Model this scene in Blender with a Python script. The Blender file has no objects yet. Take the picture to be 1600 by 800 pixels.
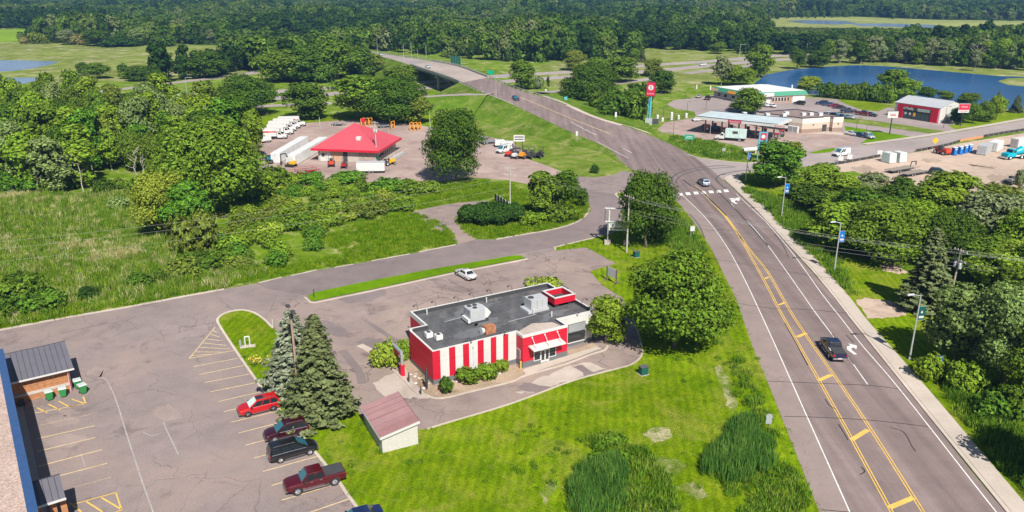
import bpy, bmesh, math, random
import numpy as np
from mathutils import Vector, Matrix, Euler

SC = bpy.context.scene
COL = SC.collection
R = math.radians

# ------------------------------------------------------------------ camera
CAM_H, FPX, HORIZON = 47.0, 1250.0, -32.0          # height, focal length and horizon in 1600 px picture units
TANP = (400 - HORIZON) / FPX
PITCH = math.atan(TANP)
cam_d = bpy.data.cameras.new('Camera')
cam_d.sensor_fit = 'HORIZONTAL'; cam_d.sensor_width = 36.0
cam_d.lens = 36.0 * FPX / 1600.0
cam_d.clip_start = 1.0; cam_d.clip_end = 30000
cam = bpy.data.objects.new('Camera', cam_d); COL.objects.link(cam)
cam.location = (0, 0, CAM_H); cam.rotation_euler = (math.pi / 2 - PITCH, 0, 0)
SC.camera = cam

# ------------------------------------------------------------------ light
SUN_EL = 47.0
SUN_AZ = 162.0            # clockwise from +Y: the sun stands behind the camera, a little to the right
world = bpy.data.worlds.new('World'); SC.world = world; world.use_nodes = True
wn = world.node_tree; wn.nodes.clear()
w_out = wn.nodes.new('ShaderNodeOutputWorld'); w_bg = wn.nodes.new('ShaderNodeBackground')
w_sky = wn.nodes.new('ShaderNodeTexSky'); w_sky.sky_type = 'NISHITA'; w_sky.sun_disc = False
w_sky.sun_elevation = R(SUN_EL); w_sky.sun_rotation = R(SUN_AZ)
w_sky.air_density = 1.0; w_sky.dust_density = 0.6; w_sky.ozone_density = 1.2
w_bg.inputs['Strength'].default_value = 0.055
wn.links.new(w_sky.outputs[0], w_bg.inputs[0]); wn.links.new(w_bg.outputs[0], w_out.inputs[0])
sun_d = bpy.data.lights.new('Sun', 'SUN'); sun_d.energy = 4.9; sun_d.angle = R(0.53); sun_d.color = (1.0, 0.95, 0.87)
sun = bpy.data.objects.new('Sun', sun_d); COL.objects.link(sun)
_sd = Vector((math.sin(R(SUN_AZ)) * math.cos(R(SUN_EL)), math.cos(R(SUN_AZ)) * math.cos(R(SUN_EL)), math.sin(R(SUN_EL))))
sun.rotation_euler = _sd.to_track_quat('Z', 'Y').to_euler(); sun.location = (40, -60, 120)
SC.view_settings.view_transform = 'Standard'; SC.view_settings.look = 'None'
SC.view_settings.exposure = 0.5; SC.view_settings.gamma = 1.0; SC.view_settings.use_curve_mapping = False
SC.render.engine = 'CYCLES'
cy = SC.cycles
cy.max_bounces = 5; cy.diffuse_bounces = 2; cy.glossy_bounces = 2; cy.transmission_bounces = 3; cy.transparent_max_bounces = 6
cy.volume_bounces = 0; cy.caustics_reflective = False; cy.caustics_refractive = False
cy.use_denoising = True
try:
    cy.denoiser = 'OPENIMAGEDENOISE'; cy.denoising_input_passes = 'RGB_ALBEDO_NORMAL'; cy.denoising_prefilter = 'ACCURATE'
except Exception: pass
SC.render.film_transparent = False

# ------------------------------------------------------------------ survey helpers
_cp, _sp = math.cos(PITCH), math.sin(PITCH)
def G(x, y, z=0.0):
    """surveyed plan position: where the sight line through picture point (x, y) meets height z"""
    u, v = x - 800.0, y - 400.0
    dy, dz = FPX * _cp - v * _sp, -FPX * _sp - v * _cp
    t = (z - CAM_H) / dz
    return Vector((u * t, dy * t, z))
def PX(p):
    zr = p[2] - CAM_H
    fw = p[1] * _cp - zr * _sp; dn = -p[1] * _sp - zr * _cp
    return (800 + FPX * p[0] / fw, 400 + FPX * dn / fw)
def height_at(base, ytop):
    lo, hi = 0.0, 60.0
    for _ in range(40):
        m = (lo + hi) / 2
        if PX((base[0], base[1], base[2] + m))[1] > ytop: lo = m
        else: hi = m
    return lo
def scale_at(p):
    """metres per picture pixel at p"""
    return (p[1] * _cp - (p[2] - CAM_H) * _sp) / FPX
def GP(pts, z=0.0): return [G(q[0], q[1], q[2] if len(q) > 2 else z) for q in pts]
def heading(a, b): return math.atan2(b[1] - a[1], b[0] - a[0])
def inside(x, y, poly):
    c = False; n = len(poly); j = n - 1
    for i in range(n):
        xi, yi = poly[i][0], poly[i][1]; xj, yj = poly[j][0], poly[j][1]
        if (yi > y) != (yj > y) and x < (xj - xi) * (y - yi) / (yj - yi) + xi: c = not c
        j = i
    return c

# ------------------------------------------------------------------ object helpers
def tag(o, label=None, cat=None, group=None, kind=None):
    if label: o['label'] = label
    if cat: o['category'] = cat
    if group: o['group'] = group
    if kind: o['kind'] = kind
    return o
def thing(name, label, cat, loc=(0, 0, 0), rz=0.0, group=None, scale=None):
    o = bpy.data.objects.new(name, None); COL.objects.link(o)
    o.empty_display_size = 0.3
    o.location = loc; o.rotation_euler = (0, 0, rz)
    if scale is not None: o.scale = scale if hasattr(scale, '__len__') else (scale,) * 3
    return tag(o, label, cat, group)
def link(name, me, parent=None, color=None):
    o = bpy.data.objects.new(name, me); COL.objects.link(o)
    if parent is not None: o.parent = parent
    if color is not None: o.color = (*color, 1)
    return o
def copy_tree(o, parent=None, color=None):
    c = o.copy(); COL.objects.link(c); c.parent = parent
    if color is not None and 'paint' in o: c.color = (*color, 1)
    for ch in o.children: copy_tree(ch, c, color)
    return c

class MB:
    """collects faces, builds ONE mesh object"""
    def __init__(s): s.v = []; s.f = []; s.m = []; s.mats = []; s.cur = 0
    def mat(s, m):
        if m not in s.mats: s.mats.append(m)
        s.cur = s.mats.index(m); return s
    def face(s, pts):
        i = len(s.v); s.v.extend([tuple(p) for p in pts]); s.f.append(tuple(range(i, i + len(pts)))); s.m.append(s.cur); return s
    def raw(s, vs, fs):
        i = len(s.v); s.v.extend([tuple(p) for p in vs])
        for f in fs: s.f.append(tuple(i + k for k in f)); s.m.append(s.cur)
        return s
    def box(s, x0, x1, y0, y1, z0, z1):
        vs = [(x0, y0, z0), (x1, y0, z0), (x1, y1, z0), (x0, y1, z0), (x0, y0, z1), (x1, y0, z1), (x1, y1, z1), (x0, y1, z1)]
        return s.raw(vs, [(0, 3, 2, 1), (4, 5, 6, 7), (0, 1, 5, 4), (1, 2, 6, 5), (2, 3, 7, 6), (3, 0, 4, 7)])
    def hexa(s, b, t):
        return s.raw(list(b) + list(t), [(0, 3, 2, 1), (4, 5, 6, 7), (0, 1, 5, 4), (1, 2, 6, 5), (2, 3, 7, 6), (3, 0, 4, 7)])
    def prism(s, poly, z0, z1):
        n = len(poly)
        vs = [(p[0], p[1], z0) for p in poly] + [(p[0], p[1], z1) for p in poly]
        area = sum(poly[i][0] * poly[(i + 1) % n][1] - poly[(i + 1) % n][0] * poly[i][1] for i in range(n))
        fs = [tuple(range(n - 1, -1, -1)), tuple(range(n, 2 * n))] + [(i, (i + 1) % n, n + (i + 1) % n, n + i) for i in range(n)]
        if area < 0: fs = [tuple(reversed(f)) for f in fs]
        return s.raw(vs, fs)
    def extrude_y(s, poly, y0, y1):
        """poly in (x, z), extruded along y"""
        n = len(poly)
        vs = [(p[0], y0, p[1]) for p in poly] + [(p[0], y1, p[1]) for p in poly]
        area = sum(poly[i][0] * poly[(i + 1) % n][1] - poly[(i + 1) % n][0] * poly[i][1] for i in range(n))
        fs = [tuple(range(n)), tuple(range(2 * n - 1, n - 1, -1))] + [(i, n + i, n + (i + 1) % n, (i + 1) % n) for i in range(n)]
        if area < 0: fs = [tuple(reversed(f)) for f in fs]
        return s.raw(vs, fs)
    def tube(s, p0, p1, r0, r1=None, n=8, cap=True):
        r1 = r0 if r1 is None else r1
        p0, p1 = Vector(p0), Vector(p1); d = (p1 - p0)
        if d.length < 1e-6: return s
        q = d.to_track_quat('Z', 'Y')
        vs = []
        for p, r in ((p0, r0), (p1, r1)):
            for k in range(n):
                a = 2 * math.pi * k / n
                vs.append(p + q @ Vector((math.cos(a) * r, math.sin(a) * r, 0)))
        fs = [(k, (k + 1) % n, n + (k + 1) % n, n + k) for k in range(n)]
        if cap: fs += [tuple(range(n - 1, -1, -1)), tuple(range(n, 2 * n))]
        return s.raw(vs, fs)
    def pipe(s, pts, r, n=6):
        for a, b in zip(pts, pts[1:]): s.tube(a, b, r, r, n)
        return s
    def disc(s, c, axis, r, n=16):
        q = Vector(axis).to_track_quat('Z', 'Y'); c = Vector(c)
        return s.face([c + q @ Vector((math.cos(2 * math.pi * k / n) * r, math.sin(2 * math.pi * k / n) * r, 0)) for k in range(n)])
    def lathe(s, prof, n=12, c=(0, 0)):
        """prof: (r, z) up; around z"""
        vs = []; fs = []
        for r, z in prof:
            for k in range(n):
                a = 2 * math.pi * k / n; vs.append((c[0] + math.cos(a) * r, c[1] + math.sin(a) * r, z))
        for i in range(len(prof) - 1):
            for k in range(n): fs.append((i * n + k, i * n + (k + 1) % n, (i + 1) * n + (k + 1) % n, (i + 1) * n + k))
        fs.append(tuple(range(n - 1, -1, -1))); fs.append(tuple(range((len(prof) - 1) * n, len(prof) * n)))
        return s.raw(vs, fs)
    def mesh(s, name, mat=None, smooth=False, bevel=0.0):
        me = bpy.data.meshes.new(name); me.from_pydata(s.v, [], s.f)
        if s.mats:
            for m in s.mats: me.materials.append(M(m))
            me.polygons.foreach_set('material_index', s.m)
        elif mat: me.materials.append(M(mat))
        if bevel > 0:
            bm = bmesh.new(); bm.from_mesh(me)
            bmesh.ops.remove_doubles(bm, verts=bm.verts, dist=1e-4)
            es = [e for e in bm.edges if len(e.link_faces) == 2 and e.calc_face_angle(0) > 0.5]
            bmesh.ops.bevel(bm, geom=es, offset=bevel, segments=2, affect='EDGES', clamp_overlap=True, material=-1)
            bm.to_mesh(me); bm.free()
        if smooth:
            me.polygons.foreach_set('use_smooth', [True] * len(me.polygons))
            try: me.set_sharp_from_angle(angle=R(38))
            except Exception: pass
        me.update(); return me
    def build(s, name, mat=None, parent=None, smooth=False, bevel=0.0, color=None):
        return link(name, s.mesh(name, mat, smooth, bevel), parent, color)

def sheet(name, pts, z, mat, parent=None, kind='structure'):
    m = MB(); m.face([(p[0], p[1], z) for p in pts]); 
    o = m.build(name, mat, parent)
    if parent is None and kind: o['kind'] = kind
    return o
def rough(px, amp, n=5, seed=1):
    """ragged outline: each edge broken and shifted by up to amp of the local pixel footprint"""
    r = random.Random(seed + int(px[0][0])); out = []
    for i in range(len(px)):
        a, b = px[i], px[(i + 1) % len(px)]; L = math.hypot(b[0] - a[0], b[1] - a[1])
        for k in range(n):
            t = (k + r.uniform(-.3, .3)) / n; s = amp * L * .22; out.append((a[0] + (b[0] - a[0]) * t + r.uniform(-s, s), a[1] + (b[1] - a[1]) * t + r.uniform(-s, s) * .5))
    return out
def fix_up(me):
    """turn faces of a flat sheet upward"""
    for p in me.polygons:
        if p.normal.z < 0: p.flip()

def catmull(pts, n):
    P = [Vector(p) for p in pts]; out = []
    P = [P[0] * 2 - P[1]] + P + [P[-1] * 2 - P[-2]]
    for i in range(1, len(P) - 2):
        for k in range(n):
            t = k / n; a, b, c, d = P[i - 1], P[i], P[i + 1], P[i + 2]
            out.append(0.5 * ((2 * b) + (c - a) * t + (2 * a - 5 * b + 4 * c - d) * t * t + (3 * b - a - 3 * c + d) * t ** 3))
    out.append(P[-2]); return out
def offset_line(pts, d):
    """parallel line in plan, d metres to the left"""
    out = []
    for i, p in enumerate(pts):
        a = pts[max(i - 1, 0)]; b = pts[min(i + 1, len(pts) - 1)]
        t = Vector((b[0] - a[0], b[1] - a[1])); t = t.normalized() if t.length > 0 else Vector((1, 0))
        z = p[2] if len(p) > 2 else 0
        out.append(Vector((p[0] - t.y * d, p[1] + t.x * d, z)))
    return out
def strip_mesh(m, A, B, dz=0.0):
    for i in range(len(A) - 1):
        m.face([(A[i][0], A[i][1], A[i][2] + dz), (B[i][0], B[i][1], B[i][2] + dz), (B[i + 1][0], B[i + 1][1], B[i + 1][2] + dz), (A[i + 1][0], A[i + 1][1], A[i + 1][2] + dz)])
    return m
def band(name, line, w, z, mat, parent=None, side=0.0):
    """painted line of width w along a plan polyline at height z above it"""
    A = offset_line(line, w / 2 + side); B = offset_line(line, -w / 2 + side)
    m = MB(); strip_mesh(m, A, B, z); o = m.build(name, mat, parent); fix_up(o.data); return o
def kerb(name, line, w, h, mat, parent=None, side=0.0, z0=0.0):
    A = offset_line(line, w / 2 + side); B = offset_line(line, -w / 2 + side); m = MB(); n = len(A)
    vs = []
    for a, b in zip(A, B): vs += [(a[0], a[1], a[2] + z0), (a[0], a[1], a[2] + h), (b[0], b[1], b[2] + h), (b[0], b[1], b[2] + z0)]
    fs = []
    for i in range(n - 1):
        for k in range(3): fs.append((4 * i + k, 4 * i + k + 1, 4 * i + 5 + k, 4 * i + 4 + k))
    fs.append((0, 1, 2, 3)); fs.append((4 * n - 1, 4 * n - 2, 4 * n - 3, 4 * n - 4))
    m.raw(vs, fs); o = m.build(name, mat, parent)
    bm = bmesh.new(); bm.from_mesh(o.data); bmesh.ops.recalc_face_normals(bm, faces=bm.faces); bm.to_mesh(o.data); bm.free()
    if parent is None: o['kind'] = 'structure'
    return o
def resample(line, step):
    L = [0.0]
    for a, b in zip(line, line[1:]): L.append(L[-1] + (Vector(b) - Vector(a)).length)
    n = max(1, int(round(L[-1] / step))); out = []
    j = 0
    for k in range(n + 1):
        s = L[-1] * k / n
        while j < len(L) - 2 and L[j + 1] < s: j += 1
        t = (s - L[j]) / max(L[j + 1] - L[j], 1e-9)
        out.append(Vector(line[j]).lerp(Vector(line[j + 1]), t))
    return out
def text(name, body, size, parent, loc, rot, mat, extrude=0.01, align='CENTER', bold=0.0):
    c = bpy.data.curves.new(name, 'FONT'); c.body = body; c.size = size; c.extrude = extrude; c.align_x = align; c.align_y = 'CENTER'
    c.offset = bold; c.resolution_u = 3
    c.materials.append(M(mat)); tmp = bpy.data.objects.new(name, c); COL.objects.link(tmp); bpy.context.view_layer.update()
    me = bpy.data.meshes.new_from_object(tmp.evaluated_get(bpy.context.evaluated_depsgraph_get())); bpy.data.objects.remove(tmp); o = link(name, me, parent)
    o.location = loc; o.rotation_euler = rot; return o
# ------------------------------------------------------------------ materials
MATS = {}
def M(n): return MATS[n]
def _new(name):
    m = bpy.data.materials.new(name); m.use_nodes = True; MATS[name] = m
    nt = m.node_tree; b = nt.nodes['Principled BSDF']; return m, nt, b
def _n(nt, t, **k):
    n = nt.nodes.new(t)
    for a, v in k.items():
        if a.startswith('i_'): n.inputs[int(a[2:])].default_value = v
        else: setattr(n, a, v)
    return n
def noise(nt, scale, detail=4, rough=0.55, vec=None, dist=0.0):
    n = nt.nodes.new('ShaderNodeTexNoise'); n.inputs['Scale'].default_value = scale; n.inputs['Detail'].default_value = detail
    n.inputs['Roughness'].default_value = rough; n.inputs['Distortion'].default_value = dist
    if vec is not None: nt.links.new(vec, n.inputs['Vector'])
    return n.outputs[0]
def ramp(nt, fac, stops, interp='LINEAR'):
    r = nt.nodes.new('ShaderNodeValToRGB'); r.color_ramp.interpolation = interp
    e = r.color_ramp.elements
    while len(e) < len(stops): e.new(0.5)
    for el, (p, c) in zip(e, stops):
        el.position = p; el.color = (*c, 1) if hasattr(c, '__len__') else (c, c, c, 1)
    nt.links.new(fac, r.inputs[0]); return r.outputs[0]
def mix(nt, fac, a, b, mode='MIX'):
    m = nt.nodes.new('ShaderNodeMix'); m.data_type = 'RGBA'; m.blend_type = mode
    for s, v in ((m.inputs[0], fac), (m.inputs[6], a), (m.inputs[7], b)):
        if hasattr(v, 'is_output'): nt.links.new(v, s)
        elif hasattr(v, '__len__'): s.default_value = (*v, 1)
        elif s == m.inputs[0]: s.default_value = v
        else: s.default_value = (v, v, v, 1)
    return m.outputs[2]
def pos(nt):
    return nt.nodes.new('ShaderNodeNewGeometry').outputs['Position']
def bump(nt, b, h, strength, dist=0.05):
    n = nt.nodes.new('ShaderNodeBump'); n.inputs['Strength'].default_value = strength; n.inputs['Distance'].default_value = dist
    nt.links.new(h, n.inputs['Height']); nt.links.new(n.outputs[0], b.inputs['Normal'])
def scaled(nt, vec, s, rz=0.0):
    m = nt.nodes.new('ShaderNodeMapping'); m.inputs['Scale'].default_value = s; m.inputs['Rotation'].default_value = (0, 0, rz)
    nt.links.new(vec, m.inputs['Vector']); return m.outputs[0]

def plain(name, c, rough=0.6, metal=0.0, var=0.12, scale=1.5, spec=0.5, dirt=0.0, coat=0.0):
    """object colour with soft uneven wear"""
    m, nt, b = _new(name); p = pos(nt)
    n = noise(nt, scale, 5, 0.6, p)
    lo = tuple(x * (1 - var) for x in c); hi = tuple(min(1, x * (1 + var)) for x in c)
    col = ramp(nt, n, [(0.3, lo), (0.7, hi)])
    if dirt:
        d = ramp(nt, noise(nt, 0.45, 6, 0.7, p), [(0.45, 0.0), (0.75, 1.0)])
        f = nt.nodes.new('ShaderNodeMath'); f.operation = 'MULTIPLY'; f.inputs[1].default_value = dirt
        nt.links.new(d, f.inputs[0]); col = mix(nt, f.outputs[0], col, (0.12, 0.1, 0.08))
    nt.links.new(col, b.inputs['Base Color']); b.inputs['Roughness'].default_value = rough; b.inputs['Metallic'].default_value = metal
    b.inputs['Specular IOR Level'].default_value = spec
    if coat: b.inputs['Coat Weight'].default_value = coat; b.inputs['Coat Roughness'].default_value = 0.08
    return m

def asphalt(name, c0, c1, patch=(0.07, 0.065, 0.065), patch_amt=0.5, crack=0.5, streak=None, fine=0.25, warm=None, tone=None):
    tn = tone or ((1.02, 0.93, 0.87) if 'concrete' in name or name in ('dirt', 'mulch', 'membrane', 'brown_soil', 'gravel_roof_mat') else (1.02, 0.91, 0.87))
    k_ = lambda c: tuple(a * b_ for a, b_ in zip(c, tn)) if c else c
    c0, c1, patch, warm = k_(c0), k_(c1), k_(patch), k_(warm)
    m, nt, b = _new(name); p = pos(nt)
    big = noise(nt, 0.035, 5, 0.6, p); mid = noise(nt, 0.35, 6, 0.65, p); fn = noise(nt, 6.0, 3, 0.7, p)
    col = ramp(nt, mid, [(0.25, c0), (0.75, c1)])
    if warm: col = mix(nt, ramp(nt, noise(nt, 0.09, 5, 0.65, p, 0.6), [(0.45, 0.0), (0.68, 1.0)]), col, warm)
    pm = ramp(nt, noise(nt, 0.11, 7, 0.68, p, 1.2), [(0.56, 0.0), (0.68, patch_amt)])
    col = mix(nt, pm, col, patch)
    col = mix(nt, 0.5, col, ramp(nt, big, [(0.3, 0.35), (0.7, 0.65)]), 'OVERLAY')
    if streak is not None:
        st = noise(nt, 1.0, 3, 0.5, scaled(nt, p, (0.75, 0.012, 1), streak))
        col = mix(nt, 0.8, col, ramp(nt, st, [(0.3, 0.36), (0.7, 0.62)]), 'OVERLAY')
    if crack:
        v = nt.nodes.new('ShaderNodeTexVoronoi'); v.feature = 'DISTANCE_TO_EDGE'; v.inputs['Scale'].default_value = 0.17
        wv = nt.nodes.new('ShaderNodeVectorMath'); wv.operation = 'ADD'
        nz = nt.nodes.new('ShaderNodeTexNoise'); nz.inputs['Scale'].default_value = 0.5; nz.inputs['Detail'].default_value = 6
        nt.links.new(p, nz.inputs['Vector'])
        sc = nt.nodes.new('ShaderNodeVectorMath'); sc.operation = 'SCALE'; sc.inputs['Scale'].default_value = 2.2
        nt.links.new(nz.outputs['Color'], sc.inputs[0]); nt.links.new(p, wv.inputs[0]); nt.links.new(sc.outputs[0], wv.inputs[1])
        nt.links.new(wv.outputs[0], v.inputs['Vector'])
        cm = ramp(nt, v.outputs['Distance'], [(0.0, crack), (0.012, 0.0)])
        msk = ramp(nt, noise(nt, 0.06, 3, 0.5, p), [(0.45, 0.0), (0.6, 1.0)])
        mm = nt.nodes.new('ShaderNodeMath'); mm.operation = 'MULTIPLY'; nt.links.new(cm, mm.inputs[0]); nt.links.new(msk, mm.inputs[1])
        col = mix(nt, mm.outputs[0], col, (0.035, 0.033, 0.033))
    col = mix(nt, fine, col, ramp(nt, fn, [(0.25, 0.2), (0.75, 0.8)]), 'OVERLAY')
    nt.links.new(col, b.inputs['Base Color']); b.inputs['Roughness'].default_value = 0.85
    b.inputs['Specular IOR Level'].default_value = 0.3
    bump(nt, b, fn, 0.25, 0.02)
    return m

def grass(name, cols, scale=1.0, tan=None, tan_amt=(0.55, 0.7), stripes=None, fine=0.6, bare=None):
    """cols: dark, mid, light"""
    m, nt, b = _new(name); p = pos(nt)
    mid = noise(nt, 0.28 * scale, 7, 0.68, p, 0.4); big = noise(nt, 0.045 * scale, 5, 0.6, p); fn = noise(nt, 4.5, 5, 0.75, p)
    col = ramp(nt, mid, [(0.28, cols[0]), (0.5, cols[1]), (0.72, cols[2])])
    col = mix(nt, 0.7, col, ramp(nt, big, [(0.3, 0.34), (0.7, 0.66)]), 'OVERLAY')
    if stripes is not None:
        w = nt.nodes.new('ShaderNodeTexWave'); w.wave_type = 'BANDS'; w.bands_direction = 'X'; w.inputs['Scale'].default_value = 0.3
        w.inputs['Distortion'].default_value = 3.5; w.inputs['Detail'].default_value = 4; w.inputs['Detail Scale'].default_value = 2.5
        nt.links.new(scaled(nt, p, (1, 1, 1), stripes), w.inputs['Vector'])
        col = mix(nt, 0.45, col, ramp(nt, w.outputs[0], [(0.2, 0.38), (0.8, 0.62)]), 'OVERLAY')
    if tan is not None:
        t = ramp(nt, noise(nt, 0.16 * scale, 8, 0.72, p, 0.8), [(tan_amt[0], 0.0), (tan_amt[1], 1.0)])
        col = mix(nt, t, col, tan)
    if bare is not None:
        t = ramp(nt, noise(nt, 0.5, 8, 0.75, p, 0.5), [(0.66, 0.0), (0.74, 0.8)])
        col = mix(nt, t, col, bare)
    col = mix(nt, fine, col, ramp(nt, fn, [(0.28, 0.18), (0.72, 0.82)]), 'OVERLAY')
    nt.links.new(col, b.inputs['Base Color']); b.inputs['Roughness'].default_value = 1.0; b.inputs['Specular IOR Level'].default_value = 0.0
    bump(nt, b, fn, 0.6, 0.12)
    return m

def leaf(name, tint=None, spread=0.35, trans=0.3):
    """foliage: tinted by the object's own colour, each leaf a little different"""
    m = bpy.data.materials.new(name); m.use_nodes = True; MATS[name] = m
    nt = m.node_tree; nt.nodes.clear(); out = nt.nodes.new('ShaderNodeOutputMaterial')
    if tint is None:
        base = nt.nodes.new('ShaderNodeObjectInfo').outputs['Color']
    else:
        oi = nt.nodes.new('ShaderNodeObjectInfo').outputs['Random']; base = ramp(nt, oi, tint)
    isl = nt.nodes.new('ShaderNodeNewGeometry').outputs['Random Per Island']
    hsv = nt.nodes.new('ShaderNodeHueSaturation')
    mr = nt.nodes.new('ShaderNodeMapRange'); mr.inputs[3].default_value = 1 - spread; mr.inputs[4].default_value = 1 + spread
    nt.links.new(isl, mr.inputs[0]); nt.links.new(mr.outputs[0], hsv.inputs['Value'])
    mr2 = nt.nodes.new('ShaderNodeMapRange'); mr2.inputs[3].default_value = 0.485; mr2.inputs[4].default_value = 0.515
    wn_ = nt.nodes.new('ShaderNodeTexWhiteNoise'); wn_.noise_dimensions = '1D'; nt.links.new(isl, wn_.inputs['W'])
    nt.links.new(wn_.outputs['Value'], mr2.inputs[0]); nt.links.new(mr2.outputs[0], hsv.inputs['Hue'])
    nt.links.new(base, hsv.inputs['Color']); col = hsv.outputs[0]
    d = nt.nodes.new('ShaderNodeBsdfDiffuse'); nt.links.new(col, d.inputs[0])
    t = nt.nodes.new('ShaderNodeBsdfTranslucent'); nt.links.new(mix(nt, 1.0, col, (1.15, 1.1, 0.5), 'MULTIPLY'), t.inputs[0])
    ms = nt.nodes.new('ShaderNodeMixShader'); ms.inputs[0].default_value = trans
    nt.links.new(d.outputs[0], ms.inputs[1]); nt.links.new(t.outputs[0], ms.inputs[2])
    nt.links.new(ms.outputs[0], out.inputs[0]); return m

def paint(name):
    """vehicle paint in the object's own colour"""
    m, nt, b = _new(name); oi = nt.nodes.new('ShaderNodeObjectInfo')
    p = pos(nt); d = ramp(nt, noise(nt, 3.0, 4, 0.6, p), [(0.4, 0.94), (0.7, 1.0)])
    nt.links.new(mix(nt, 1.0, oi.outputs['Color'], d, 'MULTIPLY'), b.inputs['Base Color'])
    b.inputs['Roughness'].default_value = 0.3; b.inputs['Metallic'].default_value = 0.15; b.inputs['Coat Weight'].default_value = 1.0; b.inputs['Coat Roughness'].default_value = 0.06
    return m

asphalt('lot_asphalt', (0.205, 0.185, 0.185), (0.275, 0.25, 0.247), patch=(0.14, 0.125, 0.125), patch_amt=0.7, crack=0.6, warm=(0.29, 0.25, 0.233), fine=0.32)
asphalt('worn_asphalt', (0.24, 0.215, 0.205), (0.34, 0.30, 0.285), patch=(0.2, 0.18, 0.175), patch_amt=0.9, crack=0.3, fine=0.3)
asphalt('old_asphalt', (0.215, 0.187, 0.178), (0.315, 0.275, 0.262), patch=(0.115, 0.1, 0.1), patch_amt=0.75, crack=0.75, warm=(0.33, 0.285, 0.255), fine=0.3)
asphalt('dark_asphalt', (0.18, 0.162, 0.166), (0.24, 0.217, 0.22), patch=(0.14, 0.127, 0.13), patch_amt=0.3, crack=0.3, fine=0.2)
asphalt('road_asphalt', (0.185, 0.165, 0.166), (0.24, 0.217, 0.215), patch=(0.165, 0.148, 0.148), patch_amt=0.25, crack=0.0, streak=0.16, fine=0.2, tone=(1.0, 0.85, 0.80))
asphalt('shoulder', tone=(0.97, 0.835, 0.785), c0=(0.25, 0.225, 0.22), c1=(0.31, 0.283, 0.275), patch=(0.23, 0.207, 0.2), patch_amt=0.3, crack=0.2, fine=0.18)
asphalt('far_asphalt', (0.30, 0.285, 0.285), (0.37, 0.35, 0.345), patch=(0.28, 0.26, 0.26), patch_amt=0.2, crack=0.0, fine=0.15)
asphalt('pale_asphalt', (0.27, 0.25, 0.25), (0.345, 0.32, 0.315), patch=(0.22, 0.2, 0.2), patch_amt=0.5, crack=0.3, fine=0.2)
asphalt('deck_concrete', (0.33, 0.30, 0.28), (0.42, 0.385, 0.36), patch=(0.25, 0.225, 0.21), patch_amt=0.4, crack=0.0, fine=0.15)
asphalt('gravel_yard', (0.27, 0.215, 0.195), (0.40, 0.335, 0.31), patch=(0.21, 0.165, 0.15), patch_amt=0.5, crack=0.0, warm=(0.43, 0.375, 0.345), fine=0.3)
asphalt('dirt', (0.40, 0.33, 0.275), (0.55, 0.475, 0.41), patch=(0.25, 0.185, 0.15), patch_amt=0.55, crack=0.0, warm=(0.5, 0.405, 0.325), fine=0.3)
asphalt('scuffed', (0.30, 0.24, 0.19), (0.42, 0.35, 0.29), patch=(0.5, 0.43, 0.37), patch_amt=0.9, crack=0.0, fine=0.4, tone=(1, .93, .87))
asphalt('brown_soil', (0.2, 0.125, 0.095), (0.29, 0.19, 0.15), patch=(0.35, 0.27, 0.21), patch_amt=0.6, crack=0.0, fine=0.35)
asphalt('concrete', (0.40, 0.37, 0.335), (0.52, 0.485, 0.45), patch=(0.30, 0.27, 0.24), patch_amt=0.5, crack=0.0, fine=0.2)
asphalt('walk_concrete', (0.42, 0.395, 0.36), (0.52, 0.49, 0.45), patch=(0.37, 0.335, 0.3), patch_amt=0.4, crack=0.0, fine=0.15)
asphalt('kerb_concrete', (0.42, 0.39, 0.35), (0.56, 0.53, 0.485), patch=(0.3, 0.26, 0.22), patch_amt=0.5, crack=0.0, fine=0.2)
asphalt('gravel_roof_mat', (0.38, 0.31, 0.28), (0.5, 0.42, 0.385), patch=(0.3, 0.25, 0.23), patch_amt=0.4, crack=0.0, fine=0.95)
asphalt('membrane', (0.055, 0.062, 0.072), (0.125, 0.135, 0.15), patch=(0.21, 0.21, 0.21), patch_amt=0.8, crack=0.35, streak=0.55, fine=0.35)
asphalt('roof_grime', (0.10, 0.105, 0.115), (0.17, 0.175, 0.185), patch=(0.075, 0.08, 0.09), patch_amt=0.9, crack=0.2, fine=0.3, tone=(1, 1, 1))
asphalt('brown_roof', (0.2, 0.165, 0.15), (0.27, 0.23, 0.215), patch=(0.16, 0.13, 0.12), patch_amt=0.5, crack=0.0, fine=0.4)
asphalt('mulch', (0.30, 0.24, 0.18), (0.45, 0.375, 0.29), patch=(0.16, 0.13, 0.07), patch_amt=0.8, crack=0.0, fine=0.6)
grass('lawn', ((0.072, 0.14, 0.002), (0.135, 0.215, 0.004), (0.215, 0.27, 0.012)), tan=(0.25, 0.25, 0.045), tan_amt=(0.5, 0.72), stripes=0.12, fine=0.75)
grass('green_lawn', ((0.07, 0.16, 0.003), (0.115, 0.225, 0.004), (0.16, 0.26, 0.008)), fine=0.45)
grass('verge', ((0.08, 0.14, 0.015), (0.13, 0.20, 0.022), (0.22, 0.25, 0.06)), tan=(0.31, 0.28, 0.12), tan_amt=(0.5, 0.68), stripes=-0.9, fine=0.6)
grass('slope_grass', ((0.05, 0.11, 0.008), (0.09, 0.165, 0.012), (0.16, 0.215, 0.03)), tan=(0.27, 0.26, 0.1), tan_amt=(0.5, 0.7), fine=0.6)
grass('meadow', ((0.06, 0.125, 0.006), (0.115, 0.2, 0.01), (0.19, 0.25, 0.03)), tan=(0.36, 0.34, 0.14), tan_amt=(0.5, 0.66), fine=0.75)
grass('far_meadow', ((0.10, 0.14, 0.02), (0.17, 0.215, 0.04), (0.26, 0.28, 0.09)), scale=0.5, tan=(0.42, 0.37, 0.24), tan_amt=(0.5, 0.68), fine=0.4)
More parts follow.
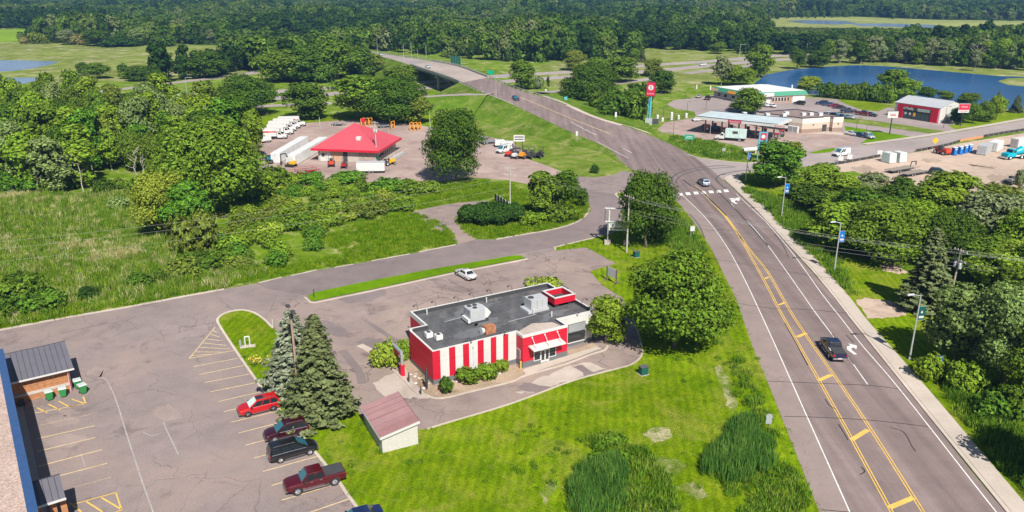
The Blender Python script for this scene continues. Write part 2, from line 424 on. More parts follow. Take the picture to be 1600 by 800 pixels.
grass('far_field', ((0.16, 0.26, 0.02), (0.19, 0.30, 0.025), (0.22, 0.33, 0.03)), scale=0.4, fine=0.2)
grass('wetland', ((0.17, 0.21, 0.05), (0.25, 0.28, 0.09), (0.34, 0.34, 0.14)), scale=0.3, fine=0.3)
grass('dry_field', ((0.40, 0.33, 0.17), (0.46, 0.38, 0.21), (0.5, 0.42, 0.25)), scale=0.3, fine=0.2)
grass('bare_lawn', ((0.08, 0.14, 0.012), (0.14, 0.2, 0.025), (0.24, 0.26, 0.08)), tan=(0.42, 0.37, 0.23), tan_amt=(0.47, 0.6), fine=0.6)
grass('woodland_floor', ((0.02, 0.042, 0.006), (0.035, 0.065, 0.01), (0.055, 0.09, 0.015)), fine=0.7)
leaf('leaves', spread=0.55, trans=0.26); leaf('needles', spread=0.45, trans=0.12)
leaf('forest_leaves', [(0.0, (0.05, 0.105, 0.014)), (0.5, (0.088, 0.165, 0.02)), (1.0, (0.125, 0.21, 0.03))], spread=0.5, trans=0.22)
leaf('forest_dark', [(0.0, (0.022, 0.055, 0.012)), (0.6, (0.038, 0.085, 0.016)), (1.0, (0.055, 0.11, 0.02))], spread=0.5, trans=0.2)
leaf('forest_pale', [(0.0, (0.09, 0.15, 0.025)), (0.6, (0.14, 0.205, 0.04)), (1.0, (0.18, 0.22, 0.09))], spread=0.5, trans=0.22)
leaf('reed_blades', [(0.0, (0.095, 0.20, 0.015)), (0.6, (0.15, 0.28, 0.022)), (1.0, (0.24, 0.34, 0.05))], spread=0.5, trans=0.3)
leaf('dark_reeds', [(0.0, (0.08, 0.20, 0.035)), (0.7, (0.125, 0.27, 0.045)), (1.0, (0.18, 0.32, 0.06))], spread=0.45, trans=0.3)
leaf('marsh_blades', [(0.0, (0.10, 0.20, 0.012)), (0.45, (0.17, 0.29, 0.02)), (0.75, (0.27, 0.34, 0.05)), (1.0, (0.52, 0.50, 0.26))], spread=0.4, trans=0.3)
leaf('straw_blades', [(0.0, (0.34, 0.33, 0.11)), (0.5, (0.48, 0.45, 0.2)), (1.0, (0.62, 0.57, 0.34))], spread=0.3, trans=0.3)
leaf('lawn_blades', [(0.0, (0.10, 0.21, 0.004)), (0.6, (0.17, 0.29, 0.007)), (1.0, (0.26, 0.34, 0.025))], spread=0.35, trans=0.3)
plain('bark', (0.16, 0.125, 0.095), 0.9, var=0.35, scale=4); plain('pale_bark', (0.42, 0.37, 0.31), 0.9, var=0.25, scale=4)
plain('pole_wood', (0.36, 0.31, 0.255), 0.85, var=0.25, scale=3); plain('weathered_pole', (0.46, 0.42, 0.38), 0.8, var=0.15, scale=3)
plain('pink_pole', (0.37, 0.245, 0.205), 0.7, var=0.15, scale=2)
plain('white_paint', (0.64, 0.635, 0.615), 0.5, var=0.05, dirt=0.12); plain('white_line', (0.74, 0.73, 0.70), 0.8, var=0.16, scale=3, dirt=0.3)
plain('faded_white', (0.37, 0.345, 0.33), 0.85, var=0.2, scale=2, dirt=0.3)
plain('yellow_line', (0.72, 0.46, 0.10), 0.8, var=0.15, scale=3, dirt=0.2); plain('pale_yellow_line', (0.68, 0.52, 0.27), 0.85, var=0.2, scale=2, dirt=0.3)
plain('faded_yellow', (0.42, 0.33, 0.22), 0.85, var=0.2, scale=2, dirt=0.3)
plain('tar', (0.035, 0.033, 0.035), 0.6); plain('tyre_mark', (0.095, 0.088, 0.088), 0.8); plain('tyre', (0.022, 0.022, 0.024), 0.8); plain('black', (0.02, 0.02, 0.022), 0.5)
plain('rim', (0.55, 0.56, 0.58), 0.3, metal=0.7, var=0.05); plain('dark_rim', (0.06, 0.06, 0.065), 0.35, metal=0.4)
plain('chrome', (0.7, 0.7, 0.72), 0.2, metal=0.9, var=0.03); plain('grey_plastic', (0.10, 0.10, 0.105), 0.6)
plain('lamp_red', (0.45, 0.015, 0.02), 0.25); plain('lamp_clear', (0.75, 0.76, 0.78), 0.15)
plain('red_wall', (0.52, 0.006, 0.028), 0.6, var=0.05, scale=0.8); plain('white_wall', (0.60, 0.585, 0.56), 0.7, var=0.05, scale=0.6, dirt=0.08)
plain('grey_base', (0.14, 0.145, 0.15), 0.8, var=0.1); plain('white_trim', (0.62, 0.61, 0.595), 0.55, var=0.05, dirt=0.1)
plain('charcoal', (0.05, 0.052, 0.056), 0.7); plain('steel', (0.42, 0.44, 0.46), 0.45, metal=0.4, var=0.1); plain('hvac', (0.50, 0.515, 0.53), 0.5, metal=0.15, var=0.08, dirt=0.12)
plain('hvac_white', (0.66, 0.66, 0.65), 0.5, var=0.06, dirt=0.15)
plain('rust', (0.36, 0.15, 0.075), 0.85, var=0.4, scale=2.5); plain('galv', (0.52, 0.54, 0.55), 0.45, metal=0.3, var=0.08)
plain('pink_roof', (0.36, 0.205, 0.205), 0.55, var=0.1, scale=0.7, dirt=0.06); plain('pink_seam', (0.2, 0.10, 0.10), 0.5)
plain('block_wall', (0.54, 0.515, 0.475), 0.85, var=0.09, scale=5, dirt=0.12); plain('slate_roof', (0.15, 0.145, 0.17), 0.5, metal=0.1, var=0.07, scale=0.6)
plain('seam_dark', (0.065, 0.063, 0.075), 0.5); plain('blue_cap', (0.035, 0.085, 0.21), 0.5, var=0.12); plain('tan_wall', (0.40, 0.37, 0.32), 0.8, var=0.1)
plain('brick', (0.42, 0.19, 0.085), 0.85, var=0.22, scale=2.2); plain('stone_band', (0.50, 0.44, 0.40), 0.8, var=0.12); plain('walk_grey', (0.33, 0.315, 0.295), 0.85, var=0.12, dirt=0.1)
plain('bin_green', (0.03, 0.24, 0.065), 0.45, var=0.15, scale=4); plain('bin_lid', (0.50, 0.55, 0.54), 0.5)
plain('red_roof', (0.54, 0.075, 0.10), 0.55, var=0.07, scale=0.3, dirt=0.05); plain('red_fascia', (0.56, 0.012, 0.035), 0.5)
plain('stone_wall', (0.36, 0.30, 0.25), 0.9, var=0.3, scale=2.5); plain('tan_siding', (0.46, 0.41, 0.36), 0.8, var=0.1); plain('plywood', (0.5, 0.33, 0.22), 0.8, var=0.15)
plain('container_white', (0.68, 0.69, 0.68), 0.55, var=0.07, dirt=0.2); plain('orange', (0.72, 0.30, 0.02), 0.5, var=0.1); plain('machine_yellow', (0.75, 0.42, 0.02), 0.45, var=0.08)
plain('machine_red', (0.62, 0.06, 0.025), 0.45, var=0.1); plain('deep_red', (0.33, 0.015, 0.02), 0.45)
plain('toilet_blue', (0.015, 0.17, 0.55), 0.45, var=0.08); plain('mixer_teal', (0.0, 0.40, 0.52), 0.35, var=0.06); plain('pale_mint', (0.50, 0.66, 0.62), 0.5)
plain('sign_green', (0.0, 0.33, 0.20), 0.4); plain('sign_blue', (0.01, 0.16, 0.52), 0.4); plain('sign_cyan', (0.1, 0.42, 0.58), 0.4); plain('sign_red', (0.55, 0.02, 0.06), 0.4)
plain('navy', (0.012, 0.02, 0.06), 0.45); plain('banner_green', (0.005, 0.09, 0.075), 0.6); plain('wood_deck', (0.27, 0.225, 0.19), 0.9, var=0.25, scale=3)
plain('beige_wall', (0.55, 0.44, 0.35), 0.8, var=0.06); plain('cream_band', (0.72, 0.65, 0.57), 0.7, var=0.04); plain('brown_brick', (0.30, 0.215, 0.165), 0.85, var=0.15)
plain('canopy_roof', (0.50, 0.58, 0.60), 0.5, var=0.15, scale=0.4); plain('mansard_green', (0.05, 0.27, 0.16), 0.6); plain('white_roof', (0.66, 0.655, 0.64), 0.6, var=0.05, scale=0.2)
plain('metal_roof', (0.56, 0.58, 0.60), 0.4, metal=0.2, var=0.06, scale=0.3); plain('grey_siding', (0.36, 0.36, 0.36), 0.8); plain('yellow_sign', (0.8, 0.45, 0.02), 0.5)
plain('wire', (0.16, 0.16, 0.155), 0.5); plain('pale_wire', (0.40, 0.40, 0.37), 0.5); plain('silt_black', (0.045, 0.042, 0.04), 0.9, var=0.3); plain('orange_mesh', (0.62, 0.27, 0.14), 0.8, var=0.2)
plain('rock', (0.5, 0.46, 0.41), 0.9, var=0.25, scale=2); plain('flower', (0.75, 0.55, 0.1), 0.8); plain('bridge_concrete', (0.36, 0.345, 0.32), 0.85, var=0.12, dirt=0.1); plain('girder', (0.16, 0.175, 0.19), 0.7)
plain('teal_sheet', (0.02, 0.2, 0.17), 0.7); plain('sign_back', (0.34, 0.36, 0.37), 0.6)
paint('paint')
_m, _nt, _b = _new('glass'); _b.inputs['Base Color'].default_value = (0.018, 0.024, 0.028, 1); _b.inputs['Roughness'].default_value = 0.06; _b.inputs['Specular IOR Level'].default_value = 0.9
_m, _nt, _b = _new('teal_glass'); _b.inputs['Base Color'].default_value = (0.03, 0.13, 0.17, 1); _b.inputs['Roughness'].default_value = 0.08; _b.inputs['Specular IOR Level'].default_value = 0.9
_m, _nt, _b = _new('shop_glass'); _b.inputs['Base Color'].default_value = (0.02, 0.06, 0.06, 1); _b.inputs['Roughness'].default_value = 0.1; _b.inputs['Specular IOR Level'].default_value = 0.8
def water(name, c, wave=0.35):
    m, nt, b = _new(name); p = pos(nt)
    b.inputs['Base Color'].default_value = (*c, 1); b.inputs['Roughness'].default_value = 0.16; b.inputs['Specular IOR Level'].default_value = 0.5
    col = ramp(nt, noise(nt, 0.02, 5, 0.6, p), [(0.35, c), (0.7, tuple(x * 1.5 for x in c))]); nt.links.new(col, b.inputs['Base Color'])
    bump(nt, b, noise(nt, 0.9, 4, 0.6, p), wave, 0.4)
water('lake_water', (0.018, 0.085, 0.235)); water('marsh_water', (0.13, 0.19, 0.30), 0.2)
# ------------------------------------------------------------------ the setting
def struct(o): o['kind'] = 'structure'; return o
# ground: one sheet to the horizon
m = MB(); m.face([(-9000, -400, 0), (9000, -400, 0), (9000, 12000, 0), (-9000, 12000, 0)])
ground = struct(m.build('ground', 'meadow'))
def flat(name, px, z, mat, parent=None):
    o = sheet(name, GP(px), z, mat, parent); fix_up(o.data); return o
# far and mid land cover
FAR_MEADOW = [(-60, 132), (-60, 66), (60, 66), (160, 72), (300, 71), (420, 74), (420, 115), (330, 118), (240, 128), (150, 128)]
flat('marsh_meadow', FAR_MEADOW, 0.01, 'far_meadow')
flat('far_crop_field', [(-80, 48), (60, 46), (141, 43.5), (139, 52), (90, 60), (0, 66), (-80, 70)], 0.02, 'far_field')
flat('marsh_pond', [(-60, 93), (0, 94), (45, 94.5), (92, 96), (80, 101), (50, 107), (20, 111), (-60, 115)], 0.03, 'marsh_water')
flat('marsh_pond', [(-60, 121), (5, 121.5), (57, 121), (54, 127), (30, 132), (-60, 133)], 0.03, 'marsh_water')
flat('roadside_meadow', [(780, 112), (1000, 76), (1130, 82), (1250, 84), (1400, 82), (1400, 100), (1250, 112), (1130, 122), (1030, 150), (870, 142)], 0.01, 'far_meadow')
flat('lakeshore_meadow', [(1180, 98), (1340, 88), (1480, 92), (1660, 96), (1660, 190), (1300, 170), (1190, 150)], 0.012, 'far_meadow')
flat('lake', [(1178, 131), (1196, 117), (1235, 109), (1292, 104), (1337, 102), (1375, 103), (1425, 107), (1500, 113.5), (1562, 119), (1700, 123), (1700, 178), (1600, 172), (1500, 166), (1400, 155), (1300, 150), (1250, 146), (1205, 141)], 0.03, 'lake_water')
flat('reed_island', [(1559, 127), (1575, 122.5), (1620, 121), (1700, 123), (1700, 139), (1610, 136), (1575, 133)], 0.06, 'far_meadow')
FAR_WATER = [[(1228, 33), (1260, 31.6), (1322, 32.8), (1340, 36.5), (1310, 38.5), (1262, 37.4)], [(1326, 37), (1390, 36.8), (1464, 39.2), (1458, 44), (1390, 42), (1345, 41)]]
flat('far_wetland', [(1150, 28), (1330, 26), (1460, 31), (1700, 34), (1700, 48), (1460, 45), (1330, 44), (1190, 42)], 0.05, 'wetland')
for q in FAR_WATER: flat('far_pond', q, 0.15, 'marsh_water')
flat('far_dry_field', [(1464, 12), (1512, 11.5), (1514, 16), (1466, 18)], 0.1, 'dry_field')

# highway through the background
HWY = {'a': [(-200, 166), (240, 151), (320, 149), (400, 145), (520, 137.5), (640, 130), (720, 124), (800, 117.5), (880, 113), (1000, 103), (1115, 95.5), (1200, 88), (1300, 82.5), (1390, 77.5), (1480, 73)],
       'b': [(-200, 181), (280, 162), (350, 159), (443, 152.5), (560, 144), (660, 137.5), (800, 126.5), (877, 121), (1032, 110), (1112, 102), (1200, 94.5), (1300, 88), (1390, 82), (1480, 77)]}
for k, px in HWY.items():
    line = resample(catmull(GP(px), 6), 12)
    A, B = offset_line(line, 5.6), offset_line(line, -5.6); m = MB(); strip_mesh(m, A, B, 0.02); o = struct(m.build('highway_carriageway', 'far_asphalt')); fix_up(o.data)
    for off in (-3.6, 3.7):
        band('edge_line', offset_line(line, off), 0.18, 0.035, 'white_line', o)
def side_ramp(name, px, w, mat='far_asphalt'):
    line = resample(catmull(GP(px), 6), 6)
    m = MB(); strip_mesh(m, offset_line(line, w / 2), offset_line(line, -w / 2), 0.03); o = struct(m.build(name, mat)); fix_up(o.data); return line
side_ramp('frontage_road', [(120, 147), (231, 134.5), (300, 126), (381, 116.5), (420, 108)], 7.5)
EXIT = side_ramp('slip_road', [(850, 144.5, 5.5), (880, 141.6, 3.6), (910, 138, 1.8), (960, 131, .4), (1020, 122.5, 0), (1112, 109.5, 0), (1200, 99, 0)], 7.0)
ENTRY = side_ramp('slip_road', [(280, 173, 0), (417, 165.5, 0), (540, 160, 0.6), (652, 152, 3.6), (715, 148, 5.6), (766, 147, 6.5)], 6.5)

# main road over the bridge: left edge, right edge, height of the surface
RD = [((1320, 900), (1690, 900), 0), ((1280, 800), (1571, 800), 0), ((1200, 599), (1411, 600), 0), ((1150, 467), (1305, 467), 0), ((1110, 387), (1235, 387), 0),
      ((1075, 335), (1191, 335), 0), ((1050, 306), (1158, 306), 0), ((1015, 283), (1130, 281), 0), ((977, 258), (1085, 246), 0.0), ((950, 232), (1040, 222), 0.7),
      ((905, 212), (985, 200), 1.9), ((857, 190), (930, 184), 3.3), ((800, 163), (865, 157), 5.0), ((762, 147), (815, 142), 6.3), ((745, 141), (790, 133), 6.8),
      ((707, 124), (748, 116), 7.3), ((675, 113), (715, 104), 7.4), ((642, 102), (675, 96), 7.2), ((610, 92), (630, 89), 5.6), ((580, 85.5), (597, 84.0), 3.4), ((550, 80), (563, 78.5), 1.0), ((510, 75), (520, 74), 0.0)]
RL = catmull([G(a[0], a[1], z) for a, b, z in RD], 6); RR = catmull([G(b[0], b[1], z) for a, b, z in RD], 6)
for _p in RL + RR: _p.z = max(_p.z, 0.0)
BR0, BR1 = 15 * 6 - 2, 17 * 6                              # bridge span in samples
m = MB(); strip_mesh(m, RL[:BR0 + 1], RR[:BR0 + 1], 0.03); main_road = struct(m.build('main_road', 'road_asphalt')); fix_up(main_road.data)
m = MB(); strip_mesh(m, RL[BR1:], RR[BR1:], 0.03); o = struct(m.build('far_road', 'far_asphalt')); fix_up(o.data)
# embankments under the raised road
def embank(seq_edge, side, i0, i1, name):
    m = MB(); A = seq_edge[i0:i1 + 1]
    toe = []
    off = offset_line(A, 0.0)
    for i, p in enumerate(A):
        a = A[max(i - 1, 0)]; b = A[min(i + 1, len(A) - 1)]; t = Vector((b[0] - a[0], b[1] - a[1])).normalized()
        toe.append(Vector((p[0] - t.y * side * (1.2 + p[2] * 2.3), p[1] + t.x * side * (1.2 + p[2] * 2.3), 0.012)))
    sh = []
    for i, p in enumerate(A):
        d = toe[i] - p; d.z = 0; d = d.normalized() if d.length > 0 else d
        sh.append(Vector((p[0] + d.x * 1.0, p[1] + d.y * 1.0, p[2] + 0.02)))
    strip_mesh(m, [Vector((p[0], p[1], p[2] + 0.02)) for p in A], sh); strip_mesh(m, sh, toe)
    o = struct(m.build(name, 'slope_grass')); fix_up(o.data); return toe
eL = embank(RL, 1, 8 * 6, BR0, 'embankment'); eR = embank(RR, -1, 8 * 6, BR0, 'embankment')
eL2 = embank(RL, 1, BR1, 21 * 6, 'embankment'); eR2 = embank(RR, -1, BR1, 21 * 6, 'embankment')
m = MB()     # end slopes under the bridge
for idx, eA, eB, k in ((BR0, eL[-1], eR[-1], 1), (BR1, eL2[0], eR2[0], -1)):
    t = (RL[idx + k] - RL[idx]); t.z = 0; t = t.normalized() * (RL[idx].z * 1.5)
    m = MB(); a, b = RL[idx], RR[idx]
    m.face([(a.x, a.y, a.z - 1.3), (b.x, b.y, b.z - 1.3), (b.x + t.x, b.y + t.y, 0.012), (a.x + t.x, a.y + t.y, 0.012)])
    m.face([(a.x, a.y, a.z - 1.3), (a.x + t.x, a.y + t.y, 0.012), eA]); m.face([(b.x, b.y, b.z - 1.3), (b.x + t.x, b.y + t.y, 0.012), eB])
    m.face([(a.x, a.y, a.z), (a.x, a.y, a.z - 1.3), eA]); m.face([(b.x, b.y, b.z), (b.x, b.y, b.z - 1.3), eB])
    o = struct(m.build('embankment', 'slope_grass')); fix_up(o.data)
for ln, w in ((ENTRY, 3.25), (EXIT, 3.5)):    # slip road bank
    for sd in (1, -1):
        A = offset_line(ln, sd * w); toe = [Vector((p.x, p.y, 0.014)) for p in offset_line(ln, sd * w)]
        toe = []
        for i, p in enumerate(ln):
            a = ln[max(i - 1, 0)]; b = ln[min(i + 1, len(ln) - 1)]; t = Vector((b.x - a.x, b.y - a.y)).normalized()
            dd = sd * (w + 0.3 + p.z * 2.4); toe.append(Vector((p.x - t.y * dd, p.y + t.x * dd, 0.014)))
        m = MB(); strip_mesh(m, A, toe, 0.0); o = struct(m.build('embankment', 'slope_grass')); fix_up(o.data)

_e = [q for q in offset_line(EXIT, -3.4) if q.z > 0.3]; _r = [RR[i] for i in range(12 * 6 + 3, 9 * 6, -1)]; _k = min(len(_e), 14)
_e = [_e[int(i * (len(_e) - 1) / (_k - 1))] for i in range(_k)]; _r = [_r[int(i * (len(_r) - 1) / (_k - 1))] for i in range(_k)]
m = MB(); strip_mesh(m, _e, _r, 0.0); o = struct(m.build('embankment', 'slope_grass')); fix_up(o.data)

# the bridge
bridge = thing('overpass_bridge', 'concrete highway overpass carrying the main road, far end of the road', 'bridge')
bl, br = RL[BR0:BR1 + 1], RR[BR0:BR1 + 1]
m = MB(); strip_mesh(m, bl, br, 0.03); o = m.build('deck', 'deck_concrete', bridge); fix_up(o.data)
for e, s in ((bl, 1), (br, -1)):
    A = offset_line(e, s * 0.05)
    m = MB(); vs = []
    for p in A: vs += [(p.x, p.y, p.z - 1.15), (p.x, p.y, p.z - 0.25)]
    m.raw(vs, [(2 * i, 2 * i + 1, 2 * i + 3, 2 * i + 2) for i in range(len(A) - 1)]); m.build('girder', 'girder', bridge)
    kerb('parapet', offset_line(e, s * 0.2), 0.4, 0.75, 'bridge_concrete', bridge, z0=-0.32)
    for k in range(0, len(A) - 1):
        m = MB(); a = A[k]; m.box(a.x - 0.06, a.x + 0.06, a.y - 0.06, a.y + 0.06, a.z + 0.7, a.z + 1.15); m.build('rail_post', 'galv', bridge)
    m = MB(); m.pipe([(p.x, p.y, p.z + 1.12) for p in A], 0.06, 5); m.build('rail', 'galv', bridge)
m = MB(); strip_mesh(m, bl, br, -0.5); m.build('soffit', 'bridge_concrete', bridge)
for f in (0.5,):
    i = int(f * (len(bl) - 1)); a, b = bl[i], br[i]; d = (b - a).normalized()
    m = MB(); q = d.to_track_quat('X', 'Z')
    m.tube(a + d * 0.3 - Vector((0, 0, 1.5)), b - d * 0.3 - Vector((0, 0, 1.5)), 0.7, 0.7, 8); m.build('pier_cap', 'bridge_concrete', bridge)
    for t in (0.1, 0.5, 0.9):
        c = a.lerp(b, t); m = MB(); m.tube((c.x, c.y, 0), (c.x, c.y, c.z - 1.4), 0.62, 0.62, 12); m.build('pier', 'bridge_concrete', bridge, smooth=True)
# guard rails along the approach
for e, s, i0, i1, lab in ((RL, 1, 13 * 6 + 2, BR0, 'galvanised guard rail left of the road before the overpass'), (RR, -1, 12 * 6, BR0, 'galvanised guard rail right of the road before the overpass'), (RR, -1, BR1, 20 * 6, 'galvanised guard rail on the far side beyond the overpass')):
    ln = offset_line(e[i0:i1 + 1], s * 0.5); gr = thing('guard_rail', lab, 'guard rail')
    m = MB(); vs = []
    for p in ln: vs += [(p.x, p.y, p.z + 0.45), (p.x, p.y, p.z + 0.78)]
    m.raw(vs, [(2 * i, 2 * i + 1, 2 * i + 3, 2 * i + 2) for i in range(len(ln) - 1)]); m.build('beam', 'galv', gr)
    for p in resample(ln, 4):
        m = MB(); m.box(p.x - 0.07, p.x + 0.07, p.y - 0.07, p.y + 0.07, p.z - 0.2, p.z + 0.75); m.build('post', 'weathered_pole', gr)

# ------------------------------------------------------------------ near roads, lots and lawns
LOT = [(-120, 540), (0, 516), (100, 497), (200, 480), (300, 461), (350, 452), (400, 443), (475, 426), (575, 409), (650, 395), (715, 382), (745, 374), (775, 374.5), (805, 369), (847, 362), (887, 353), (910, 342), (921, 328), (917, 310), (905, 298), (890, 289),
       (900, 276), (930, 277), (960, 273), (972, 267), (985, 268), (1056, 306), (962, 303), (980, 322), (995, 346), (1010, 420), (1010, 560), (700, 700), (560, 830), (520, 900), (-300, 900), (-300, 600)]
flat('parking_lot', LOT, 0.02, 'lot_asphalt')
flat('service_road', [(400, 443), (475, 426), (575, 409), (650, 395), (715, 382), (745, 374), (775, 374.5), (805, 369), (847, 362), (887, 353), (910, 342), (921, 328), (917, 310), (905, 298), (935, 300), (962, 303), (980, 322), (992, 345), (955, 366), (932, 371), (866, 386), (805, 398), (675, 420), (575, 439), (480, 461), (420, 452)], 0.026, 'dark_asphalt')
flat('loop_drive', [(640, 333), (665, 326), (690, 321), (720, 316.5), (750, 314), (790, 312), (800, 318), (740, 335), (726, 352), (740, 372), (745, 376), (715, 383), (700, 368), (672, 352)], 0.024, 'old_asphalt')
LAWN = [(340, 501), (344, 495), (352, 490), (364, 486.5), (376, 485), (388, 486.5), (400, 491), (413, 500), (426, 513), (470, 545), (520, 590), (556, 640), (585, 680), (664, 671), (700, 661), (800, 631), (897, 595), (975, 574), (990, 568), (1000, 560), (1004, 550), (1000, 530), (990, 502), (980, 483), (972, 465), (940, 445), (922, 424), (963, 412), (917, 387), (868, 391.5), (866, 387), (932, 371), (955, 366), (992, 345), (980, 322), (962, 303), (975, 300.5), (1050, 306), (1075, 335), (1092, 360), (1110, 387), (1128, 423), (1150, 467), (1175, 540), (1200, 599), (1240, 700), (1280, 800), (1320, 900), (630, 900), (546.6, 779), (529.5, 754.4), (496.5, 712.4), (451.5, 658.4), (412.5, 611.6), (370, 553)]
flat('lawn', LAWN, 0.05, 'lawn')
REST_LOT = [(424, 476), (480, 467), (700, 432), (820, 405), (866, 391.5), (917, 387.5), (962, 412), (922, 424), (940, 445), (972, 465), (980, 483), (990, 502), (1000, 530), (1004, 550), (1000, 560), (990, 568), (975, 574), (897, 595), (800, 631), (700, 661), (664, 671), (672, 683), (610, 700), (556, 640), (520, 590), (470, 545), (426, 513), (412, 497)]
flat('restaurant_lot', REST_LOT, 0.024, 'old_asphalt')
flat('concrete_apron', rough([(805, 615), (850, 589), (882, 575), (920, 566), (944, 577), (880, 599), (842, 612)], .45), 0.032, 'concrete')
flat('concrete_apron', rough([(583, 600), (597, 590), (640, 574), (655, 605), (680, 622), (640, 622), (600, 620)], .45), 0.032, 'concrete')
flat('asphalt_patch', rough([(810, 604), (822, 599), (870, 607), (865, 618), (840, 614), (820, 612)], .45), 0.036, 'dark_asphalt')
flat('asphalt_patch', rough([(895, 573), (912, 570), (940, 588), (925, 596)], .45), 0.036, 'dark_asphalt')
STRIP = [(481, 463), (491, 457.5), (575, 440), (675, 421), (800, 400), (812, 399.5), (822, 404), (800, 408), (710, 425), (575, 454), (492, 471), (485, 470)]
flat('grass_strip', STRIP, 0.10, 'green_lawn')
kerb('kerb', GP([(476, 465), (485, 473), (492, 473.5), (575, 456.5), (710, 427), (800, 410), (824, 405)]), 0.32, 0.13, 'kerb_concrete')
ISLAND = [(712, 345), (725, 330), (745, 322), (775, 312), (800, 306), (824, 301), (850, 300), (895, 300), (908, 302), (917, 312), (920, 328), (910, 341), (887, 352), (847, 361), (805, 368), (775, 373.5), (745, 373), (725, 362)]
flat('grass_island', ISLAND, 0.06, 'meadow')
kerb('kerb', GP([(775, 374.5), (805, 369), (847, 362), (870, 357.5), (887, 353), (902, 347), (910, 342), (918, 334), (921, 326)]), 0.3, 0.14, 'kerb_concrete')
kerb('kerb', GP([(-120, 540), (0, 516), (100, 497), (200, 480), (300, 461), (350, 452)]), 0.5, 0.10, 'kerb_concrete')
kerb('kerb', catmull(GP([(426, 513), (413, 500), (400, 491), (388, 486.5), (376, 485), (364, 486.5), (352, 490), (344, 495), (340, 501), (344, 511), (370, 551), (412.5, 611.6), (451.5, 658.4), (496.5, 712.4), (529.5, 754.4), (546.6, 779), (640, 905)]), 4), 0.34, 0.14, 'kerb_concrete')
kerb('kerb', catmull(GP([(980, 487), (990, 503), (1000, 530), (1004, 549), (1000, 560), (990, 568), (975, 574), (897, 595), (800, 631), (700, 661), (668, 671)]), 4), 0.22, 0.13, 'kerb_concrete')
kerb('kerb', GP([(868, 391), (866, 387), (880, 383.5), (932, 371)]), 0.3, 0.12, 'kerb_concrete')
kerb('kerb', catmull(GP([(975, 300), (962, 303.5), (968, 311), (980, 322), (990, 340)]), 4), 0.5, 0.13, 'kerb_concrete')
for a, b in (((405, 442), (440, 433.5)), ((455, 431), (495, 422)), ((523, 418), (552, 413)), ((580, 408), (640, 397)), ((655, 394), (712, 382.5))):
    kerb('kerb', GP([a, b]), 0.28, 0.08, 'kerb_concrete')
# roadside grass triangle, gravel yard, dirt site
flat('rental_yard', [(398, 232), (408, 212), (470, 193), (560, 186), (640, 192), (700, 205), (740, 209), (800, 221), (815, 234), (825, 249), (847, 256), (875, 267), (900, 276), (892, 290), (850, 292), (815, 286), (790, 281), (735, 277), (675, 285), (590, 283), (575, 285), (555, 275), (480, 290), (400, 288)], 0.018, 'gravel_yard')
flat('mown_verge', [(800, 221), (735, 207), (690, 190), (660, 170), (680, 158), (740, 160), (800, 167), (857, 195), (905, 216), (950, 236), (975, 252), (978, 259), (972, 266), (960, 271), (930, 276), (900, 275), (875, 266), (847, 255), (825, 248), (815, 233)], 0.016, 'verge')
flat('mown_verge', [(400, 215), (380, 195), (430, 180), (520, 180), (680, 178), (720, 200), (560, 187), (470, 194)], 0.011, 'lawn')
DIRT = [(1292, 259), (1375, 246), (1437, 237), (1500, 224), (1600, 208), (1700, 196), (1700, 330), (1520, 325), (1400, 312), (1330, 300), (1300, 275)]
flat('construction_site', DIRT, 0.018, 'dirt')
flat('soil_patch', rough([(1310, 279), (1350, 277), (1395, 283), (1400, 296), (1350, 302), (1312, 292)], .45), 0.026, 'brown_soil')
flat('site_grass', rough([(1305, 270), (1335, 268), (1355, 274), (1340, 278), (1310, 278)], .45), 0.03, 'meadow')
# commercial lots to the right
flat('commercial_lot', [(1027, 202), (1035, 207), (1051, 209), (1091, 217), (1122, 221), (1165, 231), (1200, 240), (1262, 247), (1350, 231), (1440, 214), (1500, 205), (1490, 188), (1390, 168), (1310, 155), (1262, 153), (1110, 149), (1052, 157), (1042, 163), (1055, 170), (1085, 174), (1088, 184), (1040, 191)], 0.02, 'pale_asphalt')
flat('fuel_forecourt', [(1027, 202), (1035, 206), (1051, 208), (1091, 216), (1122, 220), (1165, 230), (1230, 241), (1340, 224), (1320, 206), (1230, 196), (1088, 186), (1040, 191)], 0.026, 'gravel_yard')
flat('pavement_apron', [(1180, 205), (1215, 203), (1245, 207), (1330, 212), (1322, 208), (1240, 200)], 0.03, 'concrete')
for q, mt in (([(1287, 178.5), (1330, 184), (1375, 190), (1450, 201), (1483, 206), (1450, 208.5), (1400, 201.5), (1320, 191)], 'verge'), ([(1320, 197), (1362, 204), (1427, 214), (1395, 221), (1352, 227), (1345, 224), (1362, 212), (1322, 206)], 'green_lawn'),
          ([(1300, 150), (1345, 152), (1392, 166), (1372, 174), (1347, 172), (1318, 161)], 'lawn'), ([(1016, 190), (1024, 166), (1042, 163.5), (1055, 170.5), (1085, 175), (1086, 183), (1040, 190), (1026, 200)], 'verge'), ([(1263, 239), (1285, 234), (1303, 231), (1305, 234), (1297, 238), (1275, 240)], 'green_lawn'),
          ([(1480, 196), (1520, 186), (1600, 170), (1700, 160), (1700, 178), (1600, 186), (1500, 205)], 'lawn')):
    flat('grass_island', q, 0.05, mt)
flat('mown_verge', [(877, 162), (930, 187), (1000, 206), (1028, 219), (1078, 244), (1112, 251), (1162, 255), (1185, 250), (1165, 231), (1122, 221), (1091, 217), (1051, 209), (1030, 204), (1014, 196), (980, 186), (930, 168), (880, 152), (850, 149)], 0.016, 'verge')
flat('driveway', [(1320, 191), (1400, 201.5), (1450, 209), (1465, 211), (1430, 215), (1362, 204), (1318, 197)], 0.027, 'pale_asphalt')
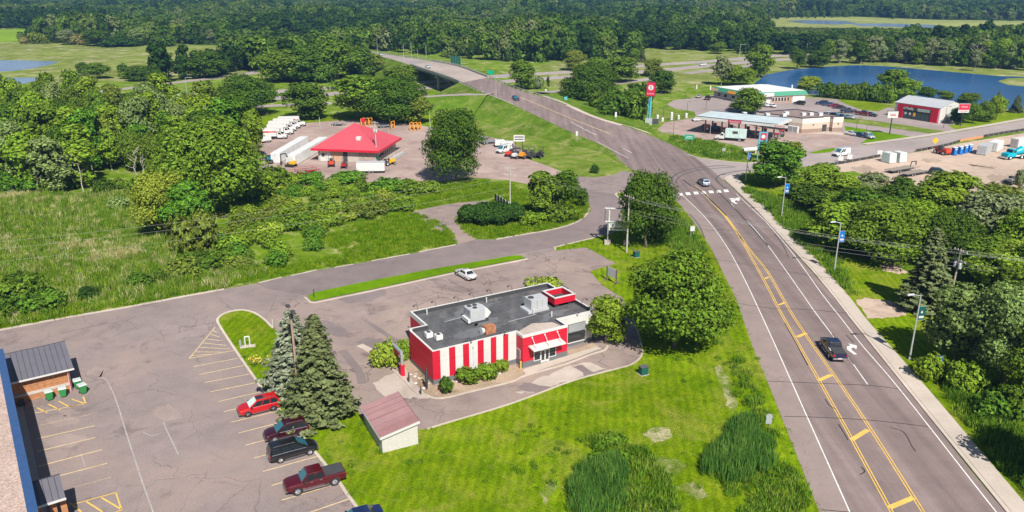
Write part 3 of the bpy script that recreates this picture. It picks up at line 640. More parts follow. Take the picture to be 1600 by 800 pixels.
# side road to the right
ST = GP([(1085, 246), (1110, 249), (1162, 254.5), (1205, 251), (1262, 243), (1350, 227.5), (1427, 217), (1485, 208), (1600, 188), (1750, 160)])
SB = GP([(1130, 282), (1140, 275.5), (1160, 271), (1205, 266.5), (1252, 261), (1330, 252), (1437, 236), (1500, 221), (1600, 204.5), (1750, 178)])
m = MB(); strip_mesh(m, catmull(ST, 4), catmull(SB, 4), 0.028); side_road = struct(m.build('side_road', 'far_asphalt')); fix_up(side_road.data)
kerb('kerb', catmull(GP([(1075, 242), (1092, 247), (1110, 249.5), (1162, 255), (1190, 253)]), 4), 0.5, 0.13, 'kerb_concrete')
o = band('kerb_walk', catmull(GP([(1075, 240.5), (1025, 215.5, 0.7), (997, 203, 1.5), (930, 183.5, 3.3), (877, 160, 4.7), (850, 150.5, 5.4)]), 5), 1.8, 0.1, 'kerb_concrete'); struct(o)
o = band('side_walk', catmull(GP([(1350, 225.5), (1427, 215), (1485, 206), (1600, 186), (1750, 158)]), 4), 2.2, 0.1, 'walk_concrete'); struct(o)
# kerb and slab pavement along the right of the main road
GUT = catmull(GP([(1690, 945), (1573, 800), (1424, 616), (1363, 540), (1331, 500), (1303, 464), (1270, 424), (1235, 386), (1200, 347), (1178, 324), (1162, 308.5), (1147, 294), (1138, 286), (1133, 280), (1138, 275.5), (1150, 272.5)]), 6)
kerb('kerb', GUT, 0.42, 0.13, 'kerb_concrete', side=-0.1)
WALK_OUT = catmull(GP([(1740, 945), (1612, 800), (1456, 616), (1385, 535), (1354, 500), (1328, 466), (1292, 424), (1255, 384), (1215, 345), (1195, 322), (1180, 306), (1166, 292), (1158, 284), (1154, 279), (1156, 275.5), (1162, 273)]), 6)
pav = struct(bpy.data.objects.new('pavement', None)); COL.objects.link(pav)
ga = offset_line(GUT, -0.36); A = []; B = []
for i in range(len(ga) - 1):
    k = 1 + int((ga[i + 1] - ga[i]).length / 1.85)
    for q in range(k): A.append(ga[i].lerp(ga[i + 1], q / k)); B.append(WALK_OUT[i].lerp(WALK_OUT[i + 1], q / k))
A.append(ga[-1]); B.append(WALK_OUT[-1])
rs = random.Random(5)
for i in range(len(A) - 1):
    a0, a1, b0, b1 = A[i], A[i + 1], B[i], B[i + 1]
    if (a1 - a0).length < 0.25: continue
    e = 0.012; d = (a1 - a0).normalized() * e; z = 0.125 + rs.uniform(-0.006, 0.006)
    m = MB(); m.hexa([(p.x, p.y, 0.01) for p in (a0 + d, b0 + d, b1 - d, a1 - d)][::-1], [(p.x, p.y, z) for p in (a0 + d, b0 + d, b1 - d, a1 - d)][::-1])
    m.build('slab', 'walk_concrete', pav)
flat('lawn', [(1740, 945), (1612, 800), (1456, 616), (1385, 535), (1354, 500), (1328, 466), (1292, 424), (1255, 384), (1215, 345), (1195, 322), (1166, 292), (1158, 276), (1205, 267), (1300, 300), (1340, 400), (1480, 450), (1540, 520), (1640, 640), (1800, 760), (1900, 945)], 0.04, 'lawn')
flat('bare_earth', rough([(1338, 470), (1355, 465), (1390, 470), (1418, 482), (1415, 492), (1385, 497), (1355, 497)], .45), 0.055, 'dirt')
flat('bare_earth', rough([(1374, 412), (1388, 410), (1405, 418), (1425, 427), (1400, 428), (1378, 422)], .45), 0.055, 'dirt')
# pale shoulder left of the white edge line
EDGE_L = catmull(GP([(1372, 900), (1327.5, 800), (1238, 600), (1200, 515), (1160, 430), (1132, 380), (1102, 340), (1076, 313)]), 6)
SHO_L = catmull(GP([(1320, 900), (1280, 800), (1200, 599), (1170, 528), (1132, 432), (1108, 384), (1077, 338), (1055, 312)]), 6)
m = MB(); strip_mesh(m, SHO_L, EDGE_L, 0.036); o = struct(m.build('road_shoulder', 'shoulder')); fix_up(o.data)

# ------------------------------------------------------------------ painted markings (parts of the road)
ZM = 0.045
def mark(name, px, w, mat, parent=None, z=ZM, sm=True):
    ln = GP(px)
    if sm and len(ln) > 2: ln = catmull(ln, 5)
    return band(name, ln, w, z, mat, parent or main_road)
def patch(name, px, mat, parent=None, z=ZM):
    o = MB().face([(p.x, p.y, p.z + z) for p in GP(px)]).build(name, mat, parent or main_road); fix_up(o.data); return o
mark('edge_line', [(1372, 900), (1327.5, 800), (1238, 600), (1200, 515), (1160, 430), (1132, 380), (1102, 340), (1066, 305)], 0.13, 'white_line')
mark('edge_line', [(1640, 900), (1556, 800), (1406, 609), (1347, 540), (1316, 500), (1283, 458), (1240, 398), (1200, 350), (1190, 340), (1150, 303)], 0.13, 'white_line')
YL = [(1450, 900), (1393, 800), (1302, 634), (1226, 500), (1200, 450), (1168, 392), (1150, 362), (1131, 336), (1108, 312)]
YR = [(1508, 900), (1442, 800), (1340, 640), (1243, 500), (1200, 426), (1172, 391), (1151, 361), (1132, 336), (1109, 311)]
for L, s in ((YL, 1), (YR, -1)):
    ln = catmull(GP(L), 5)
    for k in (-0.14, 0.14): band('centre_line', offset_line(ln, k), 0.12, ZM, 'yellow_line', main_road)
mark('centre_line', [(1108, 312), (1096, 301), (1080, 292), (1086, 290), (1103, 301.5), (1109, 311)], 0.13, 'pale_yellow_line', sm=False)
for (xa, ya), (xb, yb) in (((1389, 794), (1427, 778)), ((1330, 688), (1356, 672)), ((1279, 595), (1299, 586)), ((1245, 527), (1260, 521)), ((1217, 477), (1226, 473)), ((1195, 436), (1201, 433))):
    band('hatch_bar', GP([(xa, ya), (xb, yb)]), 0.55 if ya > 500 else 0.4, ZM + 0.003, 'yellow_line', main_road)
mark('lane_line', [(1355.6, 601), (1320, 551), (1302, 526), (1270, 483), (1235, 433), (1200, 384), (1178, 357), (1160, 339), (1142, 318)], 0.13, 'white_line')
for x, y in ((1051, 305.2), (1063, 304.2), (1075, 303.2), (1087.5, 302.2), (1099, 301.5), (1111, 300.4), (1123, 299.8), (1134.5, 298.8)):
    patch('crossing_block', [(x - 4.5, y - 2.2), (x + 2.5, y - 2.5), (x + 4.8, y + 1.4), (x - 2.2, y + 1.8)], 'white_line', z=ZM + 0.004)
patch('stop_bar', [(1139, 310.5), (1155, 309), (1157, 310.5), (1141, 312)], 'white_line')
def arrow(px, py, deg, s, mirror=1, kind='turn'):
    c = G(px, py); a = R(deg)
    def P(x, y): x *= mirror; return (c.x + (x * math.cos(a) - y * math.sin(a)) * s, c.y + (x * math.sin(a) + y * math.cos(a)) * s, c.z + ZM)
    m = MB()
    if kind == 'turn':
        pts = [(-0.75, -1.3), (-0.35, -1.3), (-0.35, -0.3), (-0.1, 0.25), (0.35, 0.45), (0.35, -0.1), (1.0, 0.75), (0.35, 1.55), (0.35, 1.0), (-0.35, 0.75), (-0.75, 0.0)]
        m.face([P(*q) for q in pts])
    else:
        m.face([P(*q) for q in ((-0.2, -1.6), (0.2, -1.6), (0.2, 0.4), (0.6, 0.4), (0, 1.6), (-0.6, 0.4), (-0.2, 0.4))])
    o = m.build('turn_arrow', 'white_line', main_road); fix_up(o.data)
arrow(1333, 546, 12, 1.15); arrow(1150, 314.5, 12, 1.6); arrow(1006, 218.5, 25, 2.0)
# beyond the junction
mark('edge_line', [(987, 250, 0.05), (937, 224, 1.1), (875, 192, 3.0), (800, 162, 5.05), (764, 148, 6.3)], 0.16, 'white_line', z=0.05)
mark('centre_line', [(1027, 246, 0), (985, 223.5, 0.8), (945, 206, 1.9), (890, 184.5, 3.5), (830, 159, 5.1), (790, 143, 6.35)], 0.3, 'pale_yellow_line', z=0.05)
mark('centre_line', [(720, 114.5, 7.35), (690, 105, 7.4), (660, 97, 7.1)], 0.3, 'faded_white', z=0.05)
mark('lane_line', [(1006, 249, 0), (960, 225, 0.9), (915, 203, 2.3), (893, 191.5, 3.2)], 0.2, 'white_line', z=0.05)
mark('lane_line', [(905, 170, 4.1), (880, 161.5, 4.7), (850, 151, 5.5)], 0.2, 'faded_white', z=0.05)
patch('turn_arrow', [(960, 219.5, 1.1), (971, 218.3, 1.1), (969.5, 221, 1.0), (962, 221, 1.0)], 'white_line', z=0.06)
patch('stop_bar', [(815, 140.5, 6.3), (833, 147.5, 5.6), (830, 148.5, 5.6), (812, 141.5, 6.3)], 'white_line', z=0.06)
mark('centre_line', [(1200, 259.5), (1262, 251.5), (1350, 239), (1440, 226), (1600, 196)], 0.14, 'faded_yellow', side_road, z=0.04)
# tar seams and scrub marks
for px, w in (([(1150, 474), (1205, 482), (1262, 484), (1335, 491)], 0.09), ([(1180, 595), (1226, 597), (1300, 600), (1362, 603), (1403, 608)], 0.1), ([(1225, 651), (1290, 653), (1370, 658), (1449, 667)], 0.1), ([(1226, 505), (1243, 535), (1252, 552), (1262, 571)], 0.14),
              ([(1289, 624), (1296, 634), (1306, 640)], 0.1), ([(1310, 663), (1318, 676), (1325, 688)], 0.11), ([(1390, 668), (1412, 676), (1425, 698), (1431, 706)], 0.1), ([(1346, 730), (1351, 737), (1344, 742)], 0.12), ([(1283, 797), (1330, 801)], 0.1),
              ([(1067, 281), (1082, 292), (1100, 303), (1135, 337)], 0.35), ([(1110, 289), (1128, 306), (1150, 328), (1200, 384)], 0.22), ([(1112, 360), (1132, 359), (1140, 361)], 0.12),
              ([(1322, 524), (1334, 536)], 0.1), ([(1300, 522), (1322, 553), (1334, 570)], 0.12), ([(1210, 365), (1222, 381), (1232, 402)], 0.1)):
    mark('tar_seam', px, w, 'tar', z=ZM + 0.006)
for px, w in (([(1050, 284), (1051, 277), (1064, 269), (1090, 262.5), (1125, 259), (1147, 260)], 0.5), ([(1057, 287), (1058, 280), (1070, 272), (1098, 265), (1150, 261)], 0.4), ([(1135, 296), (1124, 287), (1119, 279), (1128, 272.5), (1150, 268), (1175, 266)], 0.5),
              ([(1002, 228, 0.4), (1032, 241, 0), (1056, 252)], 0.4), ([(1078, 335), (1092, 352), (1101, 372)], 0.25), ([(990, 266), (1002, 274)], 0.3)):
    mark('tyre_mark', px, w, 'tyre_mark', z=ZM + 0.002)
# parking bays of the store lot
lot_par = struct(bpy.data.objects.new('parking_marks', None)); COL.objects.link(lot_par)
def bay(a, b, mat='pale_yellow_line', w=0.12, z=0.032): return band('bay_line', GP([a, b]), w, z, mat, lot_par)
for a, b in (((303, 573), (372, 560)), ((311.5, 585.5), (383, 571)), ((320, 598), (394, 584)), ((329, 612.5), (404, 597.5)), ((340, 628), (414, 611)), ((350, 643.5), (425, 626)), ((361.5, 660), (440, 641)), ((372.5, 677), (452, 657)), ((383.5, 696), (466, 675)), ((396.5, 716), (481, 694)), ((411, 737), (497, 713)), ((424.5, 759), (513, 733)), ((440, 782), (530, 755)), ((470, 806), (548, 779))):
    bay(a, b)
bay((336.5, 511), (295.5, 560.5)); bay((295.5, 560.5), (365, 548))
for a, b in (((332, 516), (339, 519.5)), ((327.5, 522), (343, 527)), ((321, 529.5), (347.5, 533)), ((316, 536), (354, 540)), ((310.5, 543), (360, 545.5)), ((304.5, 550), (346, 550.5)), ((300, 556), (330, 553.5))):
    bay(a, b)
# bays by the store
for a, b, mt in (((55, 645.5), (131, 632), 'pale_yellow_line'), ((62, 665), (141, 648), 'faded_yellow'), ((58, 686), (148, 665.5), 'pale_yellow_line'), ((57, 706), (149, 684), 'pale_yellow_line'), ((60, 729), (159, 703), 'pale_yellow_line'), ((92, 744), (168, 724), 'pale_yellow_line'), ((115, 762), (174, 746), 'faded_yellow'), ((98, 793), (181, 770), 'yellow_line'), ((181, 770), (190, 797), 'yellow_line'), ((190, 797), (150, 812), 'yellow_line')):
    bay(a, b, mt, 0.13)
for a, b in (((58, 637.5), (74, 645)), ((76, 632), (94, 641)), ((92, 627), (110, 637)), ((112, 624), (133, 631)), ((130, 620), (134, 631)), ((133, 631), (108, 636)), ((109, 786), (127, 800)), ((135, 784), (160, 800)), ((159, 778), (189, 796))):
    bay(a, b, 'yellow_line', 0.16)
mark('drive_line', [(152, 592), (165, 593), (180, 622), (200, 685), (222, 752), (240, 802)], 0.14, 'faded_white', lot_par, z=0.03)
mark('drive_line', [(255, 660), (265, 682), (279, 711)], 0.12, 'faded_white', lot_par, z=0.03)
for a, b in (((127, 710), (133, 730)), ((222, 675), (235, 681)), ((235, 682), (250, 678))): mark('drive_line', [a, b], 0.1, 'faded_white', lot_par, z=0.031)
for x in range(7):      # faded bays behind the restaurant
    a = (625 + x * 22.5, 448 - x * 4.6); bay(a, (a[0] + 12, a[1] + 8.5 - x * 0.2), 'faded_white', 0.12)
for px, w in (([(570, 500), (592, 515), (612, 528), (624, 533)], 0.75), ([(605, 467), (640, 459), (668, 451)], 0.22), ([(664, 469), (690, 462)], 0.18), ([(700, 441), (717, 446)], 0.3), ([(535, 548), (560, 580), (566, 600)], 1.1)):
    mark('tar_seam', px, w, 'dark_asphalt', lot_par, z=0.034)
flat('asphalt_patch', rough([(527, 468), (545, 461), (580, 453), (600, 452), (605, 460), (580, 470), (545, 474)], .45), 0.03, 'dark_asphalt')
flat('asphalt_patch', rough([(470, 497), (485, 495), (530, 508), (548, 522), (530, 527), (500, 515)], .45), 0.03, 'dark_asphalt')
flat('asphalt_patch', rough([(555, 535), (572, 528), (598, 530), (600, 540), (580, 546)], .45), 0.03, 'dark_asphalt')
for q in ([(70, 655), (95, 650), (128, 655), (120, 664), (85, 668)], [(72, 690), (110, 676), (140, 684), (118, 697), (80, 702)], [(62, 712), (90, 702), (118, 706), (95, 720)], [(130, 585), (150, 572), (175, 578), (160, 590)], [(88, 640), (110, 638), (125, 645), (100, 650)], [(230, 640), (262, 632), (290, 650), (258, 662)]):
    flat('asphalt_patch', rough(q, .6), 0.027, 'worn_asphalt')
for q in ([(1513, 257), (1530, 259), (1558, 262), (1552, 264), (1525, 261)], [(1540, 276), (1556, 272), (1580, 276), (1575, 290), (1552, 284)], [(1400, 262), (1425, 258), (1440, 261), (1420, 266)], [(1330, 262), (1352, 258), (1368, 264), (1345, 270)], [(1440, 250), (1462, 247), (1470, 252), (1450, 255)]):
    flat('scuffed_soil', rough(q, .8, 6), 0.024, 'scuffed')
# ------------------------------------------------------------------ plant library
def mesh_from_quads(name, V, mat, tri=False):
    """V: (n, 4 or 3, 3) float array -> mesh of separate small faces"""
    n, k = V.shape[0], V.shape[1]
    me = bpy.data.meshes.new(name); me.vertices.add(n * k); me.vertices.foreach_set('co', V.reshape(-1).astype(np.float32))
    me.loops.add(n * k); me.loops.foreach_set('vertex_index', np.arange(n * k, dtype=np.int32))
    me.polygons.add(n); me.polygons.foreach_set('loop_start', np.arange(0, n * k, k, dtype=np.int32))
    try: me.polygons.foreach_set('loop_total', np.full(n, k, dtype=np.int32))
    except Exception: pass
    me.materials.append(M(mat)); me.update(calc_edges=True); me.validate(); return me
def unit(a): return a / np.maximum(np.linalg.norm(a, axis=-1, keepdims=True), 1e-9)
def leaf_quads(P, N, size, rng, aspect=1.5, jit=0.35):
    """diamond-like leaf sprays at P facing N"""
    n = len(P); r = rng.normal(size=(n, 3)); T = unit(np.cross(N, r)); B = np.cross(N, T)
    s = size * rng.uniform(0.55, 1.35, (n, 1)); a = s * aspect ** 0.5; b = s / aspect ** 0.5
    j = lambda: rng.uniform(1 - jit, 1 + jit, (n, 1))
    lift = N * s * 0.18
    return np.stack([P - T * a * j(), P - B * b * j() + lift, P + T * a * j(), P + B * b * j() + lift], axis=1)
def crown(name, lobes, n, size, seed, mat='leaves', inner=0.14, rag=0.36):
    rng = np.random.default_rng(seed); L = np.array(lobes, float)
    area = (L[:, 3] * L[:, 4] + L[:, 4] * L[:, 5] + L[:, 3] * L[:, 5]); w = area / area.sum()
    k = rng.choice(len(L), n, p=w); c = L[k, :3]; rr = L[k, 3:]
    d = unit(rng.normal(size=(n, 3))); d[:, 2] = np.where((d[:, 2] < -0.35) & (rng.random(n) < 0.6), -d[:, 2], d[:, 2])
    # clumps: pull leaves towards clump centres so gaps open between them
    nc = max(24, n // 70); cd = unit(rng.normal(size=(nc * len(L), 3))).reshape(len(L), nc, 3)
    near = np.einsum('ij,ikj->ik', d, cd[k]); best = near.argmax(1); cdir = cd[k, best]
    pull = rng.uniform(0.15, 0.6, (n, 1)); d = unit(d * (1 - pull) + cdir * pull)
    cl = rng.uniform(-rag, rag * 0.75, (len(L), nc))[k, best]
    rad = 1.0 + cl - np.abs(rng.normal(0, 0.10, n)); deep = rng.random(n) < inner; rad[deep] *= rng.uniform(0.45, 0.9, deep.sum())
    P = c + d * rr * rad[:, None]
    N = unit(unit(d / rr) * 0.9 + cdir * 0.4 + rng.normal(size=(n, 3)) * 0.55 + np.array([0, 0, 0.35]))
    P[:, 2] = np.maximum(P[:, 2], 0.05)
    return mesh_from_quads(name, leaf_quads(P, N, size, rng), mat)
def lobes_round(rng, h, w, base=0.22, n=9):
    out = [(0, 0, h * (base + (1 - base) * 0.5), w * 0.34, w * 0.34, h * (1 - base) * 0.44)]
    for i in range(n):
        a = rng.uniform(0, 6.283); t = rng.uniform(0.05, 0.95); z = h * (base + (1 - base) * t)
        rr = w * 0.5 * math.sin(math.pi * (0.18 + 0.72 * t)) ** 0.7
        s = w * rng.uniform(0.15, 0.24); q = max(rr - s * 0.8, 0) * rng.uniform(0.75, 1.0)
        out.append((math.cos(a) * q, math.sin(a) * q, min(z, h - s * 0.8), s, s * rng.uniform(0.8, 1.2), s * rng.uniform(0.75, 1.05)))
    out.append((rng.uniform(-.05, .05) * w, rng.uniform(-.05, .05) * w, h * 0.87, w * 0.2, w * 0.2, h * 0.12))
    return out
CROWN, TRUNK = {}, {}
def trunk_mesh(name, h, r, seed, reach, mat='bark', start=0.3, limbs=6):
    rng = random.Random(seed); m = MB(); p = Vector((0, 0, 0)); r0 = r; seg = 5; pts = [p]
    for i in range(seg):
        q = Vector((rng.uniform(-.04, .04) * h, rng.uniform(-.04, .04) * h, h * 0.78 * (i + 1) / seg)); r1 = r * (1 - 0.17 * (i + 1))
        m.tube(p, q, r0 * (1.25 if i == 0 else 1), r1, 7, cap=False); p, r0 = q, r1; pts.append(q)
    for i in range(limbs):
        t = rng.uniform(start, 0.95) * seg; k = min(int(t), seg - 1); b = pts[k].lerp(pts[k + 1], t - k)
        a = rng.uniform(0, 6.283); L = reach * rng.uniform(0.5, 0.95)
        e = b + Vector((math.cos(a) * L, math.sin(a) * L, L * rng.uniform(0.4, 1.0))); mdl = b.lerp(e, 0.5) + Vector((0, 0, -0.05 * L))
        rl = r * 0.42; m.tube(b, mdl, rl, rl * 0.65, 5, cap=False); m.tube(mdl, e, rl * 0.65, rl * 0.2, 5, cap=False)
        for _ in range(2):
            a2 = a + rng.uniform(-1, 1); f = mdl + Vector((math.cos(a2) * L * .45, math.sin(a2) * L * .45, L * .35)); m.tube(mdl, f, rl * .4, rl * .12, 4, cap=False)
    return m.mesh(name, mat, smooth=True)
_r = random.Random(11)
# nominal tree: 10 m tall, 8 m wide
for i in range(6):
    CROWN['round%d' % i] = crown('crown', lobes_round(_r, 10, 8.2, 0.13, 13), 14000, 0.172, 100 + i)
for i in range(4):
    CROWN['tall%d' % i] = crown('crown', lobes_round(_r, 10, 5.0, 0.10, 13), 9500, 0.155, 200 + i)
for i in range(2):      # dense, close to the camera
    CROWN['dense%d' % i] = crown('crown', lobes_round(_r, 10, 9.6, 0.06, 18), 36000, 0.112, 300 + i, rag=0.26)
for i in range(4):      # shrubs, 3 m tall and 4 m wide
    lb = [(_r.uniform(-1.1, 1.1), _r.uniform(-1.1, 1.1), _r.uniform(0.7, 1.6), _r.uniform(.7, 1.2), _r.uniform(.7, 1.2), _r.uniform(.7, 1.1)) for _ in range(7)]
    CROWN['bush%d' % i] = crown('crown', lb, 4200, 0.105, 400 + i)
lb = [(x, y, 1.0, 1.0, 1.0, 0.75) for x, y in ((0, 0), (1.3, .2), (-1.2, .1), (.5, 1.0), (-.6, .9), (.6, -1), (-.7, -.9), (2.1, 0), (-2.1, .1))]
CROWN['hedge'] = crown('crown', lb, 15000, 0.09, 450, rag=0.08, inner=0.05)
for i in range(2):      # clipped foundation shrub
    CROWN['clipped%d' % i] = crown('crown', [(0, 0, .55, .62, .6, .55), (.3, .1, .6, .45, .45, .45), (-.3, -.1, .55, .45, .45, .5)], 1500, 0.075, 470 + i, rag=0.15)
def spruce(name, h, w, n, seed, dens=1.0):
    rng = np.random.default_rng(seed); P = []; N = []; tiers = 30
    for t in range(tiers):
        z0 = h * (0.06 + 0.93 * t / tiers); rmax = w * 0.5 * (1 - (t / tiers)) ** 0.72 + 0.08; nb = max(5, int(15 * rmax / (w * 0.5)) + 4)
        a0 = rng.uniform(0, 6.28)
        for b in range(nb):
            a = a0 + 6.283 * b / nb + rng.normal(0, 0.12); L = rmax * rng.uniform(0.72, 1.1) * (0.9 + 0.16 * math.sin(a * 2 + seed + z0 * .9) + 0.1 * math.sin(a * 5 + z0 * 2.1)); m = max(3, int(dens * 34 * L / (w * 0.5)) + 4)
            s = np.sqrt(rng.uniform(0.05, 1, m)); side = rng.normal(0, 0.11, m) * L * (1.1 - s * 0.6)
            x = np.cos(a) * s * L - np.sin(a) * side; y = np.sin(a) * s * L + np.cos(a) * side
            z = z0 - 0.20 * s * L + 0.16 * s ** 3 * L + rng.normal(0, 0.05, m) - np.abs(side) * 0.25
            P.append(np.stack([x, y, z], 1)); N.append(np.stack([np.cos(a) * 0.55 + rng.normal(0, .3, m), np.sin(a) * 0.55 + rng.normal(0, .3, m), np.full(m, 0.75)], 1))
    P = np.concatenate(P); N = unit(np.concatenate(N)); P[:, 2] = np.maximum(P[:, 2], 0.08)
    return mesh_from_quads(name, leaf_quads(P, N, 0.115 * h / 10, rng, aspect=2.0), 'needles')
CROWN['spruce0'] = spruce('crown', 10, 4.6, 0, 500, 1.6); CROWN['spruce1'] = spruce('crown', 10, 4.0, 0, 501, 1.6); CROWN['spruce2'] = spruce('crown', 10, 5.0, 0, 502, 1.7)
TRUNK['round'] = trunk_mesh('trunk', 9.0, 0.2, 1, 3.2); TRUNK['round_b'] = trunk_mesh('trunk', 9.0, 0.18, 2, 3.4, limbs=8)
TRUNK['tall'] = trunk_mesh('trunk', 9.5, 0.13, 3, 1.8, 'pale_bark', limbs=7); TRUNK['bush'] = trunk_mesh('stem', 2.2, 0.06, 4, 1.2, limbs=6, start=0.05); TRUNK['spruce'] = trunk_mesh('trunk', 9.6, 0.16, 5, 0.6, limbs=3)
TRUNK['small'] = trunk_mesh('stem', 0.9, 0.03, 6, 0.4, limbs=4, start=0.05); TRUNK['bare'] = trunk_mesh('trunk', 9.5, 0.13, 7, 3.2, 'pale_bark', start=0.2, limbs=16); TRUNK['hedge'] = trunk_mesh('stem', 1.4, 0.1, 8, 1.2, limbs=8, start=0.05)
TR_OF = {'round': 'round', 'tall': 'tall', 'dense': 'round_b', 'bush': 'bush', 'hedge': 'hedge', 'clipped': 'small', 'spruce': 'spruce'}
NOMK = {}
for k_, me_ in CROWN.items():
    a_ = np.empty(len(me_.vertices) * 3, np.float32); me_.vertices.foreach_get('co', a_); a_ = a_.reshape(-1, 3)
    NOMK[k_] = (float(np.percentile(a_[:, 2], 99.8)), float(np.percentile(np.abs(a_[:, 0]), 98.5) + np.percentile(np.abs(a_[:, 1]), 98.5)))
_tr = random.Random(77)
GREENS = {'mid': (0.146, 0.236, 0.026), 'dark': (0.087, 0.161, 0.020), 'deep': (0.046, 0.105, 0.018), 'bright': (0.211, 0.322, 0.030), 'yellow': (0.291, 0.384, 0.046), 'pale': (0.225, 0.309, 0.097), 'olive': (0.190, 0.250, 0.038), 'grey': (0.225, 0.276, 0.120),
          'blue_spruce': (0.218, 0.250, 0.170), 'spruce': (0.157, 0.194, 0.074), 'rust': (0.271, 0.255, 0.080), 'lush': (0.119, 0.250, 0.026)}
def plant(kind, base, h, w, colour, name, label, cat, group=None, var=None, rz=None, jitter=0.12, d=None):
    """one tree or shrub: Empty > trunk, crown"""
    fam = kind.rstrip('0123456789')
    t = thing(name, label, cat, base, _tr.uniform(0, 6.283) if rz is None else rz, group)
    key = kind
    if kind == fam and fam + '0' in CROWN:
        ks = [k for k in CROWN if k.rstrip('0123456789') == fam]; key = _tr.choice(ks)
    nh, nw = NOMK[key]; sc = (w / nw, (d or w) / nw, h / nh); c = GREENS[colour] if isinstance(colour, str) else colour
    v_ = _tr.uniform(1 - jitter, 1 + jitter); c = tuple(x * v_ * _tr.uniform(0.96, 1.04) for x in c)
    tk = link('trunk' if fam in ('round', 'tall', 'dense', 'spruce') else 'stem', TRUNK[TR_OF[fam]], t); s_ = min(sc[0], sc[2]); tk.scale = (s_, s_, sc[2])
    cr = link('crown', CROWN[key], t, c); cr.scale = sc
    return t
def tree(px, py, ytop, wpx, kind, colour, label, name='deciduous_tree', cat='tree', group=None, z=0.0, rz=None, dpx=None):
    b = G(px, py, z); h = height_at(b, ytop); k = scale_at(b)
    return plant(kind, b, h, wpx * k, colour, name, label, cat, group, rz=rz, d=None if dpx is None else dpx * k)

# geometry-node scatter for uncountable growth
def scatter(name, pts, scales, idx, sources, label, cat, tilt=0.0, seed=0, squash=None):
    """one object: a point cloud mesh that grows the source meshes"""
    n = len(pts); rng = np.random.default_rng(seed)
    me = bpy.data.meshes.new(name); me.vertices.add(n); me.vertices.foreach_set('co', np.asarray(pts, np.float32).reshape(-1))
    rot = np.stack([rng.normal(0, tilt, n), rng.normal(0, tilt, n), rng.uniform(0, 6.283, n)], 1).astype(np.float32)
    sc = np.asarray(scales, np.float32); sc = np.repeat(sc[:, None], 3, 1) if sc.ndim == 1 else sc
    for nm, ty, dat in (('sc', 'FLOAT_VECTOR', sc), ('rot', 'FLOAT_VECTOR', rot)):
        a = me.attributes.new(nm, ty, 'POINT'); a.data.foreach_set('vector', np.ascontiguousarray(dat, np.float32).reshape(-1))
    a = me.attributes.new('idx', 'INT', 'POINT'); a.data.foreach_set('value', np.asarray(idx, np.int32))
    o = bpy.data.objects.new(name, me); COL.objects.link(o); tag(o, label, cat, kind='stuff')
    src = bpy.data.collections.new(name + '_sources')
    for i, s in enumerate(sources):
        so = bpy.data.objects.new('%s_%02d' % (name, i), s); src.objects.link(so)
    ng = bpy.data.node_groups.new(name + '_growth', 'GeometryNodeTree')
    ng.interface.new_socket('Geometry', in_out='INPUT', socket_type='NodeSocketGeometry'); ng.interface.new_socket('Geometry', in_out='OUTPUT', socket_type='NodeSocketGeometry')
    N = ng.nodes; Lk = ng.links; gi = N.new('NodeGroupInput'); go = N.new('NodeGroupOutput'); ip = N.new('GeometryNodeInstanceOnPoints'); ci = N.new('GeometryNodeCollectionInfo')
    ci.inputs['Collection'].default_value = src; ci.inputs['Separate Children'].default_value = True; ci.inputs['Reset Children'].default_value = True
    def attr(nm, ty):
        q = N.new('GeometryNodeInputNamedAttribute'); q.data_type = ty; q.inputs['Name'].default_value = nm; return q.outputs['Attribute']
    Lk.new(gi.outputs[0], ip.inputs['Points']); Lk.new(ci.outputs[0], ip.inputs['Instance']); ip.inputs['Pick Instance'].default_value = True
    Lk.new(attr('idx', 'INT'), ip.inputs['Instance Index']); Lk.new(attr('rot', 'FLOAT_VECTOR'), ip.inputs['Rotation']); Lk.new(attr('sc', 'FLOAT_VECTOR'), ip.inputs['Scale'])
    Lk.new(ip.outputs[0], go.inputs[0])
    md = o.modifiers.new('growth', 'NODES'); md.node_group = ng
    return o
def blades(name, n, rad, h0, h1, wd, lean, seed, mat):
    rng = np.random.default_rng(seed); r = rad * np.sqrt(rng.random(n)); a = rng.uniform(0, 6.283, n)
    b = np.stack([r * np.cos(a), r * np.sin(a), np.zeros(n)], 1); h = rng.uniform(h0, h1, (n, 1))
    L = rng.normal(0, lean, (n, 2)) * h; tip = b + np.concatenate([L, h], 1); sd = rng.uniform(0, 6.283, n); t = np.stack([np.cos(sd), np.sin(sd), np.zeros(n)], 1) * wd
    mid = b * 0.45 + tip * 0.55; mid[:, :2] -= L * 0.12
    return mesh_from_quads(name, np.stack([b - t * .5, mid + t, tip, mid - t], 1), mat)
def fill_px(poly, dens, rng, avoid=(), ylim=None, z=0.0):
    """random ground points inside a surveyed outline, dens per square metre"""
    W = GP(poly); xs = [p.x for p in W]; ys = [p.y for p in W]; A = (max(xs) - min(xs)) * (max(ys) - min(ys)); n = int(A * dens)
    X = rng.uniform(min(xs), max(xs), n); Y = rng.uniform(min(ys), max(ys), n); keep = []
    AV = [GP(a) for a in avoid]
    W = np.array([(p.x, p.y) for p in W]); ok = np_inside(X, Y, W)
    for a in AV: ok &= ~np_inside(X, Y, np.array([(p.x, p.y) for p in a]))
    return np.stack([X[ok], Y[ok], np.full(ok.sum(), z)], 1)
def np_inside(X, Y, W):
    c = np.zeros(len(X), bool); j = len(W) - 1
    for i in range(len(W)):
        xi, yi = W[i]; xj, yj = W[j]
        if yi != yj:
            t = ((yi > Y) != (yj > Y)) & (X < (xj - xi) * (Y - yi) / (yj - yi) + xi); c ^= t
        j = i
    return c
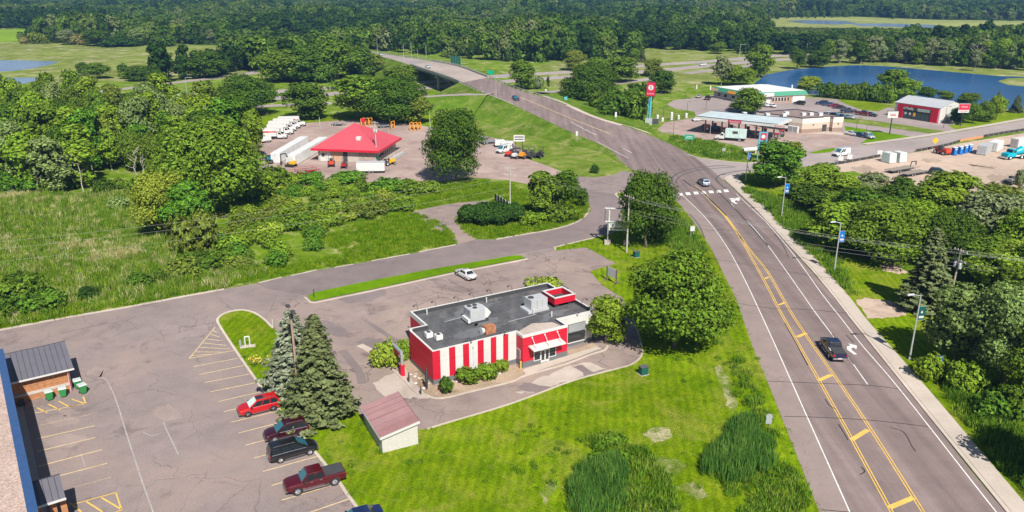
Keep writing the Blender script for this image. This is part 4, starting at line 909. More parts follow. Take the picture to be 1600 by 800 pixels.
def np_px(P):
    zr = P[:, 2] - CAM_H; fw = P[:, 1] * _cp - zr * _sp; dn = -P[:, 1] * _sp - zr * _cp
    return 800 + FPX * P[:, 0] / fw, 400 + FPX * dn / fw
# ------------------------------------------------------------------ far forest (one uncountable mass)
rng = np.random.default_rng(3)
FC = []     # crown-only sources for the far wood
_fr = random.Random(21)
for i in range(12):
    mt = ('forest_dark', 'forest_leaves', 'forest_pale')[i // 4]; tl = i % 4 == 3
    FC.append(crown('forest_crown', lobes_round(_fr, 10, 5.2 if tl else _fr.uniform(7, 10.5), 0.02, 9), 1100 if tl else 1600, 0.42, 700 + i, mt, rag=0.36))
CLEAR = [[(-400, 132), (-400, 66), (60, 66), (180, 70), (290, 71), (330, 70), (372, 82), (360, 92), (330, 116), (240, 130), (180, 200), (-400, 200)],
         [(-400, 44), (60, 45), (141, 43), (139, 54), (90, 61), (0, 67), (-400, 76)],
         [(120, 152), (240, 133), (381, 112), (430, 122), (590, 118), (600, 300), (100, 300)],
         [(560, 96), (578, 78), (640, 83), (720, 93), (800, 97), (900, 97), (1000, 88), (1000, 76), (1130, 82), (1170, 88), (1240, 86), (1340, 80), (1350, 92), (1420, 96), (1500, 104), (1800, 112), (1800, 330), (600, 330)],
         [(1180, 27), (1330, 25.5), (1460, 30), (1900, 33), (1900, 52), (1640, 66), (1480, 80), (1330, 78), (1225, 74)], [(1463, 11), (1513, 10.5), (1515, 17), (1465, 19)]]
def wood_points(y0, y1, dens, seed):
    rng = np.random.default_rng(seed); half = y1 * 0.78; n = int((y1 - y0) * 2 * half * dens)
    X = rng.uniform(-half, half, n); Y = rng.uniform(y0, y1, n); ok = np.abs(X) < Y * 0.70 + 25
    P = np.stack([X[ok], Y[ok], np.zeros(ok.sum())], 1); px, py = np_px(P); good = np.ones(len(P), bool)
    for c in CLEAR: good &= ~np_inside(px, py, np.array(c, float))
    return P[good]
bands_ = [(330, 620, 1 / 55), (620, 1000, 1 / 75), (1000, 1600, 1 / 130), (1600, 2600, 1 / 260), (2600, 5200, 1 / 900)]
PTS = []; SCL = []
for i, (a, b, dn) in enumerate(bands_):
    q = wood_points(a, b, dn, 40 + i); PTS.append(q); s = np.random.default_rng(60 + i).uniform(0.65, 1.75, len(q)) * (1, 1, 1.05, 1.25, 1.9)[i]
    sz = np.stack([s * (1, 1, 1.15, 1.5, 2.2)[i], s * (1, 1, 1.15, 1.5, 2.2)[i], s * (1.0, 1.0, 1.0, 0.9, 0.75)[i]], 1); SCL.append(sz)
q = fill_px([(1190, 45), (1330, 46), (1460, 48), (1750, 52), (1640, 68), (1480, 81), (1330, 79), (1225, 76)], 1 / 60, np.random.default_rng(77)); _, y_ = np_px(q); hh = np.clip(47 * (1 - 77 / (y_ + 32)), 2.2, 13) / 10 * np.random.default_rng(78).uniform(.7, 1.05, len(q))
PTS.append(q); SCL.append(np.stack([np.maximum(hh, .6), np.maximum(hh, .6), hh], 1))
q = fill_px([(1150, 27.5), (1330, 26), (1700, 33), (1700, 35), (1330, 29), (1190, 30)], 1 / 260, np.random.default_rng(79)); PTS.append(q); SCL.append(np.full((len(q), 3), .75))
PTS = np.concatenate(PTS); SCL = np.concatenate(SCL)
# slow variation in canopy height so the roofline of the wood rolls
SCL[:, 2] *= 1.0 + 0.28 * np.sin(PTS[:, 0] * 0.017 + 1.3) * np.sin(PTS[:, 1] * 0.013) + 0.12 * np.sin(PTS[:, 0] * 0.05)
nz = np.sin(PTS[:, 0] * .021 + 2) + np.sin(PTS[:, 1] * .017 + PTS[:, 0] * .006) + .8 * np.sin(PTS[:, 0] * .055 - PTS[:, 1] * .043) + rng.normal(0, .9, len(PTS))
gp = np.where(nz < -.5, 0, np.where(nz > 1.3, 2, 1))
scatter('forest', PTS, SCL, gp * 4 + rng.integers(0, 4, len(PTS)), FC, 'dense green broadleaf forest filling the background to the horizon', 'forest', tilt=0.05, seed=9)
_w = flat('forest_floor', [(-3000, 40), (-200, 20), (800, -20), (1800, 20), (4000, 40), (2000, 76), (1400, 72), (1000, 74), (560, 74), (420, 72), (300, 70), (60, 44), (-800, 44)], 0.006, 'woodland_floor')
# ------------------------------------------------------------------ individual trees
CW = {'mid': 'green', 'bright': 'light green', 'olive': 'olive', 'dark': 'dark green', 'lush': 'rich green', 'yellow': 'yellow-green', 'pale': 'pale', 'grey': 'grey-green', 'deep': 'blackish green', 'rust': 'brownish'}
def zone(px, py, xs, ys, xn, yn, h, col, noun, lim, place):
    sz = 'tall' if h > lim[1] else ('low' if h < lim[0] else 'middling')
    return '%s %s %s %s of %s, %s' % (sz, CW[col], noun, yn[sum(py < y for y in ys)], place, xn[sum(px > x for x in xs)])
def named(px, py, yt, w, kind, col, label, **k): return tree(px, py, yt, w, kind, col, label, **k)
# big ones close by
named(1052, 543, 392, 150, 'dense0', 'mid', 'big spreading broadleaf tree between the restaurant lot and main road')
named(1010, 386, 268, 82, 'dense1', 'dark', 'tall dark leafy tree behind the wooden power pole')
named(1030, 365, 320, 60, 'bush0', 'mid', 'leafy undergrowth right of the tree behind the power pole', name='shrub', cat='shrub')
named(946, 537, 467, 58, 'round1', 'bright', 'rounded bright green tree at the right end of the restaurant')
named(852, 462, 434, 52, 'bush1', 'yellow', 'yellow-green shrub peeking over the back of the restaurant', name='shrub', cat='shrub')
named(712, 285, 172, 82, 'dense1', 'dark', 'tall dark tree standing at the gravel edge of the rental yard')
named(464, 612, 486, 88, 'spruce2', 'blue_spruce', 'blue spruce left of the brown light pole by the parking bays', name='spruce_tree')
named(503, 654, 495, 98, 'spruce0', 'spruce', 'green spruce right of the brown light pole beside the shed', name='spruce_tree')
named(605, 570, 528, 44, 'bush2', 'yellow', 'yellow-green shrub at the drive-through clearance bar', name='shrub', cat='shrub')
named(630, 562, 530, 22, 'bush3', 'bright', 'small shrub against the red end wall of the restaurant', name='shrub', cat='shrub')
for x, y, yt, w, c, lb in ((697, 613, 590, 24, 'dark', 'first clipped shrub from the red corner of the restaurant'), (732, 598, 575, 33, 'mid', 'second clipped shrub along the striped restaurant wall'), (760, 593, 568, 30, 'mid', 'third clipped shrub along the striped restaurant wall'), (784, 581, 562, 20, 'bright', 'fourth clipped shrub, beside the restaurant entrance')):
    named(x, y, yt, w, 'clipped', c, lb, name='clipped_shrub', cat='shrub', group='clipped shrubs along the restaurant wall')
# island
t = thing('hedge', 'large dark clipped hedge mound on the loop drive island', 'hedge', G(768, 350), R(8)); k = scale_at(G(768, 350))
o = link('crown', CROWN['hedge'], t, GREENS['deep']); o.scale = (102 * k / 6.0, 7.5 / 4.0, 4.2 / 1.75); o = link('stem', TRUNK['hedge'], t); o.scale = (2.5, 2.5, 2)
named(848, 343, 268, 46, 'tall0', 'mid', 'leftmost upright tree on the loop drive island'); named(879, 335, 266, 46, 'round2', 'dark', 'taller dark tree in the middle of the loop drive island'); named(909, 324, 294, 20, 'tall1', 'dark', 'small conical tree at the right tip of the island')
named(832, 349, 330, 50, 'bush1', 'bright', 'low shrub right of the hedge mound on the island', name='shrub', cat='shrub'); named(868, 346, 318, 50, 'bush0', 'mid', 'bushy undergrowth below the island trees', name='shrub', cat='shrub')
# left side: the wood and its edge
named(335, 335, 186, 150, 'dense0', 'mid', 'large bushy tree at the right corner of the left wood', rz=1.0); named(358, 292, 205, 78, 'round3', 'bright', 'tree beside the parked moving trucks at the wood edge'); named(262, 368, 268, 84, 'dense1', 'yellow', 'yellow-green tree standing out in front of the left wood'); named(300, 378, 285, 70, 'round4', 'lush', 'rich green tree right of the yellow-green tree'); named(310, 395, 330, 60, 'bush1', 'olive', 'olive shrub below the yellow-green tree', name='shrub', cat='shrub')
named(185, 328, 306, 28, 'bush0', 'pale', 'pale rounded shrub alone in the marsh grass', name='shrub', cat='shrub')
rw = random.Random(8); WOOD = [(-60, 304), (60, 302), (150, 299), (240, 293), (330, 300), (400, 276), (404, 236), (388, 214), (335, 190), (240, 186), (150, 180), (60, 178), (-60, 186)]; pts = []
tries = 0
while len(pts) < 112 and tries < 9000:
    tries += 1; x, y = rw.uniform(-60, 404), rw.uniform(178, 304)
    if not inside(x, y, WOOD): continue
    p = G(x, y)
    if all((p - q).length > 4.4 for q in pts): pts.append(p)
for p in pts:
    px, py = PX(p); front = py > 270; h = rw.uniform(9.5, 17) if not front else rw.uniform(7, 15)
    c = rw.choice(['mid', 'mid', 'bright', 'olive', 'dark', 'lush', 'pale', 'bright']); plant(rw.choice(['round', 'tall', 'tall', 'tall']), p, h, h * rw.uniform(.42, .68), c, 'deciduous_tree', zone(px, py, (40, 110, 180, 250, 320), (272, 235, 205), ('at the frame edge', 'left part', 'left of centre', 'right of centre', 'right part', 'by the trucks'), ('in the front row', 'in the second row', 'in the third row', 'at the back'), h, c, 'tree', (11.5, 14.2), 'the left wood'), 'tree', 'trees of the left wood')
ORD = 'first second third fourth fifth sixth seventh eighth ninth tenth eleventh twelfth thirteenth last'.split()
for x in range(14):       # leafy skirt at the foot of the wood
    q_ = -30 + x * 27; c = rw.choice(['lush', 'mid', 'dark']); h = rw.uniform(2.2, 4.5); plant('bush', G(q_, rw.uniform(290, 304)), h, rw.uniform(4, 7), c, 'shrub', zone(q_, 1, tuple(-16 + 27 * i for i in range(13)), (), [q + ' from the left' for q in ORD], ('at the foot',), h, c, 'shrub', (2.8, 3.8), 'the left wood'), 'shrub', 'shrubs along the wood edge')
for i, (x, y, yt) in enumerate(((62, 303, 262), (100, 302, 240), (131, 300, 245), (217, 300, 236), (227, 298, 240))):
    b = G(x, y); t = thing('dead_tree', ORD[i] + ' pale bare trunk from the left at the edge of the left wood', 'tree', b, rw.uniform(0, 6), 'bare trunks at the wood edge'); o = link('trunk', TRUNK['tall'], t); h = height_at(b, yt); o.scale = (1.1, 1.1, h / 7.4)
# shrub belt south of the rental yard and along the service road
BELT = [(330, 372), (400, 325), (430, 290), (520, 288), (620, 300), (640, 330), (540, 346), (490, 366), (508, 390), (470, 408), (420, 425), (330, 420)]
pts = []; tries = 0
while len(pts) < 62 and tries < 5000:
    tries += 1; x, y = rw.uniform(330, 640), rw.uniform(286, 425)
    if not inside(x, y, BELT): continue
    p = G(x, y)
    if all((p - q).length > 2.6 for q in pts): pts.append(p)
for p in pts:
    px, py = PX(p); h = rw.uniform(1.6, 3.4); c = rw.choice(['olive', 'mid', 'bright', 'bright', 'yellow', 'lush']); plant('bush', p, h, rw.uniform(3.2, 5.5), c, 'shrub', zone(px, py, (380, 430, 480, 540), (385, 350, 315), ('left end', 'left part', 'middle', 'right part', 'right end'), ('at the road side', 'lower half', 'upper half', 'at the yard side'), h, c, 'shrub', (2.2, 2.8), 'the roadside thicket'), 'shrub', 'shrubs of the roadside thicket')
for x, y, yt, w, c, lb in ((425, 300, 262, 60, 'mid', 'bush in front of the excavator in the rental yard'), (487, 288, 268, 40, 'lush', 'dark green bush below the car trailers'), (545, 285, 268, 55, 'lush', 'broad dark bush at the yard edge below the red roof'), (606, 305, 278, 55, 'lush', 'broad bush in front of the white enclosed trailer'), (640, 302, 282, 50, 'mid', 'bush between the white trailer and the tall tree'), (668, 300, 284, 40, 'bright', 'bright bush left of the tall yard tree'), (400, 310, 268, 50, 'bright', 'bright bush hiding the end of the yard')):
    named(x, y, yt, w, 'bush', c, lb, name='shrub', cat='shrub')
KN = ['biggest shrub at the lower left frame edge above the kerb', 'second wide shrub above the left kerb end', 'dark shrub touching the left frame edge above the kerb', 'dark shrub behind the big one at the left frame edge', 'low blackish shrub alone above the kerb', 'dark shrub above the middle of the long kerb', 'small dark shrub right of the middle one above the kerb', 'olive shrub above the right half of the long kerb', 'wide dark shrub above the right half of the kerb', 'last shrub before the thicket above the kerb']
for i, (x, y, yt, w, c) in enumerate(((25, 478, 432, 70, 'mid'), (70, 484, 455, 60, 'lush'), (8, 490, 460, 50, 'dark'), (25, 455, 425, 60, 'dark'), (140, 466, 450, 36, 'deep'), (215, 448, 428, 45, 'dark'), (250, 440, 424, 30, 'dark'), (285, 428, 405, 60, 'olive'), (320, 420, 395, 60, 'dark'), (365, 405, 382, 50, 'mid'))):
    named(x, y, yt, w, 'bush', c, KN[i], name='shrub', cat='shrub', group='shrubs above the service road kerb')
# beyond the yard, along the highway
for a in ((257, 123, 72, 27, 'tall', 'mid', 'slim tall tree in the marsh left of the frontage road'), (320, 122, 79, 50, 'round', 'dark', 'round dark tree beside the frontage road'), (345, 117, 92, 30, 'round', 'dark', 'smaller dark tree right of the round one by the frontage road'), (385, 180, 116, 86, 'dense0', 'dark', 'wide dark tree in front of the highway at left'), (332, 182, 160, 40, 'bush', 'dark', 'dark bush below the highway lamp post'), (418, 160, 129, 30, 'round', 'mid', 'small tree between the highway lanes'), (475, 186, 129, 66, 'round', 'dark', 'round tree in front of the highway centre left'), (570, 188, 116, 92, 'round', 'mid', 'large tree behind the red roof beside the highway'), (615, 190, 122, 92, 'dense1', 'dark', 'broad dark tree behind the red roof'), (652, 192, 150, 52, 'round', 'olive', 'olive tree at the right end of the row behind the red roof'), (628, 140, 103, 52, 'round', 'mid', 'tree at the left foot of the overpass'), (663, 150, 134, 9, 'spruce', 'spruce', 'tiny conifer on the bank beside the slip road'),
          (440, 128, 78, 66, 'round', 'mid', 'leftmost tree of the clump behind the highway'), (482, 127, 72, 64, 'round', 'dark', 'second tree of the clump behind the highway'), (528, 124, 62, 66, 'round', 'mid', 'third tree of the clump behind the highway'), (562, 120, 74, 54, 'round', 'dark', 'fourth tree of the clump behind the highway'), (582, 117, 84, 46, 'round', 'olive', 'last tree of the clump beside the overpass road'), (505, 128, 98, 50, 'bush', 'dark', 'low bush under the highway clump'), (410, 108, 66, 60, 'round', 'mid', 'tree behind the left end of the highway clump'), (455, 126, 98, 50, 'bush', 'deep', 'dark low bush at the left of the highway clump'),
          (815, 139, 94, 42, 'round', 'mid', 'tree right of the overpass on the verge'), (840, 139, 118, 16, 'bush', 'grey', 'grey shrub right of the overpass'), (856, 139, 119, 5, 'tall', 'deep', 'thin columnar evergreen right of the overpass'), (920, 166, 100, 84, 'dense0', 'dark', 'large dark tree at the slip road right of the main road'), (898, 110, 78, 32, 'round', 'olive', 'olive tree across the highway'), (968, 128, 88, 58, 'round', 'mid', 'tree by the slip road behind the tall sign'), (935, 122, 90, 40, 'round', 'mid', 'tree left of the slip road clump'), (1020, 119, 92, 30, 'round', 'olive', 'round tree in the highway verge'), (1033, 146, 110, 36, 'round', 'dark', 'dark tree right behind the tall pole sign'), (1004, 97, 77, 10, 'spruce', 'spruce', 'small spruce on the far highway verge'), (992, 96, 75, 16, 'round', 'mid', 'small tree next to the far spruce'),
          (965, 186, 138, 56, 'bush', 'dark', 'wide bush below the slip road clump'), (993, 188, 142, 50, 'bush', 'mid', 'wide bush left of the tall sign post'), (940, 178, 142, 40, 'bush', 'mid', 'bush under the large tree at the slip road'), (1000, 160, 128, 40, 'bush', 'dark', 'bush behind the tall sign post'), (1127, 133, 88, 30, 'tall', 'grey', 'tall grey-green tree left of the lake'), (1146, 133, 102, 36, 'round', 'bright', 'bright tree left of the lake'), (1186, 122, 70, 40, 'round', 'mid', 'tree at the left shore of the lake'), (1166, 133, 106, 28, 'round', 'bright', 'small bright tree by the lake shore'), (1122, 84, 66, 24, 'round', 'mid', 'small tree beside the far highway'),
          (1168, 176, 138, 50, 'round', 'mid', 'leafy tree in front of the green-roofed strip mall'), (1262, 145, 119, 34, 'round', 'yellow', 'yellow-green willow at the lake behind the strip mall'), (1245, 108, 75, 24, 'round', 'dark', 'left of two dark trees on the far lake shore'), (1278, 106, 78, 34, 'round', 'dark', 'right of two dark trees on the far lake shore'),
          (1392, 150, 108, 42, 'round', 'mid', 'tall tree in the hedge row behind the parked cars'), (1416, 158, 122, 36, 'round', 'bright', 'bright tree at the right end of the lakeside hedge row'), (1446, 156, 135, 28, 'round', 'dark', 'tree behind the left half of the parts store roof'), (1475, 155, 142, 27, 'round', 'mid', 'small round tree behind the parts store'), (1512, 163, 145, 30, 'round', 'mid', 'round tree at the lake right of the parts store'), (1499, 195, 166, 26, 'round', 'deep', 'dark tree under the parts store pole sign'), (1519, 193, 162, 26, 'round', 'mid', 'second tree in the row right of the parts store'), (1538, 190, 158, 26, 'round', 'mid', 'third tree in the row right of the parts store'), (1556, 188, 150, 26, 'round', 'bright', 'fourth tree in the row right of the parts store'), (1556, 175, 143, 17, 'spruce', 'spruce', 'left spruce on the lake lawn'), (1587, 176, 148, 18, 'spruce', 'spruce', 'right spruce on the lake lawn')):
    nm = 'spruce_tree' if a[4] == 'spruce' else ('shrub' if a[4] == 'bush' else 'deciduous_tree'); named(*a, name=nm, cat='shrub' if a[4] == 'bush' else 'tree')
for i in range(12):
    x = 1290 + i * 9; named(x, 152 + i * 0.8, 128 + (i % 3) * 3, 24, 'bush', rw.choice(['dark', 'mid', 'mid']), ['first', 'second', 'third', 'fourth', 'fifth', 'sixth', 'seventh', 'eighth', 'ninth', 'tenth', 'eleventh', 'last'][i] + ' bush from the left in the hedge row along the lake', name='shrub', cat='shrub', group='hedge row along the lake')
for i in range(26):       # birches along the far shore
    x = 1300 + i * 12 + rw.uniform(-4, 4); c = rw.choice(['mid', 'pale', 'grey', 'dark', 'bright']); yt = 62 + rw.uniform(-6, 6); named(x, 99 + max(0, (x - 1400)) * 0.05 + rw.uniform(-2, 1), yt, rw.uniform(18, 28), rw.choice(['tall', 'tall', 'round']), c, zone(x, 1, (1340, 1380, 1420, 1460, 1500, 1540), (), ('left end', 'left third', 'left of centre', 'centre', 'right of centre', 'right third', 'right end'), ('in the tree line',), 62 - yt, c, 'tree', (-2, 2), 'the far lake shore'), group='trees along the far lake shore')
b = G(1522, 111); t = thing('bare_tree', 'pale half-bare tree on the far lake shore', 'tree', b, 0.4); o = link('trunk', TRUNK['bare'], t); h = height_at(b, 62); o.scale = (h / 9, h / 9, h / 8); o = link('crown', CROWN['tall2'], t, GREENS['grey']); o.scale = (h / 14, h / 14, h / 16)
for a in ((1560, 106, 62), (1450, 98, 66), (1375, 97, 60)):
    b = G(a[0], a[1]); t = thing('dead_tree', 'pale leaning trunk among the lake shore trees', 'tree', b, rw.uniform(0, 6), 'pale trunks on the lake shore'); h = height_at(b, a[2]); o = link('trunk', TRUNK['tall'], t); o.scale = (1.5, 1.5, h / 7.4); o.rotation_euler = (0.12, 0.1, 0)
for a in ((130, 119, 97, 16, 'round', 'dark'), (153, 123, 99, 42, 'round', 'mid'), (190, 112, 99, 20, 'bush', 'dark'), (222, 126, 103, 42, 'round', 'dark'), (110, 120, 112, 22, 'bush', 'dark'), (205, 123, 110, 30, 'bush', 'mid'), (82, 68, 40, 18, 'round', 'dark'), (60, 68, 50, 30, 'bush', 'olive'), (105, 70, 46, 26, 'round', 'grey'), (125, 70, 52, 24, 'bush', 'rust'), (150, 72, 46, 40, 'round', 'dark'), (175, 73, 58, 50, 'bush', 'deep'), (222, 70, 42, 34, 'round', 'pale'), (255, 72, 55, 40, 'bush', 'dark'), (205, 72, 58, 40, 'bush', 'deep'), (285, 66, 38, 30, 'round', 'yellow'), (40, 68, 56, 16, 'bush', 'rust'), (330, 68, 46, 14, 'tall', 'grey')):
    named(*a[:6], zone(a[0], a[1], (70, 120, 170, 215, 260), (100,), ('left edge', 'left', 'left of middle', 'right of middle', 'right', 'right edge'), ('in the near part', 'in the far part'), -(a[2] - a[1]) / 10, a[5], 'bush' if a[4] == 'bush' else 'tree', (1.5, 2.4), 'the far marsh'), name='marsh_shrub' if a[4] == 'bush' else 'deciduous_tree', cat='shrub' if a[4] == 'bush' else 'tree', group='growth in the far marsh')
# right side: mass of trees between the pavement and the building site
for a in ((1212, 292, 222, 74, 'round1', 'lush', 'leafy tree by the light pole at the junction corner'), (1238, 262, 222, 34, 'tall', 'olive', 'thin tree tops behind the junction corner tree'), (1283, 308, 258, 62, 'round', 'bright', 'bright tree right of the junction corner tree'), (1260, 315, 285, 60, 'bush', 'dark', 'dark bush right of the junction corner'), (1478, 352, 272, 100, 'round0', 'bright', 'bright green tree in front of the flatbed trailers'), (1380, 405, 318, 120, 'dense1', 'mid', 'broad tree above the mown grass by the pavement'), (1310, 385, 318, 90, 'round', 'bright', 'light green tree behind the blue banner pole'), (1340, 360, 295, 80, 'round', 'dark', 'dark tree behind the light green one'), (1430, 400, 315, 100, 'dense0', 'bright', 'large bright tree right of the broad one'), (1400, 345, 288, 70, 'round', 'dark', 'dark tree at the edge of the soil patch'), (1530, 390, 300, 90, 'round', 'grey', 'grey-green tree behind the power pole'), (1478, 418, 330, 80, 'dense1', 'dark', 'dark tree left of the power pole top'), (1575, 380, 302, 80, 'round', 'pale', 'pale tree at the right frame edge above the wires'), (1580, 455, 378, 90, 'dense0', 'yellow', 'yellow-green tree right of the power pole'), (1545, 440, 370, 80, 'round', 'mid', 'mid green tree behind the power pole'), (1440, 352, 290, 60, 'round', 'mid', 'tree left of the bright one by the trailers'), (1560, 340, 290, 70, 'round', 'olive', 'olive tree at the edge of the dirt site'),
          (1490, 570, 452, 96, 'round1', 'pale', 'silvery willow in front of the power pole'), (1565, 600, 445, 110, 'dense1', 'pale', 'tall silvery tree at the right frame edge'), (1530, 560, 480, 80, 'round', 'mid', 'green tree between the two silvery ones'), (1510, 612, 568, 60, 'bush', 'bright', 'bright shrub behind the blue road sign'), (1590, 540, 440, 70, 'round', 'dark', 'dark tree behind the tall silvery one'), (1590, 655, 600, 60, 'bush', 'mid', 'shrub low at the right frame edge'), (1450, 590, 556, 44, 'bush', 'bright', 'low shrub beside the green banner pole'), (1555, 650, 610, 60, 'bush', 'lush', 'low lush shrub below the silvery trees'), (1630, 640, 500, 120, 'dense0', 'mid', 'tree at the right, mostly outside the frame'), (1660, 760, 620, 110, 'round', 'mid', 'roadside tree outside the right frame edge shading the pavement')):
    nm = 'shrub' if a[4] == 'bush' else 'deciduous_tree'; named(*a, name=nm, cat='shrub' if a[4] == 'bush' else 'tree')
named(1444, 484, 358, 72, 'spruce1', 'spruce', 'tall spruce left of the power pole on the right', name='spruce_tree')
pts = []
MASS = [(1262, 300), (1330, 300), (1420, 315), (1530, 330), (1640, 330), (1660, 470), (1560, 520), (1500, 470), (1440, 410), (1360, 400), (1290, 350)]
while len(pts) < 34:
    x, y = rw.uniform(1262, 1660), rw.uniform(300, 520)
    if inside(x, y, MASS):
        p = G(x, y)
        if (p - G(1482, 480)).length > 8 and not (1455 < x < 1530 and y > 400) and all((p - q).length > 4.5 for q in pts): pts.append(p)
for p in pts:
    px, py = PX(p); h = rw.uniform(6.5, 10.5) if py > 400 else rw.uniform(4.6, 6.8); c = rw.choice(['mid', 'bright', 'dark', 'mid', 'grey', 'lush', 'bright']); plant(rw.choice(['round', 'round', 'tall']), p, h, rw.uniform(6, 9), c, 'deciduous_tree', zone(px, py, (1340, 1420, 1500, 1580), (420, 370, 335), ('left end', 'left part', 'middle', 'right part', 'at the frame edge'), ('in the front', 'in the second row', 'in the third row', 'at the site edge'), h, c, 'tree', (5.6, 7.5), 'the right stand'), 'tree', 'stand of trees by the building site')
b = G(1565, 395); t = thing('bare_tree', 'bare branching tree in the stand above the wires', 'tree', b, 0.4); o = link('trunk', TRUNK['bare'], t); h = height_at(b, 325); o.scale = (h / 8,) * 3
b = G(1590, 300); t = thing('bare_tree', 'thin bare tree by the skid loader', 'tree', b, 1.4); o = link('trunk', TRUNK['bare'], t); h = height_at(b, 252); o.scale = (h / 9, h / 9, h / 8); o = link('crown', CROWN['tall1'], t, GREENS['grey']); o.scale = (h / 12, h / 12, h / 14)
b = G(752, 182, 0); t = thing('bare_tree', 'grey leafless shrub on the bank by the main road', 'shrub', b, 1.0); o = link('trunk', TRUNK['bare'], t); o.scale = (.55, .55, .4)
named(928, 271, 256, 13, 'bush', 'deep', 'small dark bush alone on the grass triangle', name='shrub', cat='shrub')

# ------------------------------------------------------------------ tall grass, reeds and lawn blades
rng = np.random.default_rng(12)
TUFT = [blades('marsh_tuft', 42, 0.75, 0.5, 1.25, 0.035, 0.22, 800 + i, 'marsh_blades') for i in range(5)]
MARSH = [(-80, 306), (60, 304), (200, 302), (330, 330), (330, 372), (420, 425), (350, 450), (200, 477), (0, 512), (-80, 528)]
STRAW = [blades('straw_tuft', 46, 0.75, 0.6, 1.35, 0.035, 0.22, 810 + i, 'straw_blades') for i in range(3)]
q = fill_px(MARSH, 1.7, rng); big = np.sin(q[:, 0] * 0.16 + 1) + np.sin(q[:, 1] * 0.23 + q[:, 0] * 0.07) + np.sin(q[:, 0] * .41 - q[:, 1] * .33) * .7 + rng.normal(0, .75, len(q))
ix = rng.integers(0, 5, len(q)); ix[big > 2.2] = 5 + rng.integers(0, 3, (big > 2.2).sum()); hs = rng.uniform(0.6, 1.25, len(q)); hs[big < -1.2] *= 1.35
scatter('marsh_grass', q, hs, ix, TUFT + STRAW, 'tall rough green and straw-coloured grass of the left marsh', 'grass', 0.1, 13)
GREEN_T = [blades('rough_tuft', 40, 0.7, 0.25, 0.7, 0.04, 0.25, 820 + i, 'lawn_blades') for i in range(4)]
q = np.concatenate([fill_px([(330, 430), (420, 420), (540, 400), (700, 362), (715, 380), (650, 393), (575, 407), (475, 424), (400, 441), (300, 458)], 2.2, rng), fill_px([(500, 372), (640, 330), (690, 350), (712, 372), (640, 385), (540, 398)], 2.0, rng), fill_px([(560, 300), (640, 290), (740, 285), (800, 290), (820, 300), (745, 314), (690, 318), (640, 332)], 2.0, rng), fill_px(ISLAND, 2.5, rng), fill_px([(-80, 530), (0, 514), (200, 478), (340, 452), (330, 440), (180, 466), (-80, 512)], 2.5, rng)])
scatter('rough_grass', q, rng.uniform(0.6, 1.3, len(q)), rng.integers(0, 4, len(q)), GREEN_T, 'rough green verge grass beyond the service road', 'grass', 0.1, 14)
REED = [blades('reed', 90, 0.8, 1.0, 1.9, 0.035, 0.13, 840 + i, 'dark_reeds') for i in range(4)]
q = np.concatenate([fill_px([(905, 735), (960, 715), (975, 745), (968, 800), (930, 815), (895, 800), (892, 765)], 2.6, rng), fill_px([(1140, 665), (1160, 655), (1180, 672), (1205, 700), (1200, 735), (1150, 758), (1110, 745), (1098, 725), (1130, 700)], 2.6, rng)])
scatter('reeds', q, rng.uniform(0.7, 1.15, len(q)), rng.integers(0, 4, len(q)), REED, 'dark green reed beds in the wet hollows of the lawn', 'reeds', 0.06, 15)
SEDGE = [blades('sedge', 70, 0.8, 0.35, 0.95, 0.04, 0.22, 850 + i, 'reed_blades') for i in range(4)]
q = np.concatenate([fill_px([(905, 690), (950, 680), (1000, 700), (1040, 740), (1060, 800), (960, 810), (980, 750), (960, 712)], 2.2, rng), fill_px([(1095, 720), (1150, 755), (1210, 735), (1230, 720), (1270, 800), (1180, 830), (1150, 790)], 1.6, rng), fill_px([(1140, 560), (1150, 558), (1215, 660), (1205, 700), (1185, 672), (1150, 620)], 0.8, rng)])
scatter('sedge_grass', q, rng.uniform(0.6, 1.2, len(q)), rng.integers(0, 4, len(q)), SEDGE, 'bright knee-high sedge around the reed beds', 'grass', 0.1, 16)
q = np.concatenate([fill_px([(1160, 295), (1200, 330), (1260, 390), (1300, 430), (1340, 470), (1290, 370), (1230, 310)], 1.2, rng), fill_px([(1470, 600), (1560, 640), (1700, 790), (1700, 900), (1600, 760), (1530, 690)], 2.0, rng), fill_px([(1040, 330), (1070, 345), (1105, 395), (1060, 400), (1040, 380)], 2.0, rng), fill_px([(1050, 213), (1120, 224), (1185, 248), (1165, 253), (1110, 247), (1075, 238), (1040, 222)], 0.6, rng)])
scatter('verge_grass', q, rng.uniform(0.8, 1.4, len(q)), rng.integers(0, 4, len(q)), SEDGE, 'long grass on the verges right of the main road', 'grass', 0.1, 17)
SHORT = [blades('lawn_patch', 70, 0.6, 0.04, 0.13, 0.03, 0.4, 860 + i, 'lawn_blades') for i in range(3)]
q = fill_px(LAWN, 1.1, rng)
scatter('lawn_grass', q, rng.uniform(0.7, 1.3, len(q)), rng.integers(0, 3, len(q)), SHORT, 'short uneven blades of the mown lawn', 'grass', 0.05, 18)
q = fill_px(LAWN, 0.28, rng); sel = np.sin(q[:, 0] * .31) + np.sin(q[:, 1] * .27 + 1) + rng.normal(0, .6, len(q)) > .8; q = q[sel]
scatter('lawn_tufts', q, rng.uniform(.25, .6, len(q)), rng.integers(0, 4, len(q)), SEDGE, 'ragged taller tufts dotted over the lawn', 'grass', 0.1, 20)
WEED = crown('weed', [(0, 0, .5, .8, .8, .5), (.5, .2, .4, .5, .5, .4)], 500, 0.1, 870, 'reed_blades')
q = fill_px([(905, 700), (930, 683), (965, 682), (985, 705), (975, 725), (955, 718), (915, 728)], 0.5, rng)
scatter('weeds', q, rng.uniform(0.6, 1.3, len(q)), np.zeros(len(q), int), [WEED], 'leafy weeds at the top of the left reed bed', 'weeds', 0.1, 19)
